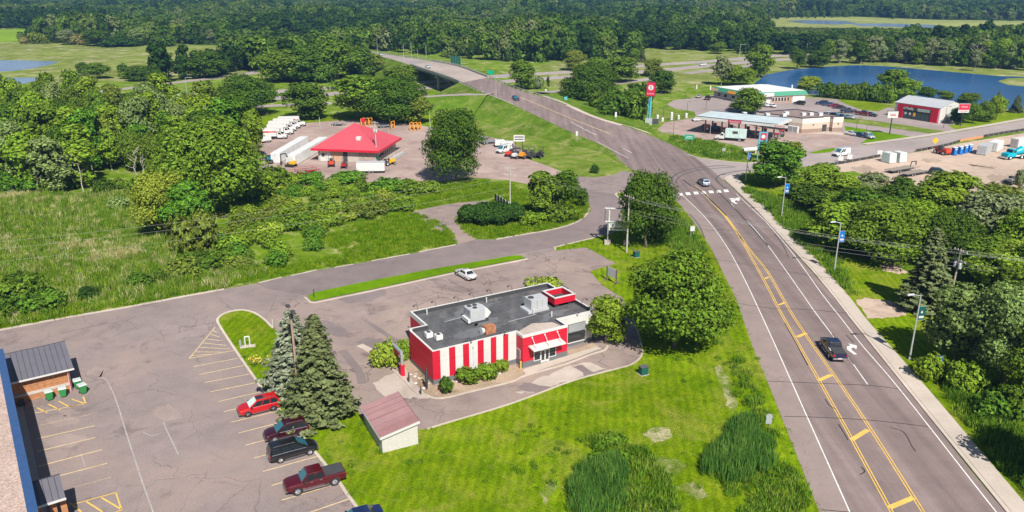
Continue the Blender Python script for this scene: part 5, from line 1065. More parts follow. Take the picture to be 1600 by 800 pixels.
for q in ([(1005, 680), (1020, 668), (1045, 668), (1050, 685), (1025, 692)], [(1010, 725), (1035, 713), (1075, 725), (1060, 745), (1030, 738)], [(1055, 760), (1085, 752), (1110, 775), (1090, 782)], [(1010, 790), (1040, 775), (1065, 800), (1030, 815)], [(842, 770), (865, 750), (870, 765), (852, 790)], [(1117, 575), (1125, 570), (1138, 590), (1150, 640), (1140, 648), (1128, 610)]):
    flat('bare_patch', rough(q, .5), 0.058, 'bare_lawn')
# ------------------------------------------------------------------ restaurant (local frame: x along the front, y to the back)
RB = thing('restaurant_building', 'flat-roofed restaurant with red and white striped walls and dark roof', 'building', G(677.5, 601), R(29.9))
BW, BD, BH = 24.1, 12.1, 4.45
def bx(name, mat, x0, x1, y0, y1, z0, z1, parent=RB, bevel=0.0): return MB().box(x0, x1, y0, y1, z0, z1).build(name, mat, parent, bevel=bevel)
BASE = 0.62
bx('wall', 'white_wall', 0.02, 18.2, 0.02, 7.0, 0.6, BH - 0.26); bx('wall', 'white_wall', 18.2, BW, 0.62, BD, 0.0, BH - 0.26); bx('wall', 'red_wall', 2.2, 18.2, 6.99, 12.05, 0.0, BH - 0.26)
bx('wall_base', 'grey_base', 0.0, 11.7, -0.02, 0.4, 0.0, BASE); bx('wall_base', 'grey_base', -0.02, 0.3, 0.02, 7.02, 0.0, BASE - 0.002); bx('wall_base', 'grey_base', 18.5, BW + 0.02, 0.60, 1.0, 0.0, BASE)
# red end wall in two panels with a joint
for z0, z1 in ((BASE, 2.95), (2.98, BH)): bx('wall_panel', 'red_wall', -0.03, 0.02, 0.0, 7.02, z0, z1)
bx('wall_joint', 'white_trim', -0.022, 0.01, 0.0, 7.0, 2.945, 2.985)
# stripes: red and white panels, split by a joint
xs = [0.0, 1.0, 2.2, 3.05, 4.1, 4.95, 6.15, 7.0, 8.0, 8.8, 9.8, 10.55, 11.72]
for i in range(12):
    c = 'red_wall' if i % 2 == 0 else 'white_wall'
    for z0, z1 in ((BASE, 2.95), (2.975, BH)):
        bx('wall_panel', c, (xs[i] if i else -0.03), xs[i + 1] - 0.006, -0.03 if i % 2 == 0 else -0.018, 0.02, z0, z1)
# entrance block
ex0, ex1, ey = 11.72, 18.5, -1.65
bx('entrance_block', 'red_wall', ex0, ex1, ey + 0.02, 0.6, 0.6, BH - 0.26)
bx('wall_base', 'grey_base', ex0 - 0.02, ex1 + 0.02, ey - 0.02, 0.6, 0.0, 0.8)
bx('wall_joint', 'deep_red', ex0, 13.1, ey + 0.005, ey + 0.1, 3.02, 3.05); bx('wall_joint', 'deep_red', ex0 - 0.005, ex0 + 0.1, ey + 0.1, 0.0, 3.02, 3.05)
w = bx('window', 'white_trim', ex0 - 0.03, ex0 + 0.1, -1.05, -0.2, 1.0, 2.3); bx('pane', 'glass', ex0 - 0.045, ex0 - 0.02, -0.97, -0.28, 1.08, 2.22, w)
# glazed entrance: frame, panes, double door
fr = bx('entrance_frame', 'white_trim', 13.35, 16.75, ey - 0.05, ey + 0.1, 0.55, 2.45)
for x0, x1 in ((13.45, 14.3), (15.75, 16.65)): bx('pane', 'glass', x0, x1, ey - 0.07, ey - 0.045, 0.68, 2.36, fr)
bx('pane', 'glass', 14.42, 15.66, ey - 0.07, ey - 0.045, 1.95, 2.36, fr)
for x0 in (14.4, 15.06):
    d = bx('door', 'white_trim', x0, x0 + 0.62, ey - 0.09, ey - 0.04, 0.1, 1.9); bx('pane', 'glass', x0 + 0.1, x0 + 0.52, ey - 0.105, ey - 0.085, 0.45, 1.75, d); bx('handle', 'steel', x0 + 0.5, x0 + 0.54, ey - 0.15, ey - 0.1, 0.9, 1.2, d)
aw = MB().hexa([(12.55, ey - 1.35, 2.62), (17.4, ey - 1.35, 2.62), (17.4, ey + 0.02, 2.75), (12.55, ey + 0.02, 2.75)], [(12.55, ey - 1.35, 2.80), (17.4, ey - 1.35, 2.80), (17.4, ey + 0.02, 2.92), (12.55, ey + 0.02, 2.92)]).build('awning', 'white_trim', RB)
for x in (13.1, 15.0, 16.9):
    MB().tube((x, ey - 1.2, 2.85), (x, ey - 0.02, 3.95), 0.045, n=6).build('tie_rod', 'white_trim', aw); MB().box(x - 0.1, x + 0.1, ey - 0.06, ey, 3.88, 4.08).build('bracket', 'white_trim', aw)
# glazed corner of the white wing
w = bx('window', 'charcoal', 20.1, 22.9, 0.56, 0.7, 0.55, 3.3); bx('shutter_panel', 'steel', 20.15, 22.85, 0.54, 0.57, 2.1, 3.25, w); bx('pane', 'glass', 20.2, 22.8, 0.545, 0.565, 0.75, 2.05, w); bx('sill', 'white_trim', 20.0, 23.0, 0.45, 0.62, 0.52, 0.62, w)
w = bx('window', 'charcoal', 18.75, 19.15, 0.56, 0.7, 0.9, 3.3); bx('pane', 'glass', 18.8, 19.1, 0.54, 0.565, 1.0, 3.2, w)
for y in (2.0, 5.2, 8.4):
    w = bx('window', 'charcoal', BW - 0.05, BW + 0.04, y, y + 2.0, 0.9, 3.0); bx('pane', 'glass', BW + 0.03, BW + 0.055, y + .1, y + 1.9, 1.0, 2.9, w)
# roof membrane inside a parapet
RF = [(0.25, 0.25), (11.95, 0.25), (11.95, -1.4), (18.25, -1.4), (18.25, 0.87), (23.85, 0.87), (23.85, BD - 0.25), (2.45, BD - 0.25), (2.45, 6.75), (0.25, 6.75)]
OUT = [(0, 0), (11.7, 0), (11.7, ey), (18.5, ey), (18.5, 0.6), (BW, 0.6), (BW, BD), (2.2, BD), (2.2, 7.0), (0, 7.0)]
m = MB(); m.face([(x, y, BH - 0.2) for x, y in RF]); o = m.build('roof', 'membrane', RB); fix_up(o.data)
for i in range(len(OUT)):
    a, b = OUT[i], OUT[(i + 1) % len(OUT)]; c, d = RF[(i + 1) % len(OUT)], RF[i]
    far = i in (6, 7, 8, 5); h = BH + (0.38 if far else 0.06); hi = BH + (0.30 if far else 0.0)
    m = MB().mat('red_wall' if i in (2, 1) and False else 'white_trim'); m.hexa([(a[0], a[1], BH - 0.26), (b[0], b[1], BH - 0.26), (c[0], c[1], BH - 0.26), (d[0], d[1], BH - 0.26)], [(a[0], a[1], h), (b[0], b[1], h), (c[0], c[1], h), (d[0], d[1], h)])
    m.build('parapet', None, RB)
    m = MB(); e = 0.012; q = Vector((d[0] + c[0] - a[0] - b[0], d[1] + c[1] - a[1] - b[1], 0)).normalized() * e
    m.face([(d[0] + q.x, d[1] + q.y, BH - 0.21), (c[0] + q.x, c[1] + q.y, BH - 0.21), (c[0] + q.x, c[1] + q.y, h - 0.03), (d[0] + q.x, d[1] + q.y, h - 0.03)]); m.build('parapet_lining', 'charcoal', RB)
flat_r = MB().face([(12.2, -1.1, BH - 0.19), (18.0, -1.1, BH - 0.19), (17.6, 0.6, BH - 0.19), (15.0, 1.6, BH - 0.19), (12.2, 0.3, BH - 0.19)]).build('roof_stain', 'concrete', RB)
for i in range(11): MB().box(2.6 + i * 2.05, 2.64 + i * 2.05, .9, 11.8, BH - .2, BH - .185).build('roof_seam', 'grey_base', RB)
for y in (3.2, 6.6, 9.4): MB().box(2.6, 23.8, y, y + .04, BH - .2, BH - .186).build('roof_seam', 'grey_base', RB)
for q in ([(4, 2.2), (7, 1.6), (10.5, 2.6), (9, 4.4), (5.5, 4.0)], [(8, 4.6), (11.5, 4.4), (12.5, 5.8), (9.5, 6.8)], [(15.5, 1.4), (20, 2.0), (22, 3.4), (18.5, 3.6)], [(6, 8), (12, 9), (16, 10.6), (9, 10.8)]):
    MB().face([(x, y, BH - .193) for x, y in rough(q, .8, 6)]).build('roof_stain', 'roof_grime', RB)
for x, y, l in ((5.2, 7.6, 3.8), (12.5, 3.4, 4.5)): MB().tube((x, y, BH - .1), (x + l, y + .3, BH - .1), .05).build('roof_pipe', 'steel', RB)
# red roof box
tx0, tx1, ty0, ty1 = 20.3, 23.7, 4.3, 7.55
for nm, q in (('front', (tx0, tx1, ty0, ty0 + 0.2)), ('back', (tx0, tx1, ty1 - 0.2, ty1)), ('left', (tx0, tx0 + 0.2, ty0 + 0.2, ty1 - 0.2)), ('right', (tx1 - 0.2, tx1, ty0 + 0.2, ty1 - 0.2))):
    p = bx('roof_box_panel', 'red_wall', q[0], q[1], q[2], q[3], BH + 0.35, 5.72); bx('trim', 'white_trim', q[0] - 0.04, q[1] + 0.04, q[2] - 0.04, q[3] + 0.04, 5.72, 5.82, p)
for x, y in ((tx0 + 0.3, ty0 + 0.3), (tx1 - 0.9, ty0 + 0.3), (tx0 + 0.3, ty1 - 0.9), (tx1 - 0.9, ty1 - 0.9)): bx('roof_box_leg', 'charcoal', x, x + 0.6, y, y + 0.6, BH - 0.2, BH + 0.4)
bx('roof_box_floor', 'charcoal', tx0 + 0.2, tx1 - 0.2, ty0 + 0.2, ty1 - 0.2, BH + 0.36, BH + 0.45)
# gooseneck wall lamps
def goose(x, y, dx, dy, z=BH + 0.2):
    m = MB(); m.pipe([(x, y, z), (x, y, z + 0.55), (x + dx * .15, y + dy * .15, z + 0.75), (x + dx * .5, y + dy * .5, z + 0.8), (x + dx * .75, y + dy * .75, z + 0.62)], 0.035, 5); m.tube((x + dx * .75, y + dy * .75, z + .64), (x + dx * .85, y + dy * .85, z + .48), 0.05, 0.16, 8); m.build('gooseneck_lamp', 'charcoal', RB)
for x in (3.3, 6.0, 9.4, 11.8, 14.6, 18.0, 22.0): goose(x, BD - 0.1, -0.25, 1.0)
for y in (3.0, 7.8, 8.6, 9.4): goose(BW - 0.1, y, 1, 0.1)
for x in (4.9, 9.7, 21.2): goose(x, 0.35 if x < 12 else 0.9, 0.3, -0.9, BH - 0.1)
for x, y in ((4.3, 11.2), (13.3, 11.0), (16.9, 4.2), (18.5, 2.2)): MB().tube((x, y, BH - 0.2), (x, y, BH + 0.55), 0.09, n=8).build('vent_pipe', 'white_trim', RB)
bx('conduit_box', 'charcoal', 5.42, 5.52, -0.1, -0.02, 3.6, 3.8); MB().tube((5.5, -0.08, 0.6), (5.5, -0.08, 4.2), 0.03).build('downspout', 'white_trim', RB)
MB().tube((6.6, -0.12, 1.2), (6.9, -1.6, 0.25), 0.07).build('downspout', 'white_trim', RB)
bx('kerb_post', 'yellow_line', 11.25, 11.4, -1.9, -1.75, 0.0, 1.15)
# rooftop units (stand on the roof)
def on_roof(x, y, z=BH - 0.2): return RB.matrix_basis @ Vector((x, y, z))
RB.rotation_euler = (0, 0, R(29.9)); RB.matrix_basis = Matrix.Translation(RB.location) @ Matrix.Rotation(R(29.9), 4, 'Z')
h = thing('rooftop_air_unit', 'large grey rooftop air handler with sloped hood on the dark roof', 'air unit', on_roof(9.2, 6.2), R(29.9))
MB().box(-1.35, 1.35, -1.0, 1.0, 0, 0.3).build('curb', 'charcoal', h)
MB().box(-1.35, 0.85, -1.0, 1.0, 0.302, 2.0).build('cabinet', 'hvac', h, bevel=0.03)
MB().extrude_y([(0.85, 0.45), (0.85, 1.85), (1.25, 1.75), (1.75, 1.1), (1.25, 0.5)], -0.9, 0.9).build('intake_hood', 'hvac_white', h)
for y in (-0.85, 0.05): MB().box(-1.375, -1.345, y, y + 0.8, 0.45, 1.9).build('access_panel', 'steel', h)
for x, y in ((-0.8, 0.45), (0.0, 0.45), (-0.4, -0.4)): MB().tube((x, y, 2.0), (x, y, 2.1), 0.3, n=14).build('fan', 'charcoal', h)
MB().box(-1.7, -1.36, -1.0, 0.9, 0.25, 0.75).build('economiser', 'hvac_white', h)
h = thing('rooftop_air_unit', 'grey boxy rooftop air conditioner beside the red roof box', 'air unit', on_roof(17.9, 5.6), R(29.9))
MB().box(-1.7, 1.6, -1.2, 1.1, 0, 0.35).build('curb', 'hvac', h); MB().box(-1.1, 1.5, -0.95, 0.95, 0.352, 1.75).build('cabinet', 'hvac', h, bevel=0.03); MB().tube((-0.55, 0.1, 1.75), (-0.55, 0.1, 1.84), 0.42, n=16).build('fan', 'charcoal', h)
MB().box(-0.2, -0.15, -0.99, -0.94, 0.4, 1.7).build('panel_edge', 'steel', h); MB().box(0.6, 0.65, -0.99, -0.94, 0.4, 1.7).build('panel_edge', 'steel', h)
h = thing('exhaust_fan_box', 'rusty brown exhaust box with a round fan on the dark roof', 'exhaust fan', on_roof(8.6, 1.9), R(29.9)); MB().box(-0.5, 0.95, -0.55, 0.6, 0, 1.0).build('housing', 'rust', h, bevel=0.03); MB().tube((-0.95, 0, 0.45), (-0.5, 0, 0.45), 0.5, 0.3, 12).build('fan_cone', 'hvac_white', h); MB().box(-0.3, 0.8, -0.4, 0.45, 1.0, 1.06).build('cap', 'rust', h)
for x, y, lb in ((1.5, 4.4, 'left of two small white condensers on the roof corner'), (2.3, 3.2, 'right of two small white condensers on the roof corner')):
    h = thing('condenser_unit', lb, 'condenser', on_roof(x, y), R(29.9), 'small condensers on the restaurant roof'); MB().box(-0.45, 0.45, -0.4, 0.4, 0.06, 0.75).build('cabinet', 'hvac_white', h, bevel=0.03); MB().tube((0.0, 0, 0.75), (0, 0, 0.79), 0.28, n=12).build('fan', 'charcoal', h); MB().box(-0.5, 0.5, -0.42, 0.42, 0, 0.06).build('skid', 'charcoal', h)
# planting bed with kerb, rocks
bed = [(640, 590), (628, 560), (600, 540), (640, 555), (676, 603), (745, 585), (803, 570), (816, 577), (822, 582), (800, 596), (740, 610), (690, 622), (665, 616)]
flat('planting_bed', bed, 0.055, 'mulch')
flat('planting_bed', [(886, 549), (925, 537), (936, 541), (905, 551), (888, 555)], 0.055, 'mulch')
flat('entrance_walk', [(816, 578), (884, 557), (932, 542), (940, 545), (895, 562), (822, 586)], 0.075, 'walk_concrete')
kerb('kerb', catmull(GP([(560, 541), (598, 566), (625, 588), (648, 612), (662, 618), (690, 623), (742, 611), (800, 597), (822, 587), (882, 570), (925, 554), (944, 548), (950, 541)]), 4), 0.26, 0.13, 'kerb_concrete')
kerb('kerb', GP([(562, 540), (578, 548)]), 1.0, 0.12, 'kerb_concrete')
rr_ = random.Random(4)
for i in range(22):
    x, y = rr_.choice([(rr_.uniform(640, 670), rr_.uniform(585, 612)), (rr_.uniform(690, 790), 0)])
    if y == 0: y = 601 - (x - 677) * 0.262 + rr_.uniform(5, 12)
    b = G(x, y); s = rr_.uniform(0.12, 0.3); m = MB(); m.lathe([(s * .5, 0), (s, s * .25), (s * .8, s * .6), (s * .3, s * .8)], 6); t = m.build('rock', 'rock'); t.location = (b.x, b.y, 0.05); t.rotation_euler = (0, 0, rr_.uniform(0, 6)); tag(t, 'pale landscaping rock in the planting bed around the restaurant', 'rock', 'rocks in the restaurant bed')
# drive-through bar
cl = thing('clearance_bar', 'blue-grey drive-through clearance arch with red base and red hanging bar', 'clearance bar', G(629, 587), R(29.9))
MB().box(-0.25, 0.25, -0.25, 0.25, 0, 1.55).build('base', 'red_wall', cl); MB().box(-0.16, 0.16, -0.16, 0.16, 1.55, 3.0).build('post', 'steel', cl); MB().box(-0.16, 0.16, -0.05, 3.0, 3.0, 3.35).build('arm', 'steel', cl)
hb = MB().box(-0.1, 0.1, 0.7, 2.6, 2.35, 2.65).build('hanging_bar', 'red_wall', cl); MB().box(-0.11, 0.11, 2.6, 2.85, 2.34, 2.66).build('end_band', 'white_trim', hb); MB().box(-0.11, 0.11, 0.45, 0.7, 2.34, 2.66).build('end_band', 'white_trim', hb)
for y in (0.9, 2.4): MB().tube((0, y, 2.65), (0, y, 3.0), 0.02).build('chain', 'steel', hb)
for x, y, h_, w_, lb in ((667, 609, 3.3, 0.42, 'dark tall rounded menu board back at the restaurant corner'), (639, 597, 1.4, 0.25, 'short dark order post in the planting bed'), (657.5, 617, 1.2, 0.22, 'dark bollard by the bed kerb')):
    t = thing('menu_board', lb, 'menu board', G(x, y), R(100)); n = 10; pr = [(w_ * math.sin(math.pi * (0.12 + 0.88 * k / n)) + 0.04, h_ * k / n) for k in range(n + 1)]
    m = MB(); m.lathe([(max(a, .05), z) for a, z in pr], 10); o = m.build('board', 'charcoal', t, smooth=True); o.scale = (1, 0.4, 1); MB().box(-0.2, 0.2, -0.15, 0.15, 0, 0.12).build('foot', 'steel', t)

# ------------------------------------------------------------------ white block shed with a pink metal roof
sh = thing('shed', 'small white block shed with a pinkish-brown metal roof on the lawn', 'shed', G(598, 708.5), R(26.5))
SW, SD = 3.95, 6.75
m = MB(); m.hexa([(0, 0, 0), (SW, 0, 0), (SW, SD, 0), (0, SD, 0)], [(0, 0, 1.95), (SW, 0, 2.72), (SW, SD, 2.72), (0, SD, 1.95)]); m.build('wall', 'block_wall', sh)
k_ = (2.72 - 1.95) / SW
def rz_(x): return 2.02 + k_ * x
ys = [-0.22, 1.6, 2.0, 3.4, 3.6, 4.8, 5.8, SD + 0.2]
for i in range(7):
    m = MB(); x0, x1 = -0.25, SW + 0.2; y0, y1 = ys[i] + 0.006, ys[i + 1] - 0.006
    m.hexa([(x0, y0, rz_(x0)), (x1, y0, rz_(x1)), (x1, y1, rz_(x1)), (x0, y1, rz_(x0))], [(x0, y0, rz_(x0) + .06), (x1, y0, rz_(x1) + .06), (x1, y1, rz_(x1) + .06), (x0, y1, rz_(x0) + .06)]); m.build('roof_sheet', 'pink_roof', sh)
for y in (1.6, 2.0, 3.4, 3.6, 4.8, 5.8) + tuple(0.05 + 0.2 * q for q in range(7)):
    m = MB(); m.hexa([(-0.25, y - 0.025, rz_(-.25) + .05), (SW + .2, y - 0.025, rz_(SW + .2) + .05), (SW + .2, y + 0.025, rz_(SW + .2) + .05), (-.25, y + 0.025, rz_(-.25) + .05)], [(-0.25, y - 0.015, rz_(-.25) + .1), (SW + .2, y - 0.015, rz_(SW + .2) + .1), (SW + .2, y + 0.015, rz_(SW + .2) + .1), (-.25, y + 0.015, rz_(-.25) + .1)]); m.build('roof_seam', 'pink_seam', sh)
m = MB(); m.hexa([(-0.25, -0.27, rz_(-.25) - .2), (SW + .2, -0.27, rz_(SW + .2) - .2), (SW + .2, -0.21, rz_(SW + .2) - .2), (-.25, -0.21, rz_(-.25) - .2)], [(-0.25, -0.27, rz_(-.25) + .07), (SW + .2, -0.27, rz_(SW + .2) + .07), (SW + .2, -0.21, rz_(SW + .2) + .07), (-.25, -0.21, rz_(-.25) + .07)]); m.build('fascia', 'white_trim', sh)
MB().box(-0.33, -0.26, -0.25, SD + .2, rz_(-.25) - .1, rz_(-.25) + .04).build('gutter', 'galv', sh); MB().box(SW + .2, SW + .25, -0.25, SD + .2, rz_(SW + .2) - .05, rz_(SW + .2) + .1).build('ridge_cap', 'pink_seam', sh)

# ------------------------------------------------------------------ store at the left frame edge (x along its wall, y into the lot)
W0, W1 = G(5, 545, 6), G(60, 800, 6); sa = heading(W0, W1)
ST_ = thing('store_building', 'large store with gravel roof and blue parapet at the left frame edge', 'building', (W0.x, W0.y, 0), sa)
# local: x runs towards the camera along the wall; +y points away from the lot?  wall outside is on the left of travel
def sx(name, mat, x0, x1, y0, y1, z0, z1, parent=ST_): return MB().box(x0, x1, y0, y1, z0, z1).build(name, mat, parent)
def stl(P): v = Vector((P[0] - W0.x, P[1] - W0.y)); c, s = math.cos(sa), math.sin(sa); return (v.x * c + v.y * s, -v.x * s + v.y * c)
LL = 80
sx('wall', 'tan_wall', 0.0, LL, -40, -0.42, 0, 5.6); sx('roof', 'gravel_roof_mat', 0.3, LL, -40, -0.75, 5.6, 5.75); sx('parapet', 'blue_cap', -0.1, LL, -0.76, 0.0, 5.5, 6.0); sx('parapet', 'blue_cap', -0.1, 0.4, -40, -0.76, 5.5, 5.995)
sx('gutter', 'white_trim', 0, LL, -0.42, -0.28, 5.3, 5.5); sx('wall_plinth', 'stone_band', 6, LL, -0.42, -0.3, 0, 1.0)
def annex(x0, x1, y0, y1, zh, zl, nseam, brick=True):
    """lean-to with a seamed metal roof falling towards +x"""
    n = nseam; zz = lambda x: zh + (zl - zh) * (x - x0) / (x1 - x0)
    for i in range(n):
        a, b = y0 + (y1 - y0) * i / n + 0.01, y0 + (y1 - y0) * (i + 1) / n - 0.01
        MB().hexa([(x0, a, zh - .08), (x1, a, zl - .08), (x1, b, zl - .08), (x0, b, zh - .08)], [(x0, a, zh), (x1, a, zl), (x1, b, zl), (x0, b, zh)]).build('roof_panel', 'slate_roof', ST_)
        if i: MB().hexa([(x0, a - .035, zh - .02), (x1, a - .035, zl - .02), (x1, a + .015, zl - .02), (x0, a + .015, zh - .02)], [(x0, a - .03, zh + .06), (x1, a - .03, zl + .06), (x1, a + .01, zl + .06), (x0, a + .01, zh + .06)]).build('roof_seam', 'seam_dark', ST_)
    sx('gutter', 'white_trim', x1, x1 + 0.12, y0, y1 + 0.02, zl - 0.16, zl + 0.02); sx('ridge_trim', 'seam_dark', x0 - 0.1, x0, y0, y1, zh - 0.1, zh + 0.05)
annex(-2.9, 3.4, -0.05, 6.5, 4.1, 3.0, 11)
sx('annex_wall', 'brick', -2.5, 2.75, -0.4, 5.9, 0.0, 2.98); sx('stone_band', 'stone_band', 2.7, 2.95, 0.0, 5.95, 0.75, 1.05); sx('brick_footing', 'brick', 2.75, 2.88, 0.0, 5.9, 0, 0.75)
# brick courses proud of the wall
for i in range(9):
    for j in range(5): sx('brick', 'brick', 2.73, 2.775 + 0.006 * ((i + j) % 2), 0.05 + i * 0.65, 0.62 + i * 0.65, 1.08 + j * 0.37, 1.42 + j * 0.37)
for z0 in (0.03, 0.4):
    for i in range(9): sx('brick', 'brick', 2.87, 2.9 + 0.006 * (i % 2), 0.05 + i * 0.65, 0.66 + i * 0.65, z0, z0 + 0.34)
MB().box(2.9, 3.1, 5.75, 5.95, 0, 2.95).build('post', 'white_trim', ST_); MB().box(3.12, 3.22, 5.8, 5.9, 0, 2.95).build('downspout', 'deep_red', ST_)
annex(28.7, 31.6, -0.3, 2.2, 4.0, 3.2, 5)
for y in (0.9, 1.7): sx('brick_column', 'brick', 30.4, 30.9, y, y + 0.5, 0, 3.2)
sx('annex_wall', 'brick', 28.9, 31.2, -0.4, 0.3, 0, 3.2)
for i in range(9): sx('walk_slab', 'walk_grey', 4.2 + i * 2.7, 6.88 + i * 2.7, -0.42, 0.62, 0.0, 0.15)
sx('handrail', 'charcoal', 4.05, 4.2, 0.3, 0.9, 0.15, 1.0)
# sheds of green wheeled bins
def bin_(x, y, rz, lb):
    c, s = math.cos(sa), math.sin(sa); t = thing('wheeled_bin', lb, 'bin', (W0.x + x * c - y * s, W0.y + x * s + y * c, 0.03), sa + rz, 'green bins beside the store')
    w = 0.42
    MB().hexa([(-.3, -.28, .12), (.3, -.28, .12), (.3, .28, .12), (-.3, .28, .12)], [(-w, -w, 1.15), (w, -w, 1.15), (w, w, 1.15), (-w, w, 1.15)]).build('body', 'bin_green', t, bevel=0.03)
    MB().hexa([(-.46, -.46, 1.15), (.46, -.46, 1.15), (.46, .46, 1.15), (-.46, .46, 1.15)], [(-.4, -.4, 1.25), (.4, -.4, 1.25), (.4, .4, 1.25), (-.4, .4, 1.25)]).build('lid', 'bin_lid', t)
    for q in (-.3, .3): MB().tube((-.33, q - .04, .13), (-.33, q + .04, .13), .13, n=10).build('wheel', 'tyre', t)
    MB().tube((-.5, -.3, 1.05), (-.5, .3, 1.05), .03).build('handle', 'charcoal', t)
bin_(4.1, 3.4, 0.1, 'green wheeled bin against the brick annex, nearest the store wall'); bin_(4.15, 4.85, -0.1, 'green wheeled bin beside the white annex post'); bin_(4.6, 6.9, 0.2, 'green wheeled bin with pale lid right of the annex'); bin_(2.9, 6.6, 0.0, 'green wheeled bin in the shade behind the annex corner')

# ------------------------------------------------------------------ rental shop with the red pyramid roof
def hip(name, parent, q, z0, apex, mat):
    m = MB()
    for i in range(4): m.face([q[i], q[(i + 1) % 4], apex])
    return m.build(name, mat, parent)
E0, E1, E2, E3 = G(486, 232, 3.6), G(592, 236, 3.6), G(626, 214.5, 3.6), G(520, 208, 3.6)
ra = heading(E0, E1); rb = thing('rental_shop', 'rental shop with a big red pyramid roof in the gravel yard', 'building', (E0.x, E0.y, 0), ra)
def rl(P): v = Vector((P[0] - E0.x, P[1] - E0.y)); c, s = math.cos(ra), math.sin(ra); return (v.x * c + v.y * s, -v.x * s + v.y * c)
RW = rl(E1)[0]; RDp = rl(E2)[1] * 0.98
AP = (RW * 0.42, RDp * 0.62, 8.8)
for i, (a, b) in enumerate((((0, 0), (RW, 0)), ((RW, 0), (RW, RDp)), ((RW, RDp), (0, RDp)), ((0, RDp), (0, 0)))):
    m = MB(); m.face([(a[0], a[1], 3.6), (b[0], b[1], 3.6), AP]); m.build('roof_slope', 'red_roof', rb)
for q in ((-0.1, RW + .1, -0.12, 0.05), (-0.1, RW + .1, RDp - .05, RDp + .12), (-.12, .05, .05, RDp - .05), (RW - .05, RW + .12, .05, RDp - .05)): MB().box(q[0], q[1], q[2], q[3], 3.05, 3.62).build('fascia', 'red_fascia', rb)
MB().box(0.1, RW - .1, 0.1, RDp - .1, 3.0, 3.1).build('soffit', 'tan_siding', rb)
MB().box(1.4, RW - 1.4, 1.2, RDp - 1.2, 0, 3.05).build('wall', 'tan_siding', rb)
for x0, x1, mt in ((2.0, 3.6, 'white_paint'), (3.8, 5.0, 'white_trim'), (5.2, 8.3, 'plywood'), (8.6, 9.8, 'charcoal'), (10.0, 13.0, 'tan_siding'), (13.2, RW - 1.5, 'stone_wall')): MB().box(x0, x1, 1.1, 1.3, 0.05, 2.9).build('wall_panel', mt, rb)
w = MB().box(2.4, 3.3, 1.02, 1.12, 1.3, 2.2).build('window', 'charcoal', rb); MB().box(2.47, 3.23, 1.0, 1.03, 1.37, 2.13).build('pane', 'glass', rb if False else w)
MB().box(RW - 1.45, RW - 1.3, 1.4, RDp - 1.4, 0.0, 1.0).build('wall_panel', 'stone_wall', rb)
for i in range(7):
    y = 3 + i * (RDp - 6) / 7; w = MB().box(RW - 1.42, RW - 1.28, y, y + 1.6, 1.0, 2.8).build('window', 'charcoal', rb); MB().box(RW - 1.3, RW - 1.26, y + .12, y + 1.48, 1.1, 2.7).build('pane', 'glass', w)
MB().box(RW - 1.4, RW - 1.24, 1.6, 3.0, 0.6, 2.9).build('green_banner', 'sign_green', rb)
for i in range(5): MB().tube((RW + 0.8 + 0.4 * i, 3 + i * 2.4, 0), (RW + 0.8 + .4 * i, 3 + i * 2.4, 1.2), 0.04).build('ramp_post', 'white_trim', rb)
MB().hexa([(RW + .2, 2, 0), (RW + 2.2, 2, 0), (RW + 3.4, 14, 0), (RW + 1.2, 14, 0)], [(RW + .2, 2, .1), (RW + 2.2, 2, .1), (RW + 3.4, 14, 0.6), (RW + 1.2, 14, .6)]).build('access_ramp', 'bridge_concrete', rb)
for (x0, y0), (x1, y1) in (((RW + 0.3, 2), (RW + 1.3, 14)), ((RW + 2.2, 2), (RW + 3.4, 14))): MB().pipe([(x0, y0, 1.0), (x1, y1, 1.6)], 0.05).build('ramp_rail', 'white_trim', rb)
for x, y, s in ((RW * .62, RDp * .25, .6), (RW * .5, RDp * .78, .5)):
    zz = 3.6 + (9.2 - 3.6) * min(y / (RDp * .62), 1) * 0.97; MB().box(x - s, x + s, y - s, y + s, zz - .5, zz + .55).build('roof_vent', 'hvac_white' if s > .55 else 'red_fascia', rb)
# container-style white sheds left of the shop
for k, (a, b, wd, lb) in enumerate(((G(424, 255), G(470, 227), 2.6, 'long white shipping container left of the rental shop'), (G(448, 259), G(500, 228), 2.6, 'second white shipping container against the rental shop'))):
    t = thing('shipping_container', lb, 'container', a, heading(a, b)); L = (b - a).length
    MB().box(0, L, -2.5, 0, 0.1, 2.75).build('body', 'container_white', t)
    for i in range(int(L / .6)): MB().box(.2 + i * .6, .45 + i * .6, -2.54, -2.5, .2, 2.65).build('rib', 'container_white', t)
    for y in (-1.25, 0.0): MB().box(-.05, 0, y - 1.2, y - .04, .15, 2.7).build('door', 'container_white', t)
    for y in (-1.9, -1.35, -1.1, -.5): MB().tube((-.08, y, .2), (-.08, y, 2.65), .03).build('lock_bar', 'steel', t)

# ------------------------------------------------------------------ strip mall, filling station, parts store
def frame(P0, P1): return heading(P0, P1)
a, b = G(1177, 163), G(1262, 160); mh = frame(a, b)
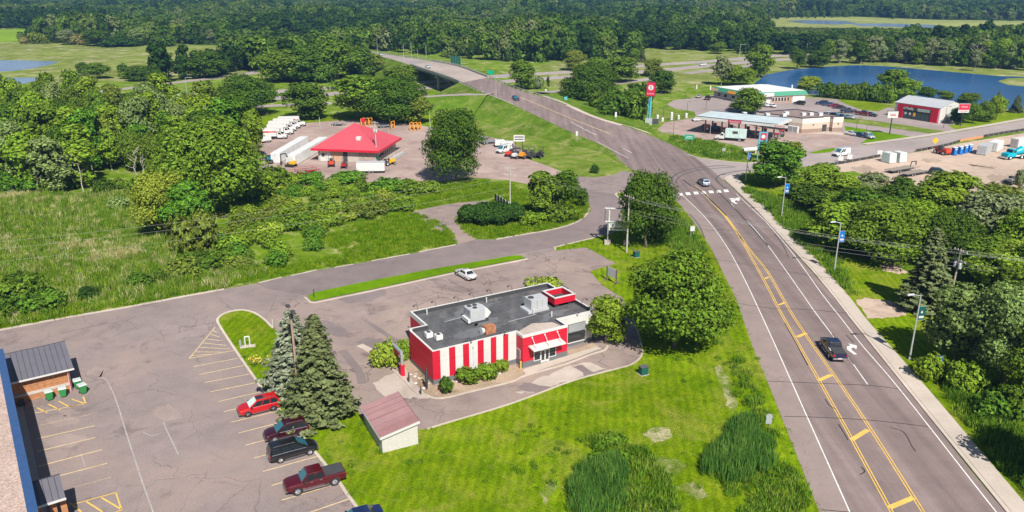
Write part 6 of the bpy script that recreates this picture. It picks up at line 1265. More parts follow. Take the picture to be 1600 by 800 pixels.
# strip mall: white low roof with green mansard
c0, c1, c2, c3 = G(1115, 152.5), G(1172, 163.5), G(1258, 159.0), G(1200, 148.5)
sm = thing('strip_mall', 'low strip mall with white roof and green mansard edge by the lake', 'building', c1, heading(c1, c2))
def loc_(o, P): v = Vector((P.x - o.location.x, P.y - o.location.y)); r = o.rotation_euler.z; c, s = math.cos(r), math.sin(r); return (v.x * c + v.y * s, -v.x * s + v.y * c)
P1, P0 = loc_(sm, c2), loc_(sm, c0); wL = P1[0]; P2 = (P0[0] + wL, P0[1])
foot = [(0, 0), (wL, 0), P2, P0]
MB().prism(foot, 0, 3.6).build('wall', 'grey_siding', sm)
def inset(poly, d):
    cx = sum(p[0] for p in poly) / len(poly); cy = sum(p[1] for p in poly) / len(poly); return [(p[0] + (cx - p[0]) * d, p[1] + (cy - p[1]) * d) for p in poly]
ov, ri = inset(foot, -0.05), inset(foot, 0.02); apx = (sum(p[0] for p in foot) / 4, sum(p[1] for p in foot) / 4, 6.3)
for i in range(4):
    j = (i + 1) % 4; MB().face([(*ov[i], 3.0), (*ov[j], 3.0), (*ri[j], 4.6), (*ri[i], 4.6)]).build('mansard', 'mansard_green', sm); MB().face([(*ri[i], 4.6), (*ri[j], 4.6), apx]).build('roof_slope', 'white_roof', sm)
MB().prism(inset(foot, -0.045), 2.9, 3.02).build('soffit', 'white_trim', sm)
MB().box(wL * .2, wL * .38, -1.3, -0.9, 3.0, 4.4).build('sign_panel', 'white_paint', sm); 
MB().box(0.6, wL * .42, -0.05, 0.02, 0, 2.9).build('wall_panel', 'white_paint', sm); MB().box(wL * .36, wL * .74, -0.06, 0.02, 0.3, 2.6).build('shop_front', 'brick', sm); MB().box(wL * .76, wL * .98, -0.07, 0.02, 0, 2.9).build('wall_panel', 'white_paint', sm)
for i in range(6): x = wL * (.38 + .055 * i); w = MB().box(x, x + wL * .045, -0.1, -0.05, 0.6, 2.4).build('window', 'white_trim', sm); MB().box(x + .15, x + wL * .045 - .15, -.12, -.1, .75, 2.25).build('pane', 'glass', w)
for t_ in (.25, .4, .62, .8):
    q = Vector((0, 0, 0)).lerp(Vector((P0[0], P0[1], 0)), t_); d = Vector((P0[0], P0[1], 0)).normalized(); nrm = Vector((-d.y, d.x, 0))
    if nrm.x > 0: nrm = -nrm
    o_ = q + nrm * 0.06; e_ = o_ + d * 2.2
    w = MB().hexa([o_ + Vector((0, 0, .9)), e_ + Vector((0, 0, .9)), e_ - nrm * .1 + Vector((0, 0, .9)), o_ - nrm * .1 + Vector((0, 0, .9))], [o_ + Vector((0, 0, 2.5)), e_ + Vector((0, 0, 2.5)), e_ - nrm * .1 + Vector((0, 0, 2.5)), o_ - nrm * .1 + Vector((0, 0, 2.5))]).build('window', 'white_trim', sm)
    o2, e2 = o_ + d * .15 + nrm * .03, e_ - d * .15 + nrm * .03; MB().face([o2 + Vector((0, 0, 1.05)), e2 + Vector((0, 0, 1.05)), e2 + Vector((0, 0, 2.35)), o2 + Vector((0, 0, 2.35))]).build('pane', 'glass', w)
for t_, c_ in ((.35, 'orange'), (.85, 'plywood')):
    q = Vector((0, 0, 0)).lerp(Vector((P0[0], P0[1], 0)), t_); d = Vector((P0[0], P0[1], 0)).normalized(); nrm = Vector((-d.y, d.x, 0)); nrm = -nrm if nrm.x > 0 else nrm
    o_ = q + nrm * 1.0; e_ = o_ + d * 5; MB().face([o_ + Vector((0, 0, 3.1)), e_ + Vector((0, 0, 3.1)), e_ + Vector((0, 0, 4.1)) - nrm * .4, o_ + Vector((0, 0, 4.1)) - nrm * .4]).build('sign_panel', c_, sm)
for x, y in ((wL * .9, 6), (-10, 14), (-14, 18)): MB().tube((x, y, 4.5), (x, y, 6.2), .3, n=8).build('roof_vent', 'white_trim', sm)

# filling station shop
g0, g1, g2 = G(1245, 207.5), G(1320.5, 209.0), G(1182, 196)
gs = thing('filling_station_shop', 'beige filling station shop with cream band and brown roof', 'building', G(1252, 208.5), heading(G(1252, 208.5), G(1309, 205.0)))
q1 = loc_(gs, G(1309, 205.0)); gl = q1[0]; q2 = loc_(gs, G(1180, 197.5)); 
back = q2; foot = [(0, 0), (gl * .55, 0), (gl * .55, 0.9), (gl * .8, 0.9), (gl * .8, -.6), (gl * 1.08, -.6), (gl * 1.08 + back[0] * .82, back[1] + 1.5), (back[0], back[1])]
MB().prism(foot, 0, 1.3).build('brick_base', 'brown_brick', gs); MB().prism(inset(foot, .002), 1.3, 3.1).build('wall', 'beige_wall', gs); MB().prism(inset(foot, -.004), 3.1, 4.75).build('band', 'cream_band', gs)
fi = inset(foot, .03); o = MB().face([(*p, 4.5) for p in fi]).build('roof', 'brown_roof', gs); fix_up(o.data); 
MB().prism(inset(foot, .01), 4.2, 4.45).build('roof_deck', 'brown_roof', gs); o.location.z = 0.28
for i in range(len(foot)):
    a, b = inset(foot, -.006)[i], inset(foot, -.006)[(i + 1) % len(foot)]; c, d = inset(foot, .02)[(i + 1) % len(foot)], inset(foot, .02)[i]
    MB().hexa([(*a, 4.752), (*b, 4.752), (*c, 4.752), (*d, 4.752)], [(*a, 5.0), (*b, 5.0), (*c, 5.0), (*d, 5.0)]).build('parapet_cap', 'navy', gs)
# dark shop front along the forecourt side
dv = Vector((back[0], back[1], 0)); L_ = dv.length; dv.normalize(); nv = Vector((dv.y, -dv.x, 0)); nv = -nv if nv.x > 0 else nv
nv = Vector((-dv.y, dv.x, 0)) if Vector((-dv.y, dv.x, 0)).y < 0 else Vector((dv.y, -dv.x, 0))
for i in range(8):
    s0 = 5.0 + i * 2.6
    if s0 + 2.2 > L_: break
    a = dv * s0 + nv * .06; b = dv * (s0 + 2.3) + nv * .06
    w = MB().hexa([a, b, b - nv * .1, a - nv * .1], [a + Vector((0, 0, 3)), b + Vector((0, 0, 3)), b - nv * .1 + Vector((0, 0, 3)), a - nv * .1 + Vector((0, 0, 3))]).build('shop_window', 'charcoal', gs)
    a2, b2 = a + nv * .02 + dv * .15, b + nv * .02 - dv * .15; MB().face([a2 + Vector((0, 0, .4)), b2 + Vector((0, 0, .4)), b2 + Vector((0, 0, 2.8)), a2 + Vector((0, 0, 2.8))]).build('pane', 'shop_glass', w)
a = dv * 1.0 + nv * .5
t = thing('ice_freezer', 'white ice freezer outside the filling station shop', 'freezer', gs.location + Matrix.Rotation(gs.rotation_euler.z, 3, 'Z') @ (dv * 2.4 + nv * .9), gs.rotation_euler.z + math.atan2(dv.y, dv.x)); MB().box(-1.7, 1.7, -.5, .5, 0.1, 2.2).build('cabinet', 'white_paint', t)
for x in (-.85, .85): MB().box(x - .7, x + .7, .5 if (Matrix.Rotation(math.atan2(dv.y, dv.x), 3, 'Z') @ Vector((0, 1, 0))).dot(nv) > 0 else -.53, .53 if (Matrix.Rotation(math.atan2(dv.y, dv.x), 3, 'Z') @ Vector((0, 1, 0))).dot(nv) > 0 else -.5, .4, 2.0).build('door', 'steel', t)
dd = MB().box(gl * .6, gl * .72, .82, .9, 0.05, 2.3).build('door', 'charcoal', gs); MB().box(gl * .7, gl * .71, .78, .82, 1, 1.3).build('handle', 'steel', dd)
for x in (gl * .3, gl * .95): MB().box(x - .2, x + .2, -.75 if x > gl * .8 else -.12, -.6 if x > gl * .8 else 0, 2.4, 2.8).build('wall_lamp', 'charcoal', gs)
for x, y in ((-3, 6), (-8, 8), (4, 5.5), (6.5, 5.0), (0, 9), (-14, 12), (9, 3.5)): MB().box(x - .7, x + .7, y - .6, y + .6, 4.7, 5.7).build('roof_unit', 'hvac_white', gs)
# canopy over the pumps
k0, k1, k2, k3 = G(1086, 181.5, 5.6), G(1215, 194.5, 5.6), G(1237, 190.0, 5.6), G(1112, 172.5, 5.6)
cn = thing('fuel_canopy', 'long flat white canopy over the fuel pumps', 'canopy', (k0.x, k0.y, 0), heading(k0, k1)); cl_ = (k1 - k0).length; cdp = abs(loc_(cn, k3)[1]) * .95
MB().box(0, cl_, 0, cdp, 4.75, 5.6).build('fascia', 'white_paint', cn); MB().box(.3, cl_ - .3, .3, cdp - .3, 5.55, 5.62).build('roof', 'canopy_roof', cn)
for q in ((0, cl_, -.03, .25), (0, cl_, cdp - .25, cdp + .03)): MB().box(q[0], q[1], q[2], q[3], 5.58, 5.72).build('rim', 'navy', cn)
for x0, w_ in ((cl_ * .42, 4.2), (cl_ * .93, 5)):
    b_ = MB().box(x0, x0 + w_, -.14, -.02, 4.75, 5.6).build('sign_panel', 'white_paint' if w_ > 4.5 else 'sign_red', cn); text('lettering', 'Speedway', .85, b_, (x0 + w_ / 2, -.15, 5.17), (R(90), 0, 0), 'sign_red' if w_ > 4.5 else 'white_paint')
for i in range(5):
    x = cl_ * (.08 + .21 * i)
    for y in (cdp * .28, cdp * .72): MB().box(x - .2, x + .2, y - .2, y + .2, 0, 4.75).build('column', 'brown_brick', cn)
for i in range(5):
    x = cl_ * (.08 + .21 * i)
    for y in (cdp * .28, cdp * .72):
        P = cn.location + Matrix.Rotation(cn.rotation_euler.z, 3, 'Z') @ Vector((x + .9, y, 0)); t = thing('fuel_pump', ['first', 'second', 'third', 'fourth', 'fifth'][i] + ' fuel pump from the left in the %s row under the canopy' % ('front' if y < cdp * .5 else 'back'), 'fuel pump', P, cn.rotation_euler.z, 'fuel pumps')
        MB().box(-.45, .45, -.3, .3, .15, 2.0).build('cabinet', 'charcoal', t, bevel=.04); MB().box(-.35, .35, -.33, -.3, 1.1, 1.7).build('display', 'steel', t); MB().box(-1.6, 1.0, -.6, .6, 0.03, .15).build('plinth', 'concrete', t); MB().pipe([(.5, 0, .6), (.7, 0, .5), (.75, 0, 1.2), (.5, 0, 1.6)], .03).build('hose', 'tyre', t); MB().box(-.5, .5, -.32, .32, 2.0, 2.35).build('header', 'sign_red', t)
# parts store
p0, p1, p2 = G(1396, 182), G(1466, 193), G(1512, 189)
ps = thing('auto_parts_store', 'grey metal parts store with red front corner frame', 'building', p0, heading(p0, p1)); pl = (p1 - p0).length; pd = loc_(ps, p2); pdd = pd[1]
hw = 5.2
MB().box(0, pl, 0, pdd, 0, hw - .15).build('wall', 'white_wall', ps)
MB().face([(-.2, -.2, hw), (pl + .2, -.2, hw), (pl + .2, pdd * .5, hw + 2.0), (-.2, pdd * .5, hw + 2.0)]).build('roof_slope', 'metal_roof', ps); MB().face([(-.2, pdd * .5, hw + 2.0), (pl + .2, pdd * .5, hw + 2.0), (pl + .2, pdd + .2, hw), (-.2, pdd + .2, hw)]).build('roof_slope', 'metal_roof', ps)
for x in (0, pl): MB().face([(x, 0, hw - .15), (x, pdd, hw - .15), (x, pdd * .5, hw + 1.95)]).build('gable', 'white_wall', ps)
f0, f1 = pl * .08, pl * .97
MB().box(f0, f0 + 2.2, -.35, .05, 0, hw - .3).build('red_pier', 'red_wall', ps); MB().box(f1 - 2.6, f1, -.35, .05, 0, hw - .3).build('red_pier', 'red_wall', ps); MB().box(f0 + 2.2, f1 - 2.6, -.35, .05, hw - .95, hw - .3).build('red_header', 'red_wall', ps)
sb = MB().box(f0 + 2.4, f1 - 2.8, -.3, -.02, hw - 2.15, hw - .95).build('sign_band', 'charcoal', ps)
text('lettering', "O'Reilly", 1.25, sb, (f0 + 2.4 + (f1 - f0 - 5.2) * .18, -.34, hw - 1.55), (R(90), 0, 0), 'white_paint', bold=.02); text('lettering', 'AUTO PARTS', .9, sb, (f0 + 2.4 + (f1 - f0 - 5.2) * .74, -.34, hw - 1.6), (R(90), 0, 0), 'sign_green'); MB().box(f0 + 2.4 + (f1 - f0 - 5.2) * .52, f1 - 3.0, -.325, -.3, hw - 2.05, hw - 1.1).build('letter_field', 'white_paint', sb)
n_w = 6; ww = (f1 - 2.8 - f0 - 2.4) / n_w
for i in range(n_w):
    x = f0 + 2.4 + i * ww; w = MB().box(x, x + ww - .02, -.14, .02, .1, hw - 2.15).build('window', 'charcoal', ps); MB().box(x + .1, x + ww - .12, -.17, -.14, .25, hw - 2.3).build('pane', 'shop_glass', w)
    if i in (0, 1): MB().disc((x + ww * .5, -.18, 1.9), (0, -1, 0), .45).build('decal', 'white_paint', w)
    if i == 2: MB().box(x + .4, x + ww - .4, -.19, -.17, 1.2, 2.4).build('decal', 'yellow_sign', w)
MB().box(.02, pl - .02, -.06, -.0, 0, .5).build('plinth', 'grey_siding', ps); MB().box(pl, pl + .06, .5, pdd - .5, 0, 1.1).build('wainscot', 'grey_siding', ps)
# ------------------------------------------------------------------ vehicles (x forward, origin on the ground)
VEH = {}
def loft(m, st, ring):
    n = len(ring(st[0])); base = len(m.v); vs = []
    for s in st: vs += ring(s)
    fs = []
    for i in range(len(st) - 1):
        for k in range(n): fs.append((i * n + k, i * n + (k + 1) % n, (i + 1) * n + (k + 1) % n, (i + 1) * n + k))
    fs.append(tuple(range(n - 1, -1, -1))); fs.append(tuple(range((len(st) - 1) * n, len(st) * n))); m.raw(vs, [tuple(reversed(f)) for f in fs]); return m
def fix_normals(o):
    bm = bmesh.new(); bm.from_mesh(o.data); bmesh.ops.recalc_face_normals(bm, faces=bm.faces); bm.to_mesh(o.data); bm.free(); return o
def P_(o): o['paint'] = 1; return o
def wheel_at(t, x, y, r, rim='rim', wd=.24):
    s = 1 if y > 0 else -1
    m = MB(); m.tube((x, y - s * wd, r), (x, y, r), r, r, 16); w = m.build('wheel', 'tyre', t, smooth=True)
    m = MB(); m.tube((x, y - s * .05, r), (x, y + s * .012, r), r * .66, r * .6, 12); m.build('rim', rim, w)
    m = MB()
    for k in range(5): a = 6.283 * k / 5; m.tube((x, y + s * .014, r), (x + math.cos(a) * r * .55, y + s * .014, r + math.sin(a) * r * .55), .03, .04, 4)
    m.build('spoke', 'chrome' if rim == 'rim' else 'grey_plastic', w)
def car_proto(kind):
    t = bpy.data.objects.new(kind, None); COL.objects.link(t)
    S = {  # stations: x, z_low, z_shoulder, half width ; cabin: rear base, rear top, front top, front base, belt z, roof z, half base, half top
        'suv': dict(st=[(-2.38, .5, .9, .70), (-2.3, .38, 1.02, .86), (-1.6, .27, 1.06, .93), (0, .25, 1.03, .94), (1.1, .25, 1.02, .93), (1.75, .28, .98, .90), (2.2, .36, .86, .80), (2.36, .46, .7, .62)], cab=(-2.32, -1.95, .25, 1.22, 1.02, 1.70, .87, .68), wb=(-1.42, 1.42), r=.37, tr=.93, sw=[(.06, .32), (.35, .62), (.65, .93)]),
        'minivan': dict(st=[(-2.52, .5, .95, .74), (-2.46, .36, 1.08, .90), (-1.6, .25, 1.08, .98), (.6, .24, 1.05, .99), (1.4, .25, 1.0, .97), (2.0, .3, .92, .90), (2.4, .4, .78, .76), (2.52, .48, .62, .6)], cab=(-2.48, -2.25, .35, 1.55, 1.05, 1.78, .92, .74), wb=(-1.5, 1.55), r=.35, tr=.99, sw=[(.05, .30), (.33, .60), (.63, .90)]),
        'sedan': dict(st=[(-2.42, .5, .82, .66), (-2.3, .36, .95, .84), (-1.6, .24, .98, .91), (0, .22, .94, .92), (1.1, .22, .92, .91), (1.8, .28, .86, .87), (2.25, .36, .74, .76), (2.42, .44, .62, .58)], cab=(-1.75, -1.05, .25, 1.05, .94, 1.42, .80, .60), wb=(-1.4, 1.4), r=.32, tr=.91, sw=[(.18, .5), (.53, .9)]),
        'pickup': dict(st=[(-2.95, .55, .85, .86), (-2.9, .48, 1.22, .97), (-1.5, .42, 1.24, 1.0), (-.7, .38, 1.24, 1.0), (.9, .38, 1.2, 1.0), (1.5, .40, 1.2, .99), (2.5, .46, 1.12, .95), (2.86, .56, .98, .86), (2.92, .62, .8, .8)], cab=(-.85, -.72, .75, 1.42, 1.2, 1.93, .93, .74), wb=(-1.75, 1.85), r=.43, tr=1.0, sw=[(.06, .40), (.46, .88)]),
        'van': dict(st=[(-2.85, .5, 1.0, .88), (-2.8, .38, 1.25, .97), (-1, .3, 1.26, 1.0), (1.0, .3, 1.22, 1.0), (1.7, .3, 1.12, .98), (2.3, .38, 1.0, .9), (2.65, .48, .85, .8), (2.72, .55, .7, .66)], cab=(-2.82, -2.75, .85, 1.75, 1.2, 2.2, .96, .84), wb=(-1.75, 1.75), r=.36, tr=1.0, sw=[(.55, .7), (.74, .93)])}[kind]
    def ring(s):
        x, zl, zs, w = s; c = zs + .045
        pr = [(w * .93, zl), (w * 1.0, zl + (zs - zl) * .45), (w * .985, zl + (zs - zl) * .8), (w * .90, zs), (w * .45, c)]
        return [(x, a, z) for a, z in pr] + [(x, -a, z) for a, z in reversed(pr)]
    m = MB(); loft(m, S['st'], ring); o = fix_normals(P_(m.build('body', 'paint', t, smooth=True)))
    rb_, rt, ft, fb, zb, zr, wb_, wt = S['cab']; zb -= .02
    m = MB(); B = [(rb_, -wb_, zb), (fb, -wb_ * .96, zb), (fb, wb_ * .96, zb), (rb_, wb_, zb)]; T = [(rt, -wt, zr), (ft, -wt, zr), (ft, wt, zr), (rt, wt, zr)]
    m.hexa(B, T); o = P_(m.build('cabin', 'paint', t, bevel=.055)); 
    for p in o.data.polygons: p.use_smooth = True
    try: o.data.set_sharp_from_angle(angle=R(45))
    except Exception: pass
    def quad(a, b, c, d, u0, u1, v0, v1, off):
        a, b, c, d = map(Vector, (a, b, c, d)); f = lambda u, v: a.lerp(b, u).lerp(d.lerp(c, u), v); n = (b - a).cross(d - a).normalized() * off
        return [f(u0, v0) + n, f(u1, v0) + n, f(u1, v1) + n, f(u0, v1) + n]
    for u0, u1 in S['sw']:
        MB().face(quad(B[0], B[1], T[1], T[0], u0, u1, .1, .84, .012)).build('side_window', 'glass', t); MB().face(quad(B[2], B[3], T[3], T[2], 1 - u1, 1 - u0, .1, .84, .012)).build('side_window', 'glass', t)
    MB().face(quad(B[1], B[2], T[2], T[1], .06, .94, .06, .93, .012)).build('windscreen', 'teal_glass', t)
    MB().face(quad(B[3], B[0], T[0], T[3], .08, .92, .25 if kind != 'sedan' else .08, .9, .012)).build('rear_window', 'glass', t)
    rim = 'rim'
    for x in S['wb']:
        for s in (1, -1):
            y = s * (S['tr'] + .012); wheel_at(t, x, y, S['r'], rim); m = MB(); n = 14; r2 = S['r'] * 1.17
            m.face([(x + math.cos(math.pi * k / n) * r2, y - s * .018, S['r'] * .75 + math.sin(math.pi * k / n) * r2 * 1.06) for k in range(n + 1)]); m.build('wheel_arch', 'black', t)
    xf, xr = S['st'][-1][0], S['st'][0][0]; w = S['st'][-2][3]
    for s in (1, -1):
        z = S['st'][-2][2] - .06; MB().hexa([(xf - .32, s * w * .62, z - .12), (xf - .02, s * w * .6, z - .14), (xf - .18, s * w * .98, z - .1), (xf - .42, s * w * 1.03, z - .06)], [(xf - .34, s * w * .62, z + .03), (xf - .06, s * w * .6, z - .02), (xf - .22, s * w * .98, z + .03), (xf - .46, s * w * 1.03, z + .05)]).build('headlight', 'lamp_clear', t)
        z = S['st'][1][2] - .22; wr = S['st'][1][3]; MB().box(xr + (.0 if kind in ('pickup', 'van') else .02), xr + .16, s * wr * .72 - .08, s * wr * .93 + .02 * s, z - .12, z + .16).build('tail_light', 'lamp_red', t)
        MB().box(fb - .35, fb - .17, s * (wb_ + .04) - .05, s * (wb_ + .22) if s > 0 else s * (wb_ + .04) + .05, zb + .02, zb + .17).build('mirror', 'black', t)
    for s in (1, -1):
        for q in {'sedan': (-.75, .15, .95), 'pickup': (-.8, .1, 1.05), 'van': (.1, 1.2)}.get(kind, (-1.0, .1, 1.05)):
            MB().box(q - .012, q + .012, s * S['tr'] * .985 - .012, s * S['tr'] * .985 + .03 * s, .42 if kind != 'pickup' else .5, zb - .12).build('door_seam', 'black', t)
    MB().box(S['wb'][0] + .5, S['wb'][1] - .5, -S['tr'] * .97, S['tr'] * .97, .2, .32 if kind != 'pickup' else .42).build('sill', 'grey_plastic', t)
    MB().box(xf - .12, xf + .03, -w * .55, w * .55, S['st'][-1][1] + .02, S['st'][-1][1] + .28).build('grille', 'grey_plastic', t); MB().box(xf - .22, xf + .04, -w * .95, w * .95, S['st'][-1][1] - .1, S['st'][-1][1] + .06).build('bumper', 'chrome' if kind == 'pickup' else 'grey_plastic', t)
    MB().box(xr - .06, xr + .2, -S['st'][0][3], S['st'][0][3], S['st'][0][1] - .08, S['st'][0][1] + .14).build('bumper', 'chrome' if kind == 'pickup' else 'grey_plastic', t); MB().box(xr - .075, xr - .05, -.25, .25, S['st'][0][1] + .02, S['st'][0][1] + .16).build('number_plate', 'white_paint', t)
    if kind == 'pickup':
        MB().box(-2.82, -.9, -.84, .84, 1.25, 1.33).build('bed_cover', 'charcoal', t, bevel=.02)
        for s in (1, -1): MB().box(-.75, 1.35, s * 1.02 - .08, s * 1.02 + .08, .38, .46).build('side_step', 'chrome', t)
        for s in (1, -1):
            for x in (-.45, .45): MB().box(x - .1, x + .1, s * 1.0 - .02, s * 1.0 + .02, 1.08, 1.13).build('door_handle', 'chrome', t)
    if kind in ('suv', 'minivan'):
        for s in (1, -1): MB().pipe([(rt + .2, s * (wt - .06), zr + .02), (rt + .3, s * (wt - .06), zr + .07), (ft - .3, s * (wt - .06), zr + .07), (ft - .2, s * (wt - .06), zr + .02)], .022, 5).build('roof_rail', 'chrome' if kind == 'minivan' else 'grey_plastic', t)
        for s in (1, -1): MB().pipe([(rb_ + .2, s * (wb_ + .02), zb + .03), (fb - .3, s * (wb_ + .015), zb + .03)], .014, 4).build('belt_trim', 'chrome', t)
    return t
def car(kind, px, py, deg=None, to=None, col=(.5, .5, .5), label='', z=0.035, name=None, group=None, cat=None, wz=None):
    """px,py: ground point under the middle; to: picture point the nose looks at"""
    b = G(px, py, wz or 0.0); rz = R(deg) if deg is not None else heading(b, G(to[0], to[1], wz or 0.0))
    nm = name or {'suv': 'parked_suv', 'minivan': 'minivan', 'sedan': 'sedan_car', 'pickup': 'pickup_truck', 'van': 'van'}[kind]
    if kind not in VEH: VEH[kind] = o = car_proto(kind); 
    if kind in VEH and 'used' not in VEH[kind]:
        o = VEH[kind]; o['used'] = 1
        for c in o.children:
            if 'paint' in c: c.color = (*col, 1)
    else: o = copy_tree(VEH[kind], None, col); del o['used']
    o.name = nm; o.location = (b.x, b.y, (wz or 0) + z); o.rotation_euler = (0, 0, rz); tag(o, label, cat or {'suv': 'suv', 'minivan': 'minivan', 'sedan': 'car', 'pickup': 'pickup truck', 'van': 'van'}[kind], group)
    return o
RED, MAROON, BLACK, BLUE, WHITE, SILVER = (.55, .008, .01), (.09, .004, .01), (.012, .012, .015), (.012, .025, .09), (.78, .78, .78), (.5, .52, .55)
PB = 'cars in the store bays'
def in_bay(kind, p_rear, p_front, col, label, off=0):
    a, b = G(*p_rear), G(*p_front); c = (a + b) / 2; o = car(kind, 800, 500, deg=0, col=col, label=label, group=PB); o.location = (c.x, c.y, .035); o.rotation_euler = (0, 0, heading(a, b)); return o
in_bay('suv', (487, 671), (408, 690.5), (.045, .004, .012), 'dark maroon suv tucked behind the black minivan')
rs_ = in_bay('suv', (438, 634), (372, 650), RED, 'bright red suv parked nose out, topmost of the parked row')
MB().box(-.55, .25, -.38, .38, 1.69, 1.715).build('sunroof', 'glass', rs_)
for w in [c for c in rs_.children if c.name.startswith('wheel')]:
    for q in w.children:
        if q.name.startswith('rim'): q.data = q.data.copy(); q.data.materials[0] = M('dark_rim')
for w in rs_.children:
    if w.name.startswith('windscreen'): w.data = w.data.copy(); w.data.materials[0] = M('pale_mint')
in_bay('minivan', (421, 721), (494, 701), BLACK, 'black minivan with silver trim parked nose to the lawn')
in_bay('pickup', (538, 746), (445, 771), MAROON, 'maroon pickup truck with black bed cover in the parking bays')
o = in_bay('sedan', (594, 809), (522, 829), BLUE, 'dark blue car cut off at the bottom frame edge')
car('sedan', 727.5, 433, to=(706, 421), col=WHITE, label='white sedan parked alone behind the restaurant')
car('pickup', 1300, 552, to=(1262, 500), col=(.008, .016, .055), label='dark blue pickup driving away on the main road')
car('suv', 1099, 289, to=(1076, 272), col=(.30, .36, .46), label='silver-blue hatchback waiting at the zebra crossing', name='hatchback_car', cat='car')
car('suv', 805.5, 157.5, to=(818, 164), col=BLUE, label='dark blue car coming down from the overpass', name='oncoming_car', cat='car', wz=5.1)
car('sedan', 668.5, 106.5, to=(690, 113), col=WHITE, label='white car crossing the overpass', wz=7.35); car('sedan', 595, 87, to=(600, 88.3), col=WHITE, label='small white car beyond the overpass', wz=3.9)
car('sedan', 1098, 102.5, to=(1080, 104), col=WHITE, label='white car on the far highway lane')
car('van', 1314, 243.5, to=(1280, 249), col=WHITE, label='white work van on the side road', name='work_van')
for k, px, py, to, col, lb in (('sedan', 1331, 211.5, (1345, 214), WHITE, 'white car parked right of the filling station shop'), ('sedan', 1345, 214, (1355, 216), BLUE, 'navy car parked between two white ones by the filling station'), ('suv', 1357.5, 216, (1366, 219), SILVER, 'silver suv at the grass right of the filling station'), ('suv', 1289, 181, (1275, 180), WHITE, 'white suv in the middle of the upper lot'), ('suv', 1306, 184, (1316, 186), (.02, .04, .13), 'dark blue suv right of the white suv'), ('sedan', 1317, 184.5, (1325, 186), (.1, .14, .2), 'blue-grey car in the upper lot row'), ('sedan', 1327, 185.5, (1336, 187), SILVER, 'silver car at the end of the upper lot row'), ('pickup', 1325, 176.5, (1310, 176), (.008, .016, .05), 'navy pickup in the upper lot'), ('pickup', 1350, 180.5, (1362, 182), (.16, .008, .014), 'red pickup by the grass of the upper lot'), ('sedan', 1361, 181.5, (1370, 183), BLACK, 'black car right of the red pickup'),
                            ('suv', 1284, 163.5, (1275, 163), (.015, .03, .1), 'navy suv leftmost of the row by the hedge'), ('sedan', 1295, 165.5, (1286, 165), (.04, .09, .2), 'blue car second in the row by the hedge'), ('sedan', 1304, 167.5, (1297, 167), (.33, .01, .03), 'red car third in the row by the hedge'), ('sedan', 1311, 170, (1303, 169.5), (.03, .03, .04), 'dark car last in the row by the hedge'), ('suv', 1249, 163.5, (1238, 162), BLACK, 'black suv at the corner of the strip mall'), ('sedan', 1205, 167.5, (1195, 165), WHITE, 'white car right of the tree at the strip mall'), ('sedan', 1195, 166.5, (1186, 164), WHITE, 'white car half hidden by the strip mall tree'), ('suv', 1106, 155.5, (1112, 152), BLACK, 'black suv at the left end of the strip mall'), ('sedan', 1092, 152.5, (1097, 149), (.45, .45, .42), 'pale car left of the black suv at the strip mall'), ('sedan', 1091, 189, (1078, 190), WHITE, 'white car at the left end of the fuel canopy'),
                            ('suv', 1106, 203, (1120, 206), BLACK, 'black suv at the first fuel pump'), ('suv', 1122, 205.5, (1136, 208), (.02, .025, .035), 'dark suv at the second fuel pump'), ('suv', 1148, 210, (1160, 213), (.02, .02, .025), 'dark car behind the delivery truck at the pumps'), ('suv', 1170, 214, (1182, 217), (.015, .015, .02), 'black car at the middle fuel pumps'), ('suv', 421, 254, (424, 260), BLACK, 'black suv beside the white containers in the yard'), ('suv', 1466, 273, (1485, 275), (.01, .012, .02), 'black suv with the flatbed trailers on the dirt site'), ('pickup', 418, 272, (400, 272), WHITE, 'white work truck at the yard edge half hidden by bushes')):
    car(k, px, py, to=to, col=col, label=lb)

def box_truck(a, b, L, label, stripe='sign_red', body='white_paint', lettering=None, group=None, wz=0, attic=True, name='moving_truck', cat='truck', h=3.3, side=-1):
    A, Bp = G(*a), G(*b); t = thing(name, label, cat, (A.x, A.y, .03), heading(A, Bp), group)
    MB().box(0, L, -1.2, 1.2, .95, h).build('box', body, t, bevel=.04)
    if attic: MB().box(L - .02, L + 1.0, -1.15, 1.15, 2.4, h - .02).build('attic', body, t, bevel=.04)
    MB().box(.1, L + .2, -.5, .5, .5, .95).build('chassis', 'charcoal', t)
    c = MB(); c.extrude_y([(L + .15, .5), (L + .15, 2.2), (L + 1.15, 2.25), (L + 1.75, 1.5), (L + 2.75, 1.3), (L + 2.95, 1.1), (L + 2.95, .5)], -1.0, 1.0); c.build('cab', 'white_paint', t, bevel=.06)
    MB().face([(L + 1.2, -.85, 2.19), (L + 1.2, .85, 2.19), (L + 1.76, .85, 1.52), (L + 1.76, -.85, 1.52)][::-1]).build('windscreen', 'glass', t).location = (.03, 0, .02)
    for s in (1, -1): MB().face([(L + .5, s * 1.012, 1.5), (L + 1.55, s * 1.012, 1.5), (L + 1.15, s * 1.012, 2.1), (L + .5, s * 1.012, 2.1)][::s]).build('side_window', 'glass', t)
    MB().box(L + 2.9, L + 3.05, -1.0, 1.0, .45, .8).build('bumper', 'grey_plastic', t); MB().box(L + 2.93, L + 2.98, -.6, .6, .82, 1.08).build('grille', 'grey_plastic', t)
    for s in (1, -1):
        for x in (L + 2.1, .9 + L * .12): wheel_at(t, x, s * 1.05, .42)
        if stripe: MB().box(L * .4, L - .1, s * 1.215 - .012, s * 1.215 + .012, 2.15, 2.6).build('stripe', stripe, t)
    if lettering: text('lettering', lettering, .42, t, (L * .78, -1.24, 2.37), (R(90), 0, 0), 'white_paint')
    return t
UG = 'moving trucks in the rental yard'
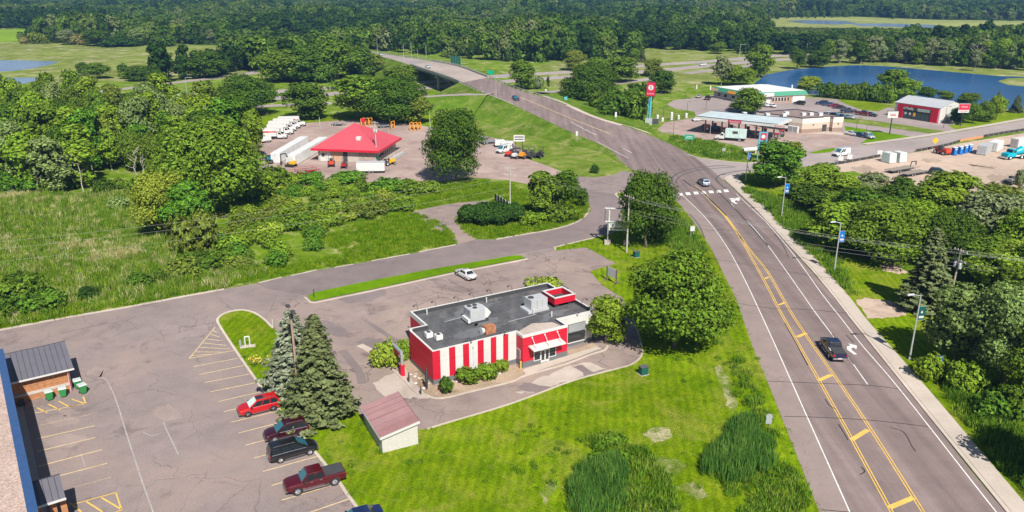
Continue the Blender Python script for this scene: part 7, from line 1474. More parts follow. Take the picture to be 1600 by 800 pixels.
for i, (a, b, L, lb) in enumerate((((400, 217.5), (462, 216.5), 6.6, 'nearest white moving truck with a red side stripe'), ((419, 210.5), (470, 209.5), 5.0, 'second white moving truck from the front of the row'), ((421, 205.5), (475, 204), 5.6, 'third white moving truck from the front of the row'), ((428, 201.5), (480, 200), 5.6, 'fourth white moving truck from the front of the row'), ((436, 198), (490, 196.5), 5.8, 'farthest white moving truck in the row'))):
    o = box_truck(a, b, L, lb, 'sign_red' if i in (0, 4) else None, lettering='U-HAUL' if i == 0 else None, group=UG); 
    if i == 0: MB().box(.5, 2.4, -1.225, -1.205, 1.3, 2.9).build('side_graphic', 'hvac', o)
def cargo_trailer(a, b, L, h, label, body='white_paint', name='cargo_trailer', stripe=None, w=1.0, group=None, axles=2):
    A, Bp = G(*a), G(*b); t = thing(name, label, 'trailer', (A.x, A.y, .03), heading(A, Bp), group)
    MB().box(0, L, -w, w, .5, h).build('body', body, t, bevel=.08); MB().tube((L, 0, .5), (L + 1.3, 0, .5), .06).build('tow_bar', 'charcoal', t); MB().tube((L + 1.1, 0, 0), (L + 1.1, 0, .6), .05).build('jack', 'steel', t)
    for k in range(axles):
        for s in (1, -1): wheel_at(t, L * .45 + k * .85, s * (w + .03), .34, wd=.2)
    MB().box(-.02, L + .02, -w - .01, w + .01, .42, .52).build('frame', 'charcoal', t)
    if stripe:
        for s in (1, -1): MB().box(L * .1, L * .9, s * (w + .006) - .008, s * (w + .006) + .008, h * .6, h * .78).build('stripe', stripe, t)
    return t
o = cargo_trailer((558, 269.5), (604, 269), 7.2, 2.7, 'large white enclosed trailer in front of the red-roofed shop', name='enclosed_trailer', w=1.15); MB().box(0, 7.2, -1.1, 1.1, 2.69, 2.74).build('roof', 'metal_roof', o)
cargo_trailer((407, 223.5), (425, 221), 3.2, 1.75, 'small white cargo trailer in front of the nearest moving truck'); cargo_trailer((393, 232), (409, 229), 3.0, 1.8, 'small trailer with red stripe at the left end of the yard', stripe='sign_red')
cargo_trailer((773, 229.5), (788, 229), 3.0, 2.0, 'left white cargo trailer by the yard sign'); cargo_trailer((783, 232), (805, 232), 3.6, 2.1, 'right white cargo trailer by the yard sign', stripe='pale_mint')
car('van', 787, 238, to=(775, 241), col=WHITE, label='white rental van with red nose by the yard sign', name='rental_van')
# filling station delivery truck
o = box_truck((1165, 221), (1120, 218), 6.2, 'pale blue box truck parked at the filling station', stripe=None, body='pale_mint', attic=False, name='delivery_truck', h=3.6); MB().box(2.4, 4.0, -1.23, -1.21, 2.3, 3.1).build('side_logo', 'machine_yellow', o); MB().box(2.4, 4.0, 1.21, 1.23, 2.3, 3.1).build('side_logo', 'charcoal', o); MB().box(-.03, 0, -1.1, 1.1, 1.1, 3.4).build('rear_door', 'white_paint', o)
# ------------------------------------------------------------------ poles, wires, signs
def power_pole(px, py, h, label, arms=1, cans=0, rz=0.0, mat='pole_wood', loc=None, lean=0.0):
    b = loc or G(px, py); t = thing('power_pole', label, 'power pole', b, rz, 'wooden power poles'); t.rotation_euler = (0, lean, rz)
    MB().tube((0, 0, 0), (0, 0, h), .17, .11, 9).build('pole', mat, t, smooth=True)
    for k in range(arms):
        z = h - .35 - 1.5 * k; a = MB().box(-.07, .07, -1.25, 1.25, z - .07, z + .07).build('crossarm', 'weathered_pole', t)
        for y in (-1.1, -.4, .5, 1.1): MB().tube((0, y, z + .07), (0, y, z + .3), .05, .04, 6).build('insulator', 'hvac_white', a)
    for k in range(cans):
        s = (-1) ** k; m = MB(); m.lathe([(.2, h - 3.0), (.27, h - 2.95), (.27, h - 2.15), (.2, h - 2.05)], 10, (0, .42 * s)); m.build('transformer', 'galv', t, smooth=True)
    MB().box(-.04, .12, -.12, .12, h - 3.4, h - 3.2).build('bracket', 'steel', t)
    return b
BL = power_pole(0, 0, 9.9, 'power pole outside the left frame edge carrying the marsh wires', loc=Vector((-100, 106, 0)), rz=.4)
B0 = power_pole(797, 331, 9.9, 'power pole with two crossarms on the loop drive island', 2, 0, 1.3, 'weathered_pole'); B1 = power_pole(979, 395, 10.8, 'tall bare power pole beside the empty pole sign', 1, 0, .6, 'weathered_pole')
B2 = power_pole(1482, 480, 9.3, 'leaning power pole with transformers between the spruce and willow', 2, 2, .3, lean=.03); B3 = power_pole(589, 254, 11.2, 'power pole with two transformers in front of the rental shop', 1, 2, .9, 'weathered_pole')
BR = power_pole(0, 0, 9.5, 'power pole beyond the right frame edge', loc=Vector((96, 104, 0)), rz=.4)
def wire(a, za, b, zb, sag, label, mat='wire', dx=(0, 0), r=.018):
    n = 24; A = Vector((a.x + dx[0], a.y + dx[1], za)); Bq = Vector((b.x + dx[0], b.y + dx[1], zb)); pts = []
    for i in range(n + 1): t = i / n; p = A.lerp(Bq, t); p.z -= sag * 4 * t * (1 - t); pts.append(p)
    o = MB().pipe(pts, r, 5).build('power_wire', mat); tag(o, label, 'wire', 'overhead power wires')
for dx, z in (((0, .9), 0.3), ((.1, -.4), -.5), ((0, -1), -2.4)):
    wire(BL, 9.3 + z, B0, 8.0 + z, 1.6, 'overhead wire crossing the marsh on the left', 'pale_wire', dx, .011); wire(B0, 9.6, B1, 10.3, .7, 'overhead wire above the service road', 'wire', dx, .014); wire(B1, 10.3, B2, 8.9, 1.0, 'overhead wire crossing the main road to the right power pole', 'pale_wire', dx, .014); wire(B2, 8.9, BR, 9.0, .5, 'overhead wire right of the leaning power pole', 'pale_wire', dx, .016)
for z in (7.2, 6.6): wire(B1, z + 1, B2, z, .9, 'lower overhead cable crossing the main road', 'wire', (0, 0), .025); wire(B2, z, BR, z, .5, 'lower overhead cable right of the leaning power pole', 'wire', (0, 0), .028)
# brown lot light
t = thing('lot_light_pole', 'tall brown parking lot light pole between the two spruces', 'light pole', G(470, 652), R(30)); MB().tube((0, 0, 0), (0, 0, 13.4), .17, .11, 9).build('pole', 'pink_pole', t, smooth=True); MB().tube((0, 0, 0), (0, 0, .7), .35, .35, 10).build('footing', 'concrete', t)
for s in (1, -1): MB().pipe([(0, 0, 12.9), (0, s * .7, 13.3)], .05).build('arm', 'charcoal', t); MB().box(-.2, .2, s * .95 - .35, s * .95 + .35, 13.25, 13.42).build('lamp_head', 'charcoal', t)
MB().box(-.18, .18, -.18, .18, 12.2, 12.8).build('camera_box', 'charcoal', t)
def street_light(px, py, h, label, banner, rz, glyph):
    b = G(px, py); t = thing('street_light', label, 'street light', b, rz, 'grey street lights along the main road')
    MB().tube((0, 0, 0), (0, 0, h), .12, .07, 9).build('pole', 'galv', t, smooth=True); MB().tube((0, 0, 0), (0, 0, .5), .2, .16, 8).build('base', 'galv', t)
    MB().pipe([(0, 0, h - .1), (-1.0, 0, h + .1)], .05).build('arm', 'galv', t); MB().hexa([(-1.9, -.16, h + .06), (-.95, -.16, h + .06), (-.95, .16, h + .06), (-1.9, .16, h + .06)], [(-1.8, -.1, h + .2), (-.95, -.12, h + .24), (-.95, .12, h + .24), (-1.8, .1, h + .2)]).build('lamp_head', 'galv', t)
    if banner:
        bn = MB().box(.1, 1.0, -.015, .015, h * .62, h * .62 + 1.9).build('banner', banner, t)
        for z in (h * .62 - .02, h * .62 + 1.9): MB().tube((0, 0, z), (1.05, 0, z), .025).build('banner_rod', 'galv', t)
        MB().lathe([(.02, h * .62 + .75), (.22, h * .62 + 1.0), (.16, h * .62 + 1.3), (.02, h * .62 + 1.65)], 8, (.55, 0)).build('emblem', 'white_paint', bn).scale = (1, .1, 1)
        MB().box(.22, .88, -.025, .025, h * .62 + .25, h * .62 + .55).build('emblem_bar', 'white_paint', bn)
    return t
street_light(1421, 562, 9.1, 'grey street light with dark green banner by the pavement', 'banner_green', .12, 0); street_light(1303, 427, 9.0, 'grey street light with blue banner by the pavement', 'sign_blue', .12, 0); street_light(1221, 340, 8.6, 'third grey street light up the road with small blue banner', 'sign_blue', .12, 0); street_light(1165, 283, 8.2, 'street light with blue banner at the junction corner', 'sign_blue', .3, 0)
def mast(px, py, yt, label, z=0.0, arm=1.5, mat='galv', rz=0.0, name='lamp_mast', r=.09):
    b = G(px, py, z); h = height_at(b, yt); t = thing(name, label, 'lamp post', b, rz, 'distant lamp posts'); MB().tube((0, 0, 0), (0, 0, h), r, r * .6, 7).build('pole', mat, t)
    if arm: MB().pipe([(0, 0, h), (arm * .4, 0, h + .25), (arm, 0, h + .2)], r * .6, 5).build('arm', mat, t); MB().box(arm - .1, arm + .6, -.14, .14, h + .12, h + .25).build('lamp_head', mat, t)
for a in ((775, 152, 122, 'curved lamp post at the right end of the overpass approach', 5.9, 3.5), (297, 182, 122, 'left of two highway lamp posts above the left wood', 0, 2), (311, 190, 148, 'right of two highway lamp posts above the left wood', 0, -2), (590, 85, 64, 'first lamp post beyond the overpass', 3, 0), (631, 97, 68, 'lamp post at the left rail of the overpass', 6.5, 0), (643, 90, 65, 'second lamp post beyond the overpass', 5, 0), (653, 91, 77, 'short lamp post right of the overpass road', 5, 0), (666, 92, 70, 'third lamp post beyond the overpass', 5, 0), (1155, 92, 70, 'lamp post on the far highway at the lake', 0, 3), (1260, 82, 68, 'curved lamp post on the highway behind the lake', 0, 3), (70, 46, 31, 'white pole in the far green field', 0, 0), (277, 40, 30, 'white pole rising from the far trees', 0, 0), (500, 199, 183, 'small lamp post at the back of the rental yard', 0, 0), (672, 200, 175, 'thin dark pole right of the orange frames', 0, 0)):
    mast(*a, r=.13)
for a in ((1036, 185, 167, 'thin dark light pole behind the tank compound'), (1052, 209, 188, 'thin dark light pole at the forecourt corner'), (1073, 183, 160, 'thin dark light pole by the upper lot grass'), (1103, 172, 158, 'thin dark light pole in the upper lot'), (1338, 203, 185, 'dark light pole right of the filling station shop'), (1353, 210, 195, 'dark light pole in the grass by the driveway'), (1474, 200, 167, 'dark double light pole in front of the parts store'), (1479, 226, 195, 'thin pole beside the side road'), (1153, 229, 203, 'pale light pole beside the delivery truck'), (1109, 215, 187, 'pale light pole left of the fuel pumps'), (1255, 226, 214, 'thin curved light pole right of the price sign tree')):
    mast(*a, mat='charcoal' if 'dark' in a[3] else 'galv', arm=.8, name='lot_light', r=.08)
def board(px, py, yb, yt, wpx, label, face, name='road_sign', posts=(-.3, .3), pm='galv', rz=0.0, z=0.0, th=.05, cat='sign', pr=.045, back=None, hh=None):
    """sign facing the camera side: py ground, yb..yt board edges in the picture"""
    b = G(px, py, z); h0 = height_at(b, yb) if yb < py else 0; h1 = height_at(b, yt); w = wpx * scale_at(b); t = thing(name, label, cat, b, rz)
    for p in posts: MB().tube((p * w, .06, 0), (p * w, .06, h1 - .02), pr, pr, 6).build('post', pm, t)
    bd = MB().box(-w / 2, w / 2, -th, th * .2, h0, h1).build('panel', face, t); return t, bd, w, h0, h1
def on(bd, mat, x0, x1, z0, z1, d=.075, name='marking'): return MB().box(x0, x1, -d, -.04, z0, z1).build(name, mat, bd)
# tall pole sign with a round emblem
b = G(1014, 195); t = thing('pylon_sign', 'very tall pole sign with red face and white round emblem on a blue pole', 'sign', b, -.25); h = height_at(b, 128); hb = height_at(b, 150.5); w = 13.5 * scale_at(b)
MB().tube((0, 0, 0), (.3, 0, h - .5), .32, .28, 10).build('pole', 'sign_cyan', t, smooth=True); MB().tube((-.9, .2, 0), (-.3, .1, hb), .16, .14, 8).build('pole', 'sign_cyan', t)
bd = MB().box(-w / 2, w / 2, -.35, .35, hb, h).build('cabinet', 'navy', t); fc = MB().box(-w / 2 + .12, w / 2 - .12, -.39, -.34, hb + .12, h - .12).build('face', 'sign_red', bd)
zc = hb + (h - hb) * .62; MB().tube((0, -.41, zc), (0, -.385, zc), w * .3, n=24).build('emblem', 'white_paint', bd); text('lettering', 'S', w * .5, bd, (0, -.43, zc), (R(90), 0, 0), 'navy'); text('lettering', 'Speedway', w * .2, bd, (0, -.41, hb + (h - hb) * .2), (R(90), 0, 0), 'white_paint')
MB().box(-1.3, 1.0, -.7, .7, 0, 2.2).build('base_cabinet', 'galv', t)
t = thing('utility_cabinet', 'dark green cabinet beside the tall pole sign', 'cabinet', G(1024, 194), 0); MB().box(-1.2, 1.0, -.5, .5, 0, 1.7).build('housing', 'charcoal', t); MB().box(-1.25, 1.05, -.55, .55, 1.7, 1.8).build('lid', 'grey_plastic', t)
for x, y, h_, lb in ((1027, 189, 2.2, 'white gas cylinder left in the tank compound'), (1035, 190, 1.4, 'low white box in the tank compound'), (1049, 187.5, 2.8, 'tall white dispenser in the tank compound'), (1060, 186.5, 1.5, 'short white tank right of the dispenser'), (1072, 184.5, 1.8, 'white round tank at the right of the compound')):
    t = thing('gas_dispenser', lb, 'tank', G(x, y), 0); MB().lathe([(.4, 0), (.45, .2), (.45, h_ - .2), (.25, h_)], 10).build('vessel', 'hvac_white', t, smooth=True); MB().box(-.6, .6, -.5, .5, 0, .12).build('plinth', 'concrete', t)
# price sign
t, bd, w, h0, h1 = board(1189, 249, 233, 206, 13, 'tall blue price sign with red emblem panel at the forecourt corner', 'sign_cyan', 'price_sign', (-.45, .45), 'sign_cyan', rz=-.2, th=.3, pr=.16)
e = on(bd, 'sign_red', -w * .32, w * .36, h1 - 2.2, h1 - .3, .34, 'emblem_panel'); MB().tube((0, -.36, h1 - 1.25), (0, -.345, h1 - 1.25), .55, n=16).build('emblem', 'white_paint', bd); on(bd, 'navy', -w * .3, w * .3, h1 - 3.6, h1 - 2.6, .33, 'price_panel'); on(bd, 'deep_red', -w * .3, w * .3, h0 - 1.2, h0 - .1, .1, 'price_panel')
t, bd, w, h0, h1 = board(1076, 227, 218, 210.5, 15, 'green guide sign on the verge before the filling station', 'sign_green', 'guide_sign', pm='galv', rz=-.2); on(bd, 'white_paint', -w * .3, w * .3, h0 + (h1 - h0) * .6, h0 + (h1 - h0) * .72, name='text_line'); on(bd, 'white_paint', -w * .38, w * .34, h0 + (h1 - h0) * .26, h0 + (h1 - h0) * .38, name='text_line')
board(767, 122, 116.5, 110, 9, 'green guide sign right of the overpass', 'sign_green', 'guide_sign', z=4, th=.08)
board(853, 146, 143, 139, 2.5, 'small white sign by the slip road', 'white_paint', z=2); board(884, 160, 157, 151, 4.5, 'blue and white route sign by the right slip road', 'sign_cyan', z=3.4); board(962, 187, 183, 175, 3, 'white route marker on the right verge', 'white_paint', z=2.2); board(901, 221, 212, 205, 3, 'white road sign on the left verge', 'white_paint', 'road_sign', z=2); board(1130, 246, 236, 231.5, 5, 'grey round-topped sign back on the junction verge', 'sign_back', posts=(0,))
board(1081, 372, 361, 353, 7, 'white route marker on two posts left of the main road', 'white_paint')
t, bd, w, h0, h1 = board(1199, 678, 662, 655, 9, 'round and square grey sign backs on a post by the shoulder', 'sign_back', posts=(0,), pm='charcoal', rz=-.2); MB().tube((0, -.04, h1 + .32), (0, 0, h1 + .32), .36, n=18).build('round_panel', 'sign_back', t)
t, bd, w, h0, h1 = board(1464, 584, 569, 555.5, 10, 'blue route sign on two posts at the right verge', 'sign_blue', rz=-.3); on(bd, 'white_paint', -w * .26, w * .26, h0 + (h1 - h0) * .2, h0 + (h1 - h0) * .55, name='route_shield'); on(bd, 'white_paint', -w * .3, w * .3, h1 - .3, h1 - .15)
t, bd, w, h0, h1 = board(811, 236, 221, 211, 17, 'white yard sign board with two dark posts at the rental yard', 'white_paint', 'yard_sign', pm='charcoal', pr=.1); on(bd, 'charcoal', -w * .42, w * .42, h0 + (h1 - h0) * .62, h0 + (h1 - h0) * .78, name='text_line'); on(bd, 'charcoal', -w * .42, w * .42, h0 + (h1 - h0) * .26, h0 + (h1 - h0) * .4, name='text_line')
# empty pole sign beside the power pole
a, c = G(949, 381.5), G(978.5, 382.5); t = thing('empty_pole_sign', 'tall empty sign frame with white panel on two grey posts and concrete footings', 'sign', (a + c) / 2, heading(a, c)); w = (c - a).length
for s in (-1, 1): MB().box(s * w / 2 - .55, s * w / 2 + .55, -.55, .55, 0, .75).build('footing', 'concrete', t); MB().tube((s * w / 2, 0, .7), (s * w / 2, 0, 5.6), .13, n=8).build('post', 'steel', t)
for s in (-1, 1): MB().box(s * w * .68 - .06, s * w * .68 + .06, -.3, .3, 4.4, 7.0).build('frame_side', 'charcoal', t); MB().box(s * w * .45 - .1, s * w * .45 + .1, -.12, .12, 4.5, 7.0).build('frame_upright', 'white_trim', t)
for z in (4.4, 6.95): MB().box(-w * .7, w * .7, -.3, .3, z, z + .1).build('frame_bar', 'white_trim', t)
bd = MB().box(-w * .46, w * .46, -.1, .1, 2.75, 4.3).build('panel', 'white_paint', t); on(bd, 'hvac', -w * .4, w * .4, 3.65, 4.2, .115); on(bd, 'charcoal', -w * .3, w * .3, 3.1, 3.3, .115)
a, c = G(948, 438), G(963, 445); t = thing('lawn_sign', 'grey-blue board on two dark wooden stands at the lot corner', 'sign', (a + c) / 2, heading(a, c)); w = (c - a).length
MB().box(-w * .42, w * .42, -.05, .05, 1.0, 2.5).build('panel', 'hvac', t); 
for s in (-1, 1):
    MB().box(s * w / 2 - .08, s * w / 2 + .08, -.08, .08, 0, 2.6).build('post', 'bark', t)
    for q in (-1, 1): MB().tube((s * w / 2, q * .8, 0.03), (s * w / 2, 0, .7), .06).build('brace', 'bark', t)
for x, y, lb in ((994, 402, 'green electrical box on the lawn near the power pole'), (1005, 585, 'green electrical box beside the lot kerb')):
    t = thing('electrical_box', lb, 'electrical box', G(x, y), .4); MB().box(-.5, .5, -.4, .4, .08, 1.1).build('housing', 'banner_green', t, bevel=.04); MB().box(-.6, .6, -.5, .5, 0, .09).build('pad', 'concrete', t); MB().box(-.52, .52, -.43, .43, 1.1, 1.16).build('lid', 'grey_plastic', t)
t = thing('grass_post', 'short dark post on the grass strip end', 'post', G(491, 466), 0); MB().tube((0, 0, .1), (0, 0, 1.4), .07, n=7).build('shaft', 'charcoal', t); MB().tube((0, 0, 1.4), (0, 0, 1.5), .1, n=7).build('cap', 'charcoal', t)
t = thing('post', 'short pale post at the spruce end of the grass island', 'post', G(426.5, 512), 0); MB().tube((0, 0, 0), (0, 0, 1.2), .05, n=6).build('shaft', 'white_trim', t); MB().tube((0, 0, 1.2), (0, 0, 1.27), .07, n=6).build('cap', 'white_trim', t)
t = thing('backflow_frame', 'white pipe frame on a slab on the grass island', 'pipe frame', G(386, 542), .3); MB().box(-.9, 1.1, -.4, .4, .02, .12).build('slab', 'concrete', t); MB().pipe([(-.2, 0, .1), (-.2, 0, 1.5), (.4, 0, 1.5), (.4, 0, .1)], .09, 7).build('pipe_loop', 'white_trim', t); MB().tube((-.8, 0, .1), (-.8, 0, 1.1), .16, n=8).build('riser', 'steel', t)
t = thing('flower_clump', 'yellow and white flower clump on the grass island', 'flowers', G(400, 569), 0); link('leaves', CROWN['clipped0'], t, (.16, .24, .03)).scale = (.9, .9, .6); _q = np.random.default_rng(2); P = _q.normal(0, .45, (90, 3)); P[:, 2] = .45 + np.abs(P[:, 2]) * .6; o = link('blossoms', mesh_from_quads('blossoms', leaf_quads(P, unit(_q.normal(size=(90, 3)) + np.array([0, 0, 1.5])), .09, _q), 'flower'), t); o['kind'] = 'stuff'
a, c = G(773, 318), G(795, 333); t = thing('island_sign', 'row of black and white sign panels on the island behind the hedge', 'sign', a, heading(a, c)); L = (c - a).length
for i in range(5): MB().box(L * i / 5, L * (i + .78) / 5, -.04, .04, .6, 2.3).build('panel', 'charcoal', t); MB().box(L * (i + .8) / 5, L * (i + .96) / 5, -.06, .06, 0, 2.5).build('post', 'white_trim', t)
# parts store signs
t, bd, w, h0, h1 = board(1501, 197, 176, 162, 17, 'red and white pole sign in front of the parts store', 'white_paint', 'pole_sign', (0,), 'charcoal', pr=.14, th=.2); on(bd, 'sign_red', -w * .48, w * .48, h0 + (h1 - h0) * .32, h1 - .1, .24); text('lettering', "O'Reilly", w * .2, bd, (0, -.26, h0 + (h1 - h0) * .66), (R(90), 0, 0), 'white_paint'); text('lettering', 'AUTO PARTS', w * .13, bd, (0, -.22, h0 + (h1 - h0) * .16), (R(90), 0, 0), 'sign_red')
t, bd, w, h0, h1 = board(1390, 210, 184, 174, 16, 'white oval pole sign by the driveway', 'white_paint', 'pole_sign', (0,), 'charcoal', pr=.2, th=.25); MB().box(-w * .52, w * .52, -.2, .2, h1 - .1, h1 + .15).build('cap', 'charcoal', t); on(bd, 'hvac', -w * .3, w * .3, h0 + (h1 - h0) * .55, h0 + (h1 - h0) * .75, .29); on(bd, 'sign_red', -w * .25, w * .3, h0 + (h1 - h0) * .35, h0 + (h1 - h0) * .48, .29)
t = thing('propane_tank', 'white horizontal propane tank behind the price sign', 'tank', G(1172, 240), .3); MB().tube((-2.4, 0, 1.2), (2.4, 0, 1.2), .62, n=14).build('vessel', 'white_paint', t, smooth=True); 
for x in (-1.5, 1.5): MB().box(x - .2, x + .2, -.5, .5, 0, .8).build('saddle', 'concrete', t)

# ------------------------------------------------------------------ building site
def low_fence(px, h, mat, label, name='silt_fence', cat='fence'):
    ln = resample(GP(px), 3.0); t = thing(name, label, cat); m = MB(); vs = []
    for p in ln: vs += [(p.x, p.y, 0), (p.x, p.y, h)]
    m.raw(vs, [(2 * i, 2 * i + 1, 2 * i + 3, 2 * i + 2) for i in range(len(ln) - 1)]); m.build('fabric', mat, t)
    for p in ln: MB().box(p.x - .04, p.x + .04, p.y - .04, p.y + .04, 0, h + .2).build('stake', 'pole_wood', t)
low_fence([(1296, 259.5), (1320, 255.5), (1350, 250), (1375, 245)], .8, 'silt_black', 'black silt fence along the side road left of the mint boxes'); low_fence([(1430, 237.5), (1450, 234), (1480, 228), (1500, 222)], .8, 'silt_black', 'black silt fence behind the red telehandler'); low_fence([(1536, 215), (1565, 210), (1600, 204.5), (1660, 195)], .9, 'silt_black', 'black silt fence at the right end of the side road'); low_fence([(1500, 221.5), (1536, 215.5)], .8, 'orange_mesh', 'orange mesh fence along the side road', 'mesh_fence')
for x, y, lb in ((1313, 253, 'left white notice board on the site fence'), (1327, 250.5, 'middle white notice board on the site fence'), (1374, 244, 'right white notice board on the site fence')): board(x, y, y - 2, y - 9, 8, lb, 'white_paint', 'notice_board', (-.4, .4))
for i, (x, y) in enumerate(((1490, 242.5), (1499, 241), (1506.5, 239.3), (1513.5, 237.8))):
    t = thing('portable_toilet', ['first', 'second', 'third', 'fourth'][i] + ' blue portable toilet from the left beside the telehandler', 'toilet', G(x, y), .35, 'blue portable toilets'); MB().box(-.58, .58, -.58, .58, .1, 2.15).build('cabin', 'toilet_blue', t, bevel=.03); MB().hexa([(-.62, -.62, 2.15), (.62, -.62, 2.15), (.62, .62, 2.15), (-.62, .62, 2.15)], [(-.45, -.4, 2.4), (.45, -.4, 2.4), (.45, .4, 2.4), (-.45, .4, 2.4)]).build('roof', 'hvac_white', t); d = MB().box(-.42, .42, -.61, -.58, .15, 2.0).build('door', 'toilet_blue', t); MB().box(.25, .35, -.64, -.61, 1.0, 1.15).build('handle', 'charcoal', d); MB().box(-.3, .3, -.62, -.61, 1.6, 1.9).build('vent', 'hvac_white', d); MB().box(-.65, .65, -.65, .65, 0, .1).build('skid', 'charcoal', t)
for i, (x, y) in enumerate(((1388, 253.5), (1404, 252.5))):
    t = thing('site_cabinet', ['left', 'right'][i] + ' of two white and mint roll-off boxes at the site edge', 'site box', G(x, y), .35, 'white site boxes'); L = 2.6
    MB().hexa([(-1.2, -1.6, .1), (1.2, -1.6, .1), (1.2, 1.6, .1), (-1.2, 1.6, .1)], [(-1.0, -1.3, 2.7), (1.2, -1.3, 2.7), (1.2, 1.6, 2.7), (-1.0, 1.6, 2.7)]).build('body', 'white_paint', t, bevel=.05); MB().hexa([(-1.24, -1.5, .2), (-1.2, -1.5, .2), (-1.2, 1.5, .2), (-1.24, 1.5, .2)], [(-1.05, -1.2, 2.6), (-1.01, -1.2, 2.6), (-1.01, 1.5, 2.6), (-1.05, 1.5, 2.6)]).build('end_panel', 'pale_mint', t); MB().box(-1.2, 1.2, -1.5, 1.5, 0, .1).build('skid', 'charcoal', t)
for k, (a, b, lb, mt) in enumerate((((1540, 243.5), (1552, 236), 'grey shipping container with doors facing the site', 'hvac'), ((1557, 238), (1569, 232), 'second shipping container behind the first on the site', 'container_white'), ((1590, 232), (1625, 227), 'white container at the right frame edge', 'white_paint'))):
    A, Bq = G(*a), G(*b); t = thing('site_container', lb, 'container', A, heading(A, Bq)); MB().box(0, 6.1, 0, 2.45, .12, 2.7).build('body', mt, t)
    for y in (.05, 1.25): MB().box(-.05, 0, y, y + 1.12, .18, 2.6).build('door', mt, t)
    for y in (.4, .9, 1.55, 2.05): MB().tube((-.08, y, .2), (-.08, y, 2.6), .035).build('lock_bar', 'steel', t)
    for i in range(9): MB().box(.3 + i * .65, .55 + i * .65, -.04, 0, .2, 2.6).build('rib', mt, t)
def machine(px, py, to, name, label, cat): A = G(px, py); return thing(name, label, cat, (A.x, A.y, .03), heading(A, G(*to)))
t = machine(1471, 241, (1450, 236), 'telehandler', 'red-orange telehandler parked on the dirt site', 'telehandler'); MB().box(-2.3, 1.9, -.75, .75, .6, 1.35).build('chassis', 'machine_red', t, bevel=.05); MB().box(-2.4, -1.0, -1.0, 1.0, .9, 1.9).build('counterweight', 'machine_red', t, bevel=.08); c = MB().box(-.7, .7, .15, 1.05, 1.3, 2.4).build('cab', 'charcoal', t, bevel=.05); MB().box(-.6, .6, 1.04, 1.07, 1.6, 2.3).build('window', 'glass', c); MB().hexa([(-2.2, -.45, 1.5), (3.0, -.45, 1.2), (3.0, -.05, 1.2), (-2.2, -.05, 1.5)], [(-2.2, -.45, 2.0), (3.0, -.45, 1.6), (3.0, -.05, 1.6), (-2.2, -.05, 2.0)]).build('boom', 'deep_red', t)
for x in (-1.5, 1.4):
    for s in (1, -1): wheel_at(t, x, s * 1.15, .6, wd=.4)
t = machine(1589, 247.5, (1530, 252), 'concrete_mixer_truck', 'turquoise concrete mixer truck at the right frame edge', 'mixer truck'); MB().box(-4.5, 4.2, -.5, .5, .6, 1.05).build('chassis', 'white_paint', t); c = MB(); c.extrude_y([(1.6, .7), (1.6, 2.75), (2.9, 2.75), (3.15, 1.85), (4.6, 1.7), (4.75, .7)], -1.1, 1.1); c.build('cab', 'mixer_teal', t, bevel=.08); MB().face([(2.96, .9, 2.65), (2.96, -.9, 2.65), (3.2, -.9, 1.92), (3.2, .9, 1.92)]).build('windscreen', 'glass', t)
for s in (1, -1): MB().box(1.9, 2.8, s * 1.11 - .012, s * 1.11 + .012, 1.9, 2.6).build('side_window', 'glass', t)
d = MB(); d.lathe([(.35, -3.0), (.8, -2.2), (1.15, -.6), (1.15, .6), (.75, 1.9), (.5, 2.3)], 16); o = d.build('drum', 'mixer_teal', t, smooth=True); o.rotation_euler = (0, R(-76), 0); o.location = (-1.4, 0, 2.35); MB().tube((0, 0, -.35), (0, 0, .35), 1.17, n=16).build('drum_band', 'white_paint', o); MB().box(-4.6, -3.8, -.5, .5, 2.4, 3.3).build('hopper', 'mixer_teal', t); MB().box(4.6, 5.1, -1.15, 1.15, .4, .8).build('bumper', 'chrome', t)
for x in (-3.6, -2.5, -1.4, -.3, 3.7):
    for s in (1, -1): wheel_at(t, x, s * 1.2, .5, wd=.35)
def flatbed(px, py, to, L, label, w=1.15, mat='wood_deck', name='flatbed_trailer', rails=0.0, h=.8, goose=False, rail_mat='charcoal'):
    t = machine(px, py, to, name, label, 'trailer')
    n = 5
    for i in range(n): y0 = -w + 2 * w * i / n; MB().box(-L / 2, L / 2, y0 + .01, y0 + 2 * w / n - .01, h - .08, h).build('plank', mat, t)
    MB().box(-L / 2 - .05, L / 2 + .05, -w - .06, -w, h - .25, h + .02).build('side_rail', rail_mat, t); MB().box(-L / 2 - .05, L / 2 + .05, w, w + .06, h - .25, h + .02).build('side_rail', rail_mat, t)
    if rails: 
        for s in (1, -1): MB().pipe([(-L / 2, s * w, h), (-L / 2, s * w, h + rails), (L / 2, s * w, h + rails), (L / 2, s * w, h)], .05, 5).build('guard', rail_mat, t)
    if goose: MB().pipe([(L / 2, 0, h), (L / 2 + .3, 0, h + 1.3), (L / 2 + 2.2, 0, h + 1.2), (L / 2 + 2.2, 0, h + .2)], .14, 6).build('gooseneck', 'charcoal', t)
    else: MB().pipe([(L / 2, -w * .6, h - .2), (L / 2 + 1.4, 0, h - .25), (L / 2, w * .6, h - .2)], .06, 5).build('tow_frame', rail_mat, t)
    for x in (-.9, 0.0):
        for s in (1, -1): wheel_at(t, x - L * .1, s * (w + .12 if h < .7 else w - .1), .36, wd=.24)
    return t
flatbed(1405, 268, (1440, 262), 8.5, 'rear flatbed trailer with a small winch on the dirt site', goose=True); flatbed(1427, 273.5, (1460, 268), 8.0, 'front flatbed trailer hitched to the black suv')
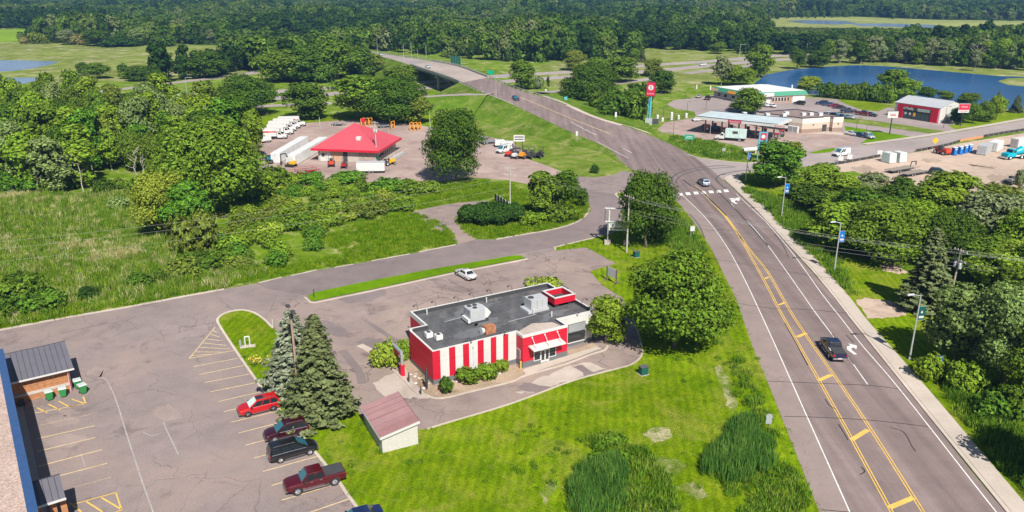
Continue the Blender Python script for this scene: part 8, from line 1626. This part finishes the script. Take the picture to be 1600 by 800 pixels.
t = machine(1579, 288, (1560, 282), 'skid_loader', 'white tracked skid loader at the right of the site', 'loader'); MB().box(-1.2, .8, -.55, .55, .5, 1.3).build('body', 'hvac_white', t, bevel=.06); c = MB().box(-.7, .5, -.5, .5, 1.3, 2.0).build('cab', 'charcoal', t); MB().box(.5, .52, -.4, .4, 1.35, 1.9).build('window', 'glass', c)
for s in (1, -1): MB().extrude_y([(-1.2, .0), (-1.5, .35), (-1.2, .7), (1.0, .7), (1.3, .35), (1.0, 0)], s * .9 - .2, s * .9 + .2).build('track', 'tyre', t); MB().pipe([(-1.1, s * .8, 1.6), (.9, s * .8, 1.3), (1.7, s * .75, .4)], .1, 6).build('lift_arm', 'hvac_white', t)
MB().hexa([(1.6, -1, .02), (2.3, -1, .02), (2.3, 1, .02), (1.6, 1, .02)], [(1.5, -1, .8), (1.65, -1, .8), (1.65, 1, .8), (1.5, 1, .8)]).build('bucket', 'steel', t)
t, bd, w, h0, h1 = board(1459, 236, 223.5, 216, 7, 'yellow diamond warning sign above the telehandler', 'yellow_sign', posts=(0,)); bd.rotation_euler = (0, R(45), 0); z = (h0 + h1) / 2; bd.location = (-z * math.sin(R(45)), 0, z - z * math.cos(R(45)))
# ------------------------------------------------------------------ rental yard machines
t = machine(455, 260.5, (430, 258), 'mini_excavator', 'yellow and white mini excavator in the rental yard', 'excavator')
for s in (1, -1): MB().extrude_y([(-1.2, .05), (-1.45, .35), (-1.2, .65), (1.2, .65), (1.45, .35), (1.2, .05)], s * .75 - .2, s * .75 + .2).build('track', 'tyre', t)
MB().box(-1.4, .3, -.75, .75, .7, 1.6).build('body', 'machine_yellow', t, bevel=.12); c = MB().box(-.5, .7, -.2, .75, 1.2, 2.5).build('cab', 'white_paint', t, bevel=.06); MB().box(.69, .72, -.1, .65, 1.5, 2.4).build('window', 'glass', c); MB().pipe([(.4, -.4, 1.2), (1.8, -.4, 3.3), (3.4, -.4, 3.0)], .16, 6).build('boom', 'charcoal', t); MB().pipe([(3.4, -.4, 3.0), (3.5, -.4, 1.0)], .13, 6).build('stick', 'charcoal', t); MB().hexa([(3.2, -.7, .4), (3.7, -.7, .2), (3.7, -.1, .2), (3.2, -.1, .4)], [(3.3, -.7, 1.1), (3.6, -.7, 1.0), (3.6, -.1, 1.0), (3.3, -.1, 1.1)]).build('bucket', 'charcoal', t)
def mower(px, py, to, label, mat, name='lawn_tractor', s=1.0, rz=None):
    t = machine(px, py, to, name, label, 'machine'); t.scale = (s,) * 3
    MB().box(.1, 1.2, -.4, .4, .45, 1.0).build('hood', mat, t, bevel=.08); MB().box(-1.0, .1, -.5, .5, .35, .6).build('deck', mat, t, bevel=.04); MB().box(-.75, -.25, -.3, .3, .6, .75).build('seat', 'charcoal', t); MB().box(-.85, -.75, -.3, .3, .6, 1.25).build('backrest', 'charcoal', t); MB().pipe([(-.9, -.45, .6), (-.9, -.45, 1.8), (-.9, .45, 1.8), (-.9, .45, .6)], .05).build('roll_bar', 'charcoal', t); MB().tube((.0, 0, 1.0), (-.15, 0, 1.15), .2, n=10).build('steering_wheel', 'charcoal', t)
    for x, r in ((-.7, .42), (.9, .28)):
        for q in (1, -1): wheel_at(t, x, q * .62, r, wd=.25)
mower(608, 258, (618, 256), 'yellow lawn tractor right of the white enclosed trailer', 'machine_yellow', s=1.5); mower(518, 259.5, (518, 264), 'small red and white utility machine by the shop wall', 'machine_red', s=1.5); mower(538, 262, (536, 266), 'dark red tractor in front of the rental shop', 'deep_red', s=1.3); mower(797, 244, (790, 247), 'red machine leftmost of the row by the yard sign', 'machine_red', s=1.5); mower(806, 247, (800, 250), 'white and black machine second in the row by the yard sign', 'hvac_white', s=1.5); mower(818, 247, (812, 250), 'orange machine third in the row by the yard sign', 'orange', s=1.7); mower(829, 247, (824, 250), 'dark machine fourth in the row by the yard sign', 'charcoal', s=1.6); mower(843, 246, (838, 249), 'black machine at the right end of the row by the yard sign', 'black', s=1.5)
for i, (x, y) in enumerate(((567, 196), (573, 196), (579, 195.5), (643, 203), (649, 203), (655, 203), (614, 201))):
    t = thing('tow_dolly', ['first', 'second', 'third', 'fourth', 'fifth', 'sixth', 'seventh'][i] + ' upright orange tow dolly counted from the left at the back of the yard', 'tow dolly', G(x, y), 1.2, 'orange tow dollies')
    MB().pipe([(-1.1, 0, .1), (-1.1, 0, 2.4), (1.1, 0, 2.4), (1.1, 0, .1), (-1.1, 0, .1)], .14, 6).build('frame', 'orange', t); MB().pipe([(-1.1, 0, .1), (0, .2, 1.6), (1.1, 0, .1)], .12, 6).build('brace', 'orange', t); MB().tube((-.8, .15, .35), (-.8, .4, .35), .35, n=12).build('tyre', 'tyre', t); MB().tube((.8, .15, .35), (.8, .4, .35), .35, n=12).build('tyre', 'tyre', t)
flatbed(750, 218, (765, 217), 4.6, 'left black car hauler by the tall yard tree', mat='steel', name='car_hauler', rails=.5, h=.6); flatbed(762, 224, (778, 223), 4.6, 'right black car hauler by the tall yard tree', mat='steel', name='car_hauler', rails=.5, h=.6); flatbed(463, 274, (480, 272), 5.5, 'front open trailer at the yard edge behind the bushes', mat='wood_deck', rails=.6, h=.65, rail_mat='deep_red'); flatbed(478, 269, (495, 267), 5.0, 'rear open trailer at the yard edge behind the bushes', mat='wood_deck', rails=.6, h=.65, rail_mat='deep_red'); flatbed(600, 199, (615, 198), 4.2, 'low car trailer behind the red roof', mat='steel', h=.6, rails=.4); flatbed(527, 196, (540, 196), 3.5, 'small trailer at the back left of the yard', mat='steel', h=.6)
# teal screen and low wall beyond the overpass
low_fence([(704, 100), (712, 101.5), (720, 103)], 5.0, 'teal_sheet', 'teal screened enclosure beyond the overpass', 'screen_fence')
t = thing('farmhouse', 'small pale house among the trees at the far marsh', 'house', G(160, 52), .3); MB().box(-7, 7, -5, 5, 0, 5).build('wall', 'white_wall', t); MB().hexa([(-7.5, -5.5, 5), (7.5, -5.5, 5), (7.5, 5.5, 5), (-7.5, 5.5, 5)], [(-7.5, -.1, 9), (7.5, -.1, 9), (7.5, .1, 9), (-7.5, .1, 9)]).build('roof', 'metal_roof', t); w_ = MB().box(-2, 0, -5.1, -5, 1.5, 3.5).build('window', 'charcoal', t)
# ------------------------------------------------------------------ air
m = MB(); m.box(-5200, 5200, -60, 6500, -2, 62); hz = m.build('haze'); tag(hz, 'thin blue summer haze over the whole view', 'haze', kind='stuff')
hm = bpy.data.materials.new('haze_air'); hm.use_nodes = True; hn = hm.node_tree; hn.nodes.clear(); ho = hn.nodes.new('ShaderNodeOutputMaterial'); hv = hn.nodes.new('ShaderNodeVolumePrincipled')
hv.inputs['Color'].default_value = (.24, .48, .95, 1); hv.inputs['Density'].default_value = .00018; hv.inputs['Anisotropy'].default_value = 0.2; hn.links.new(hv.outputs[0], ho.inputs['Volume']); hz.data.materials.append(hm)
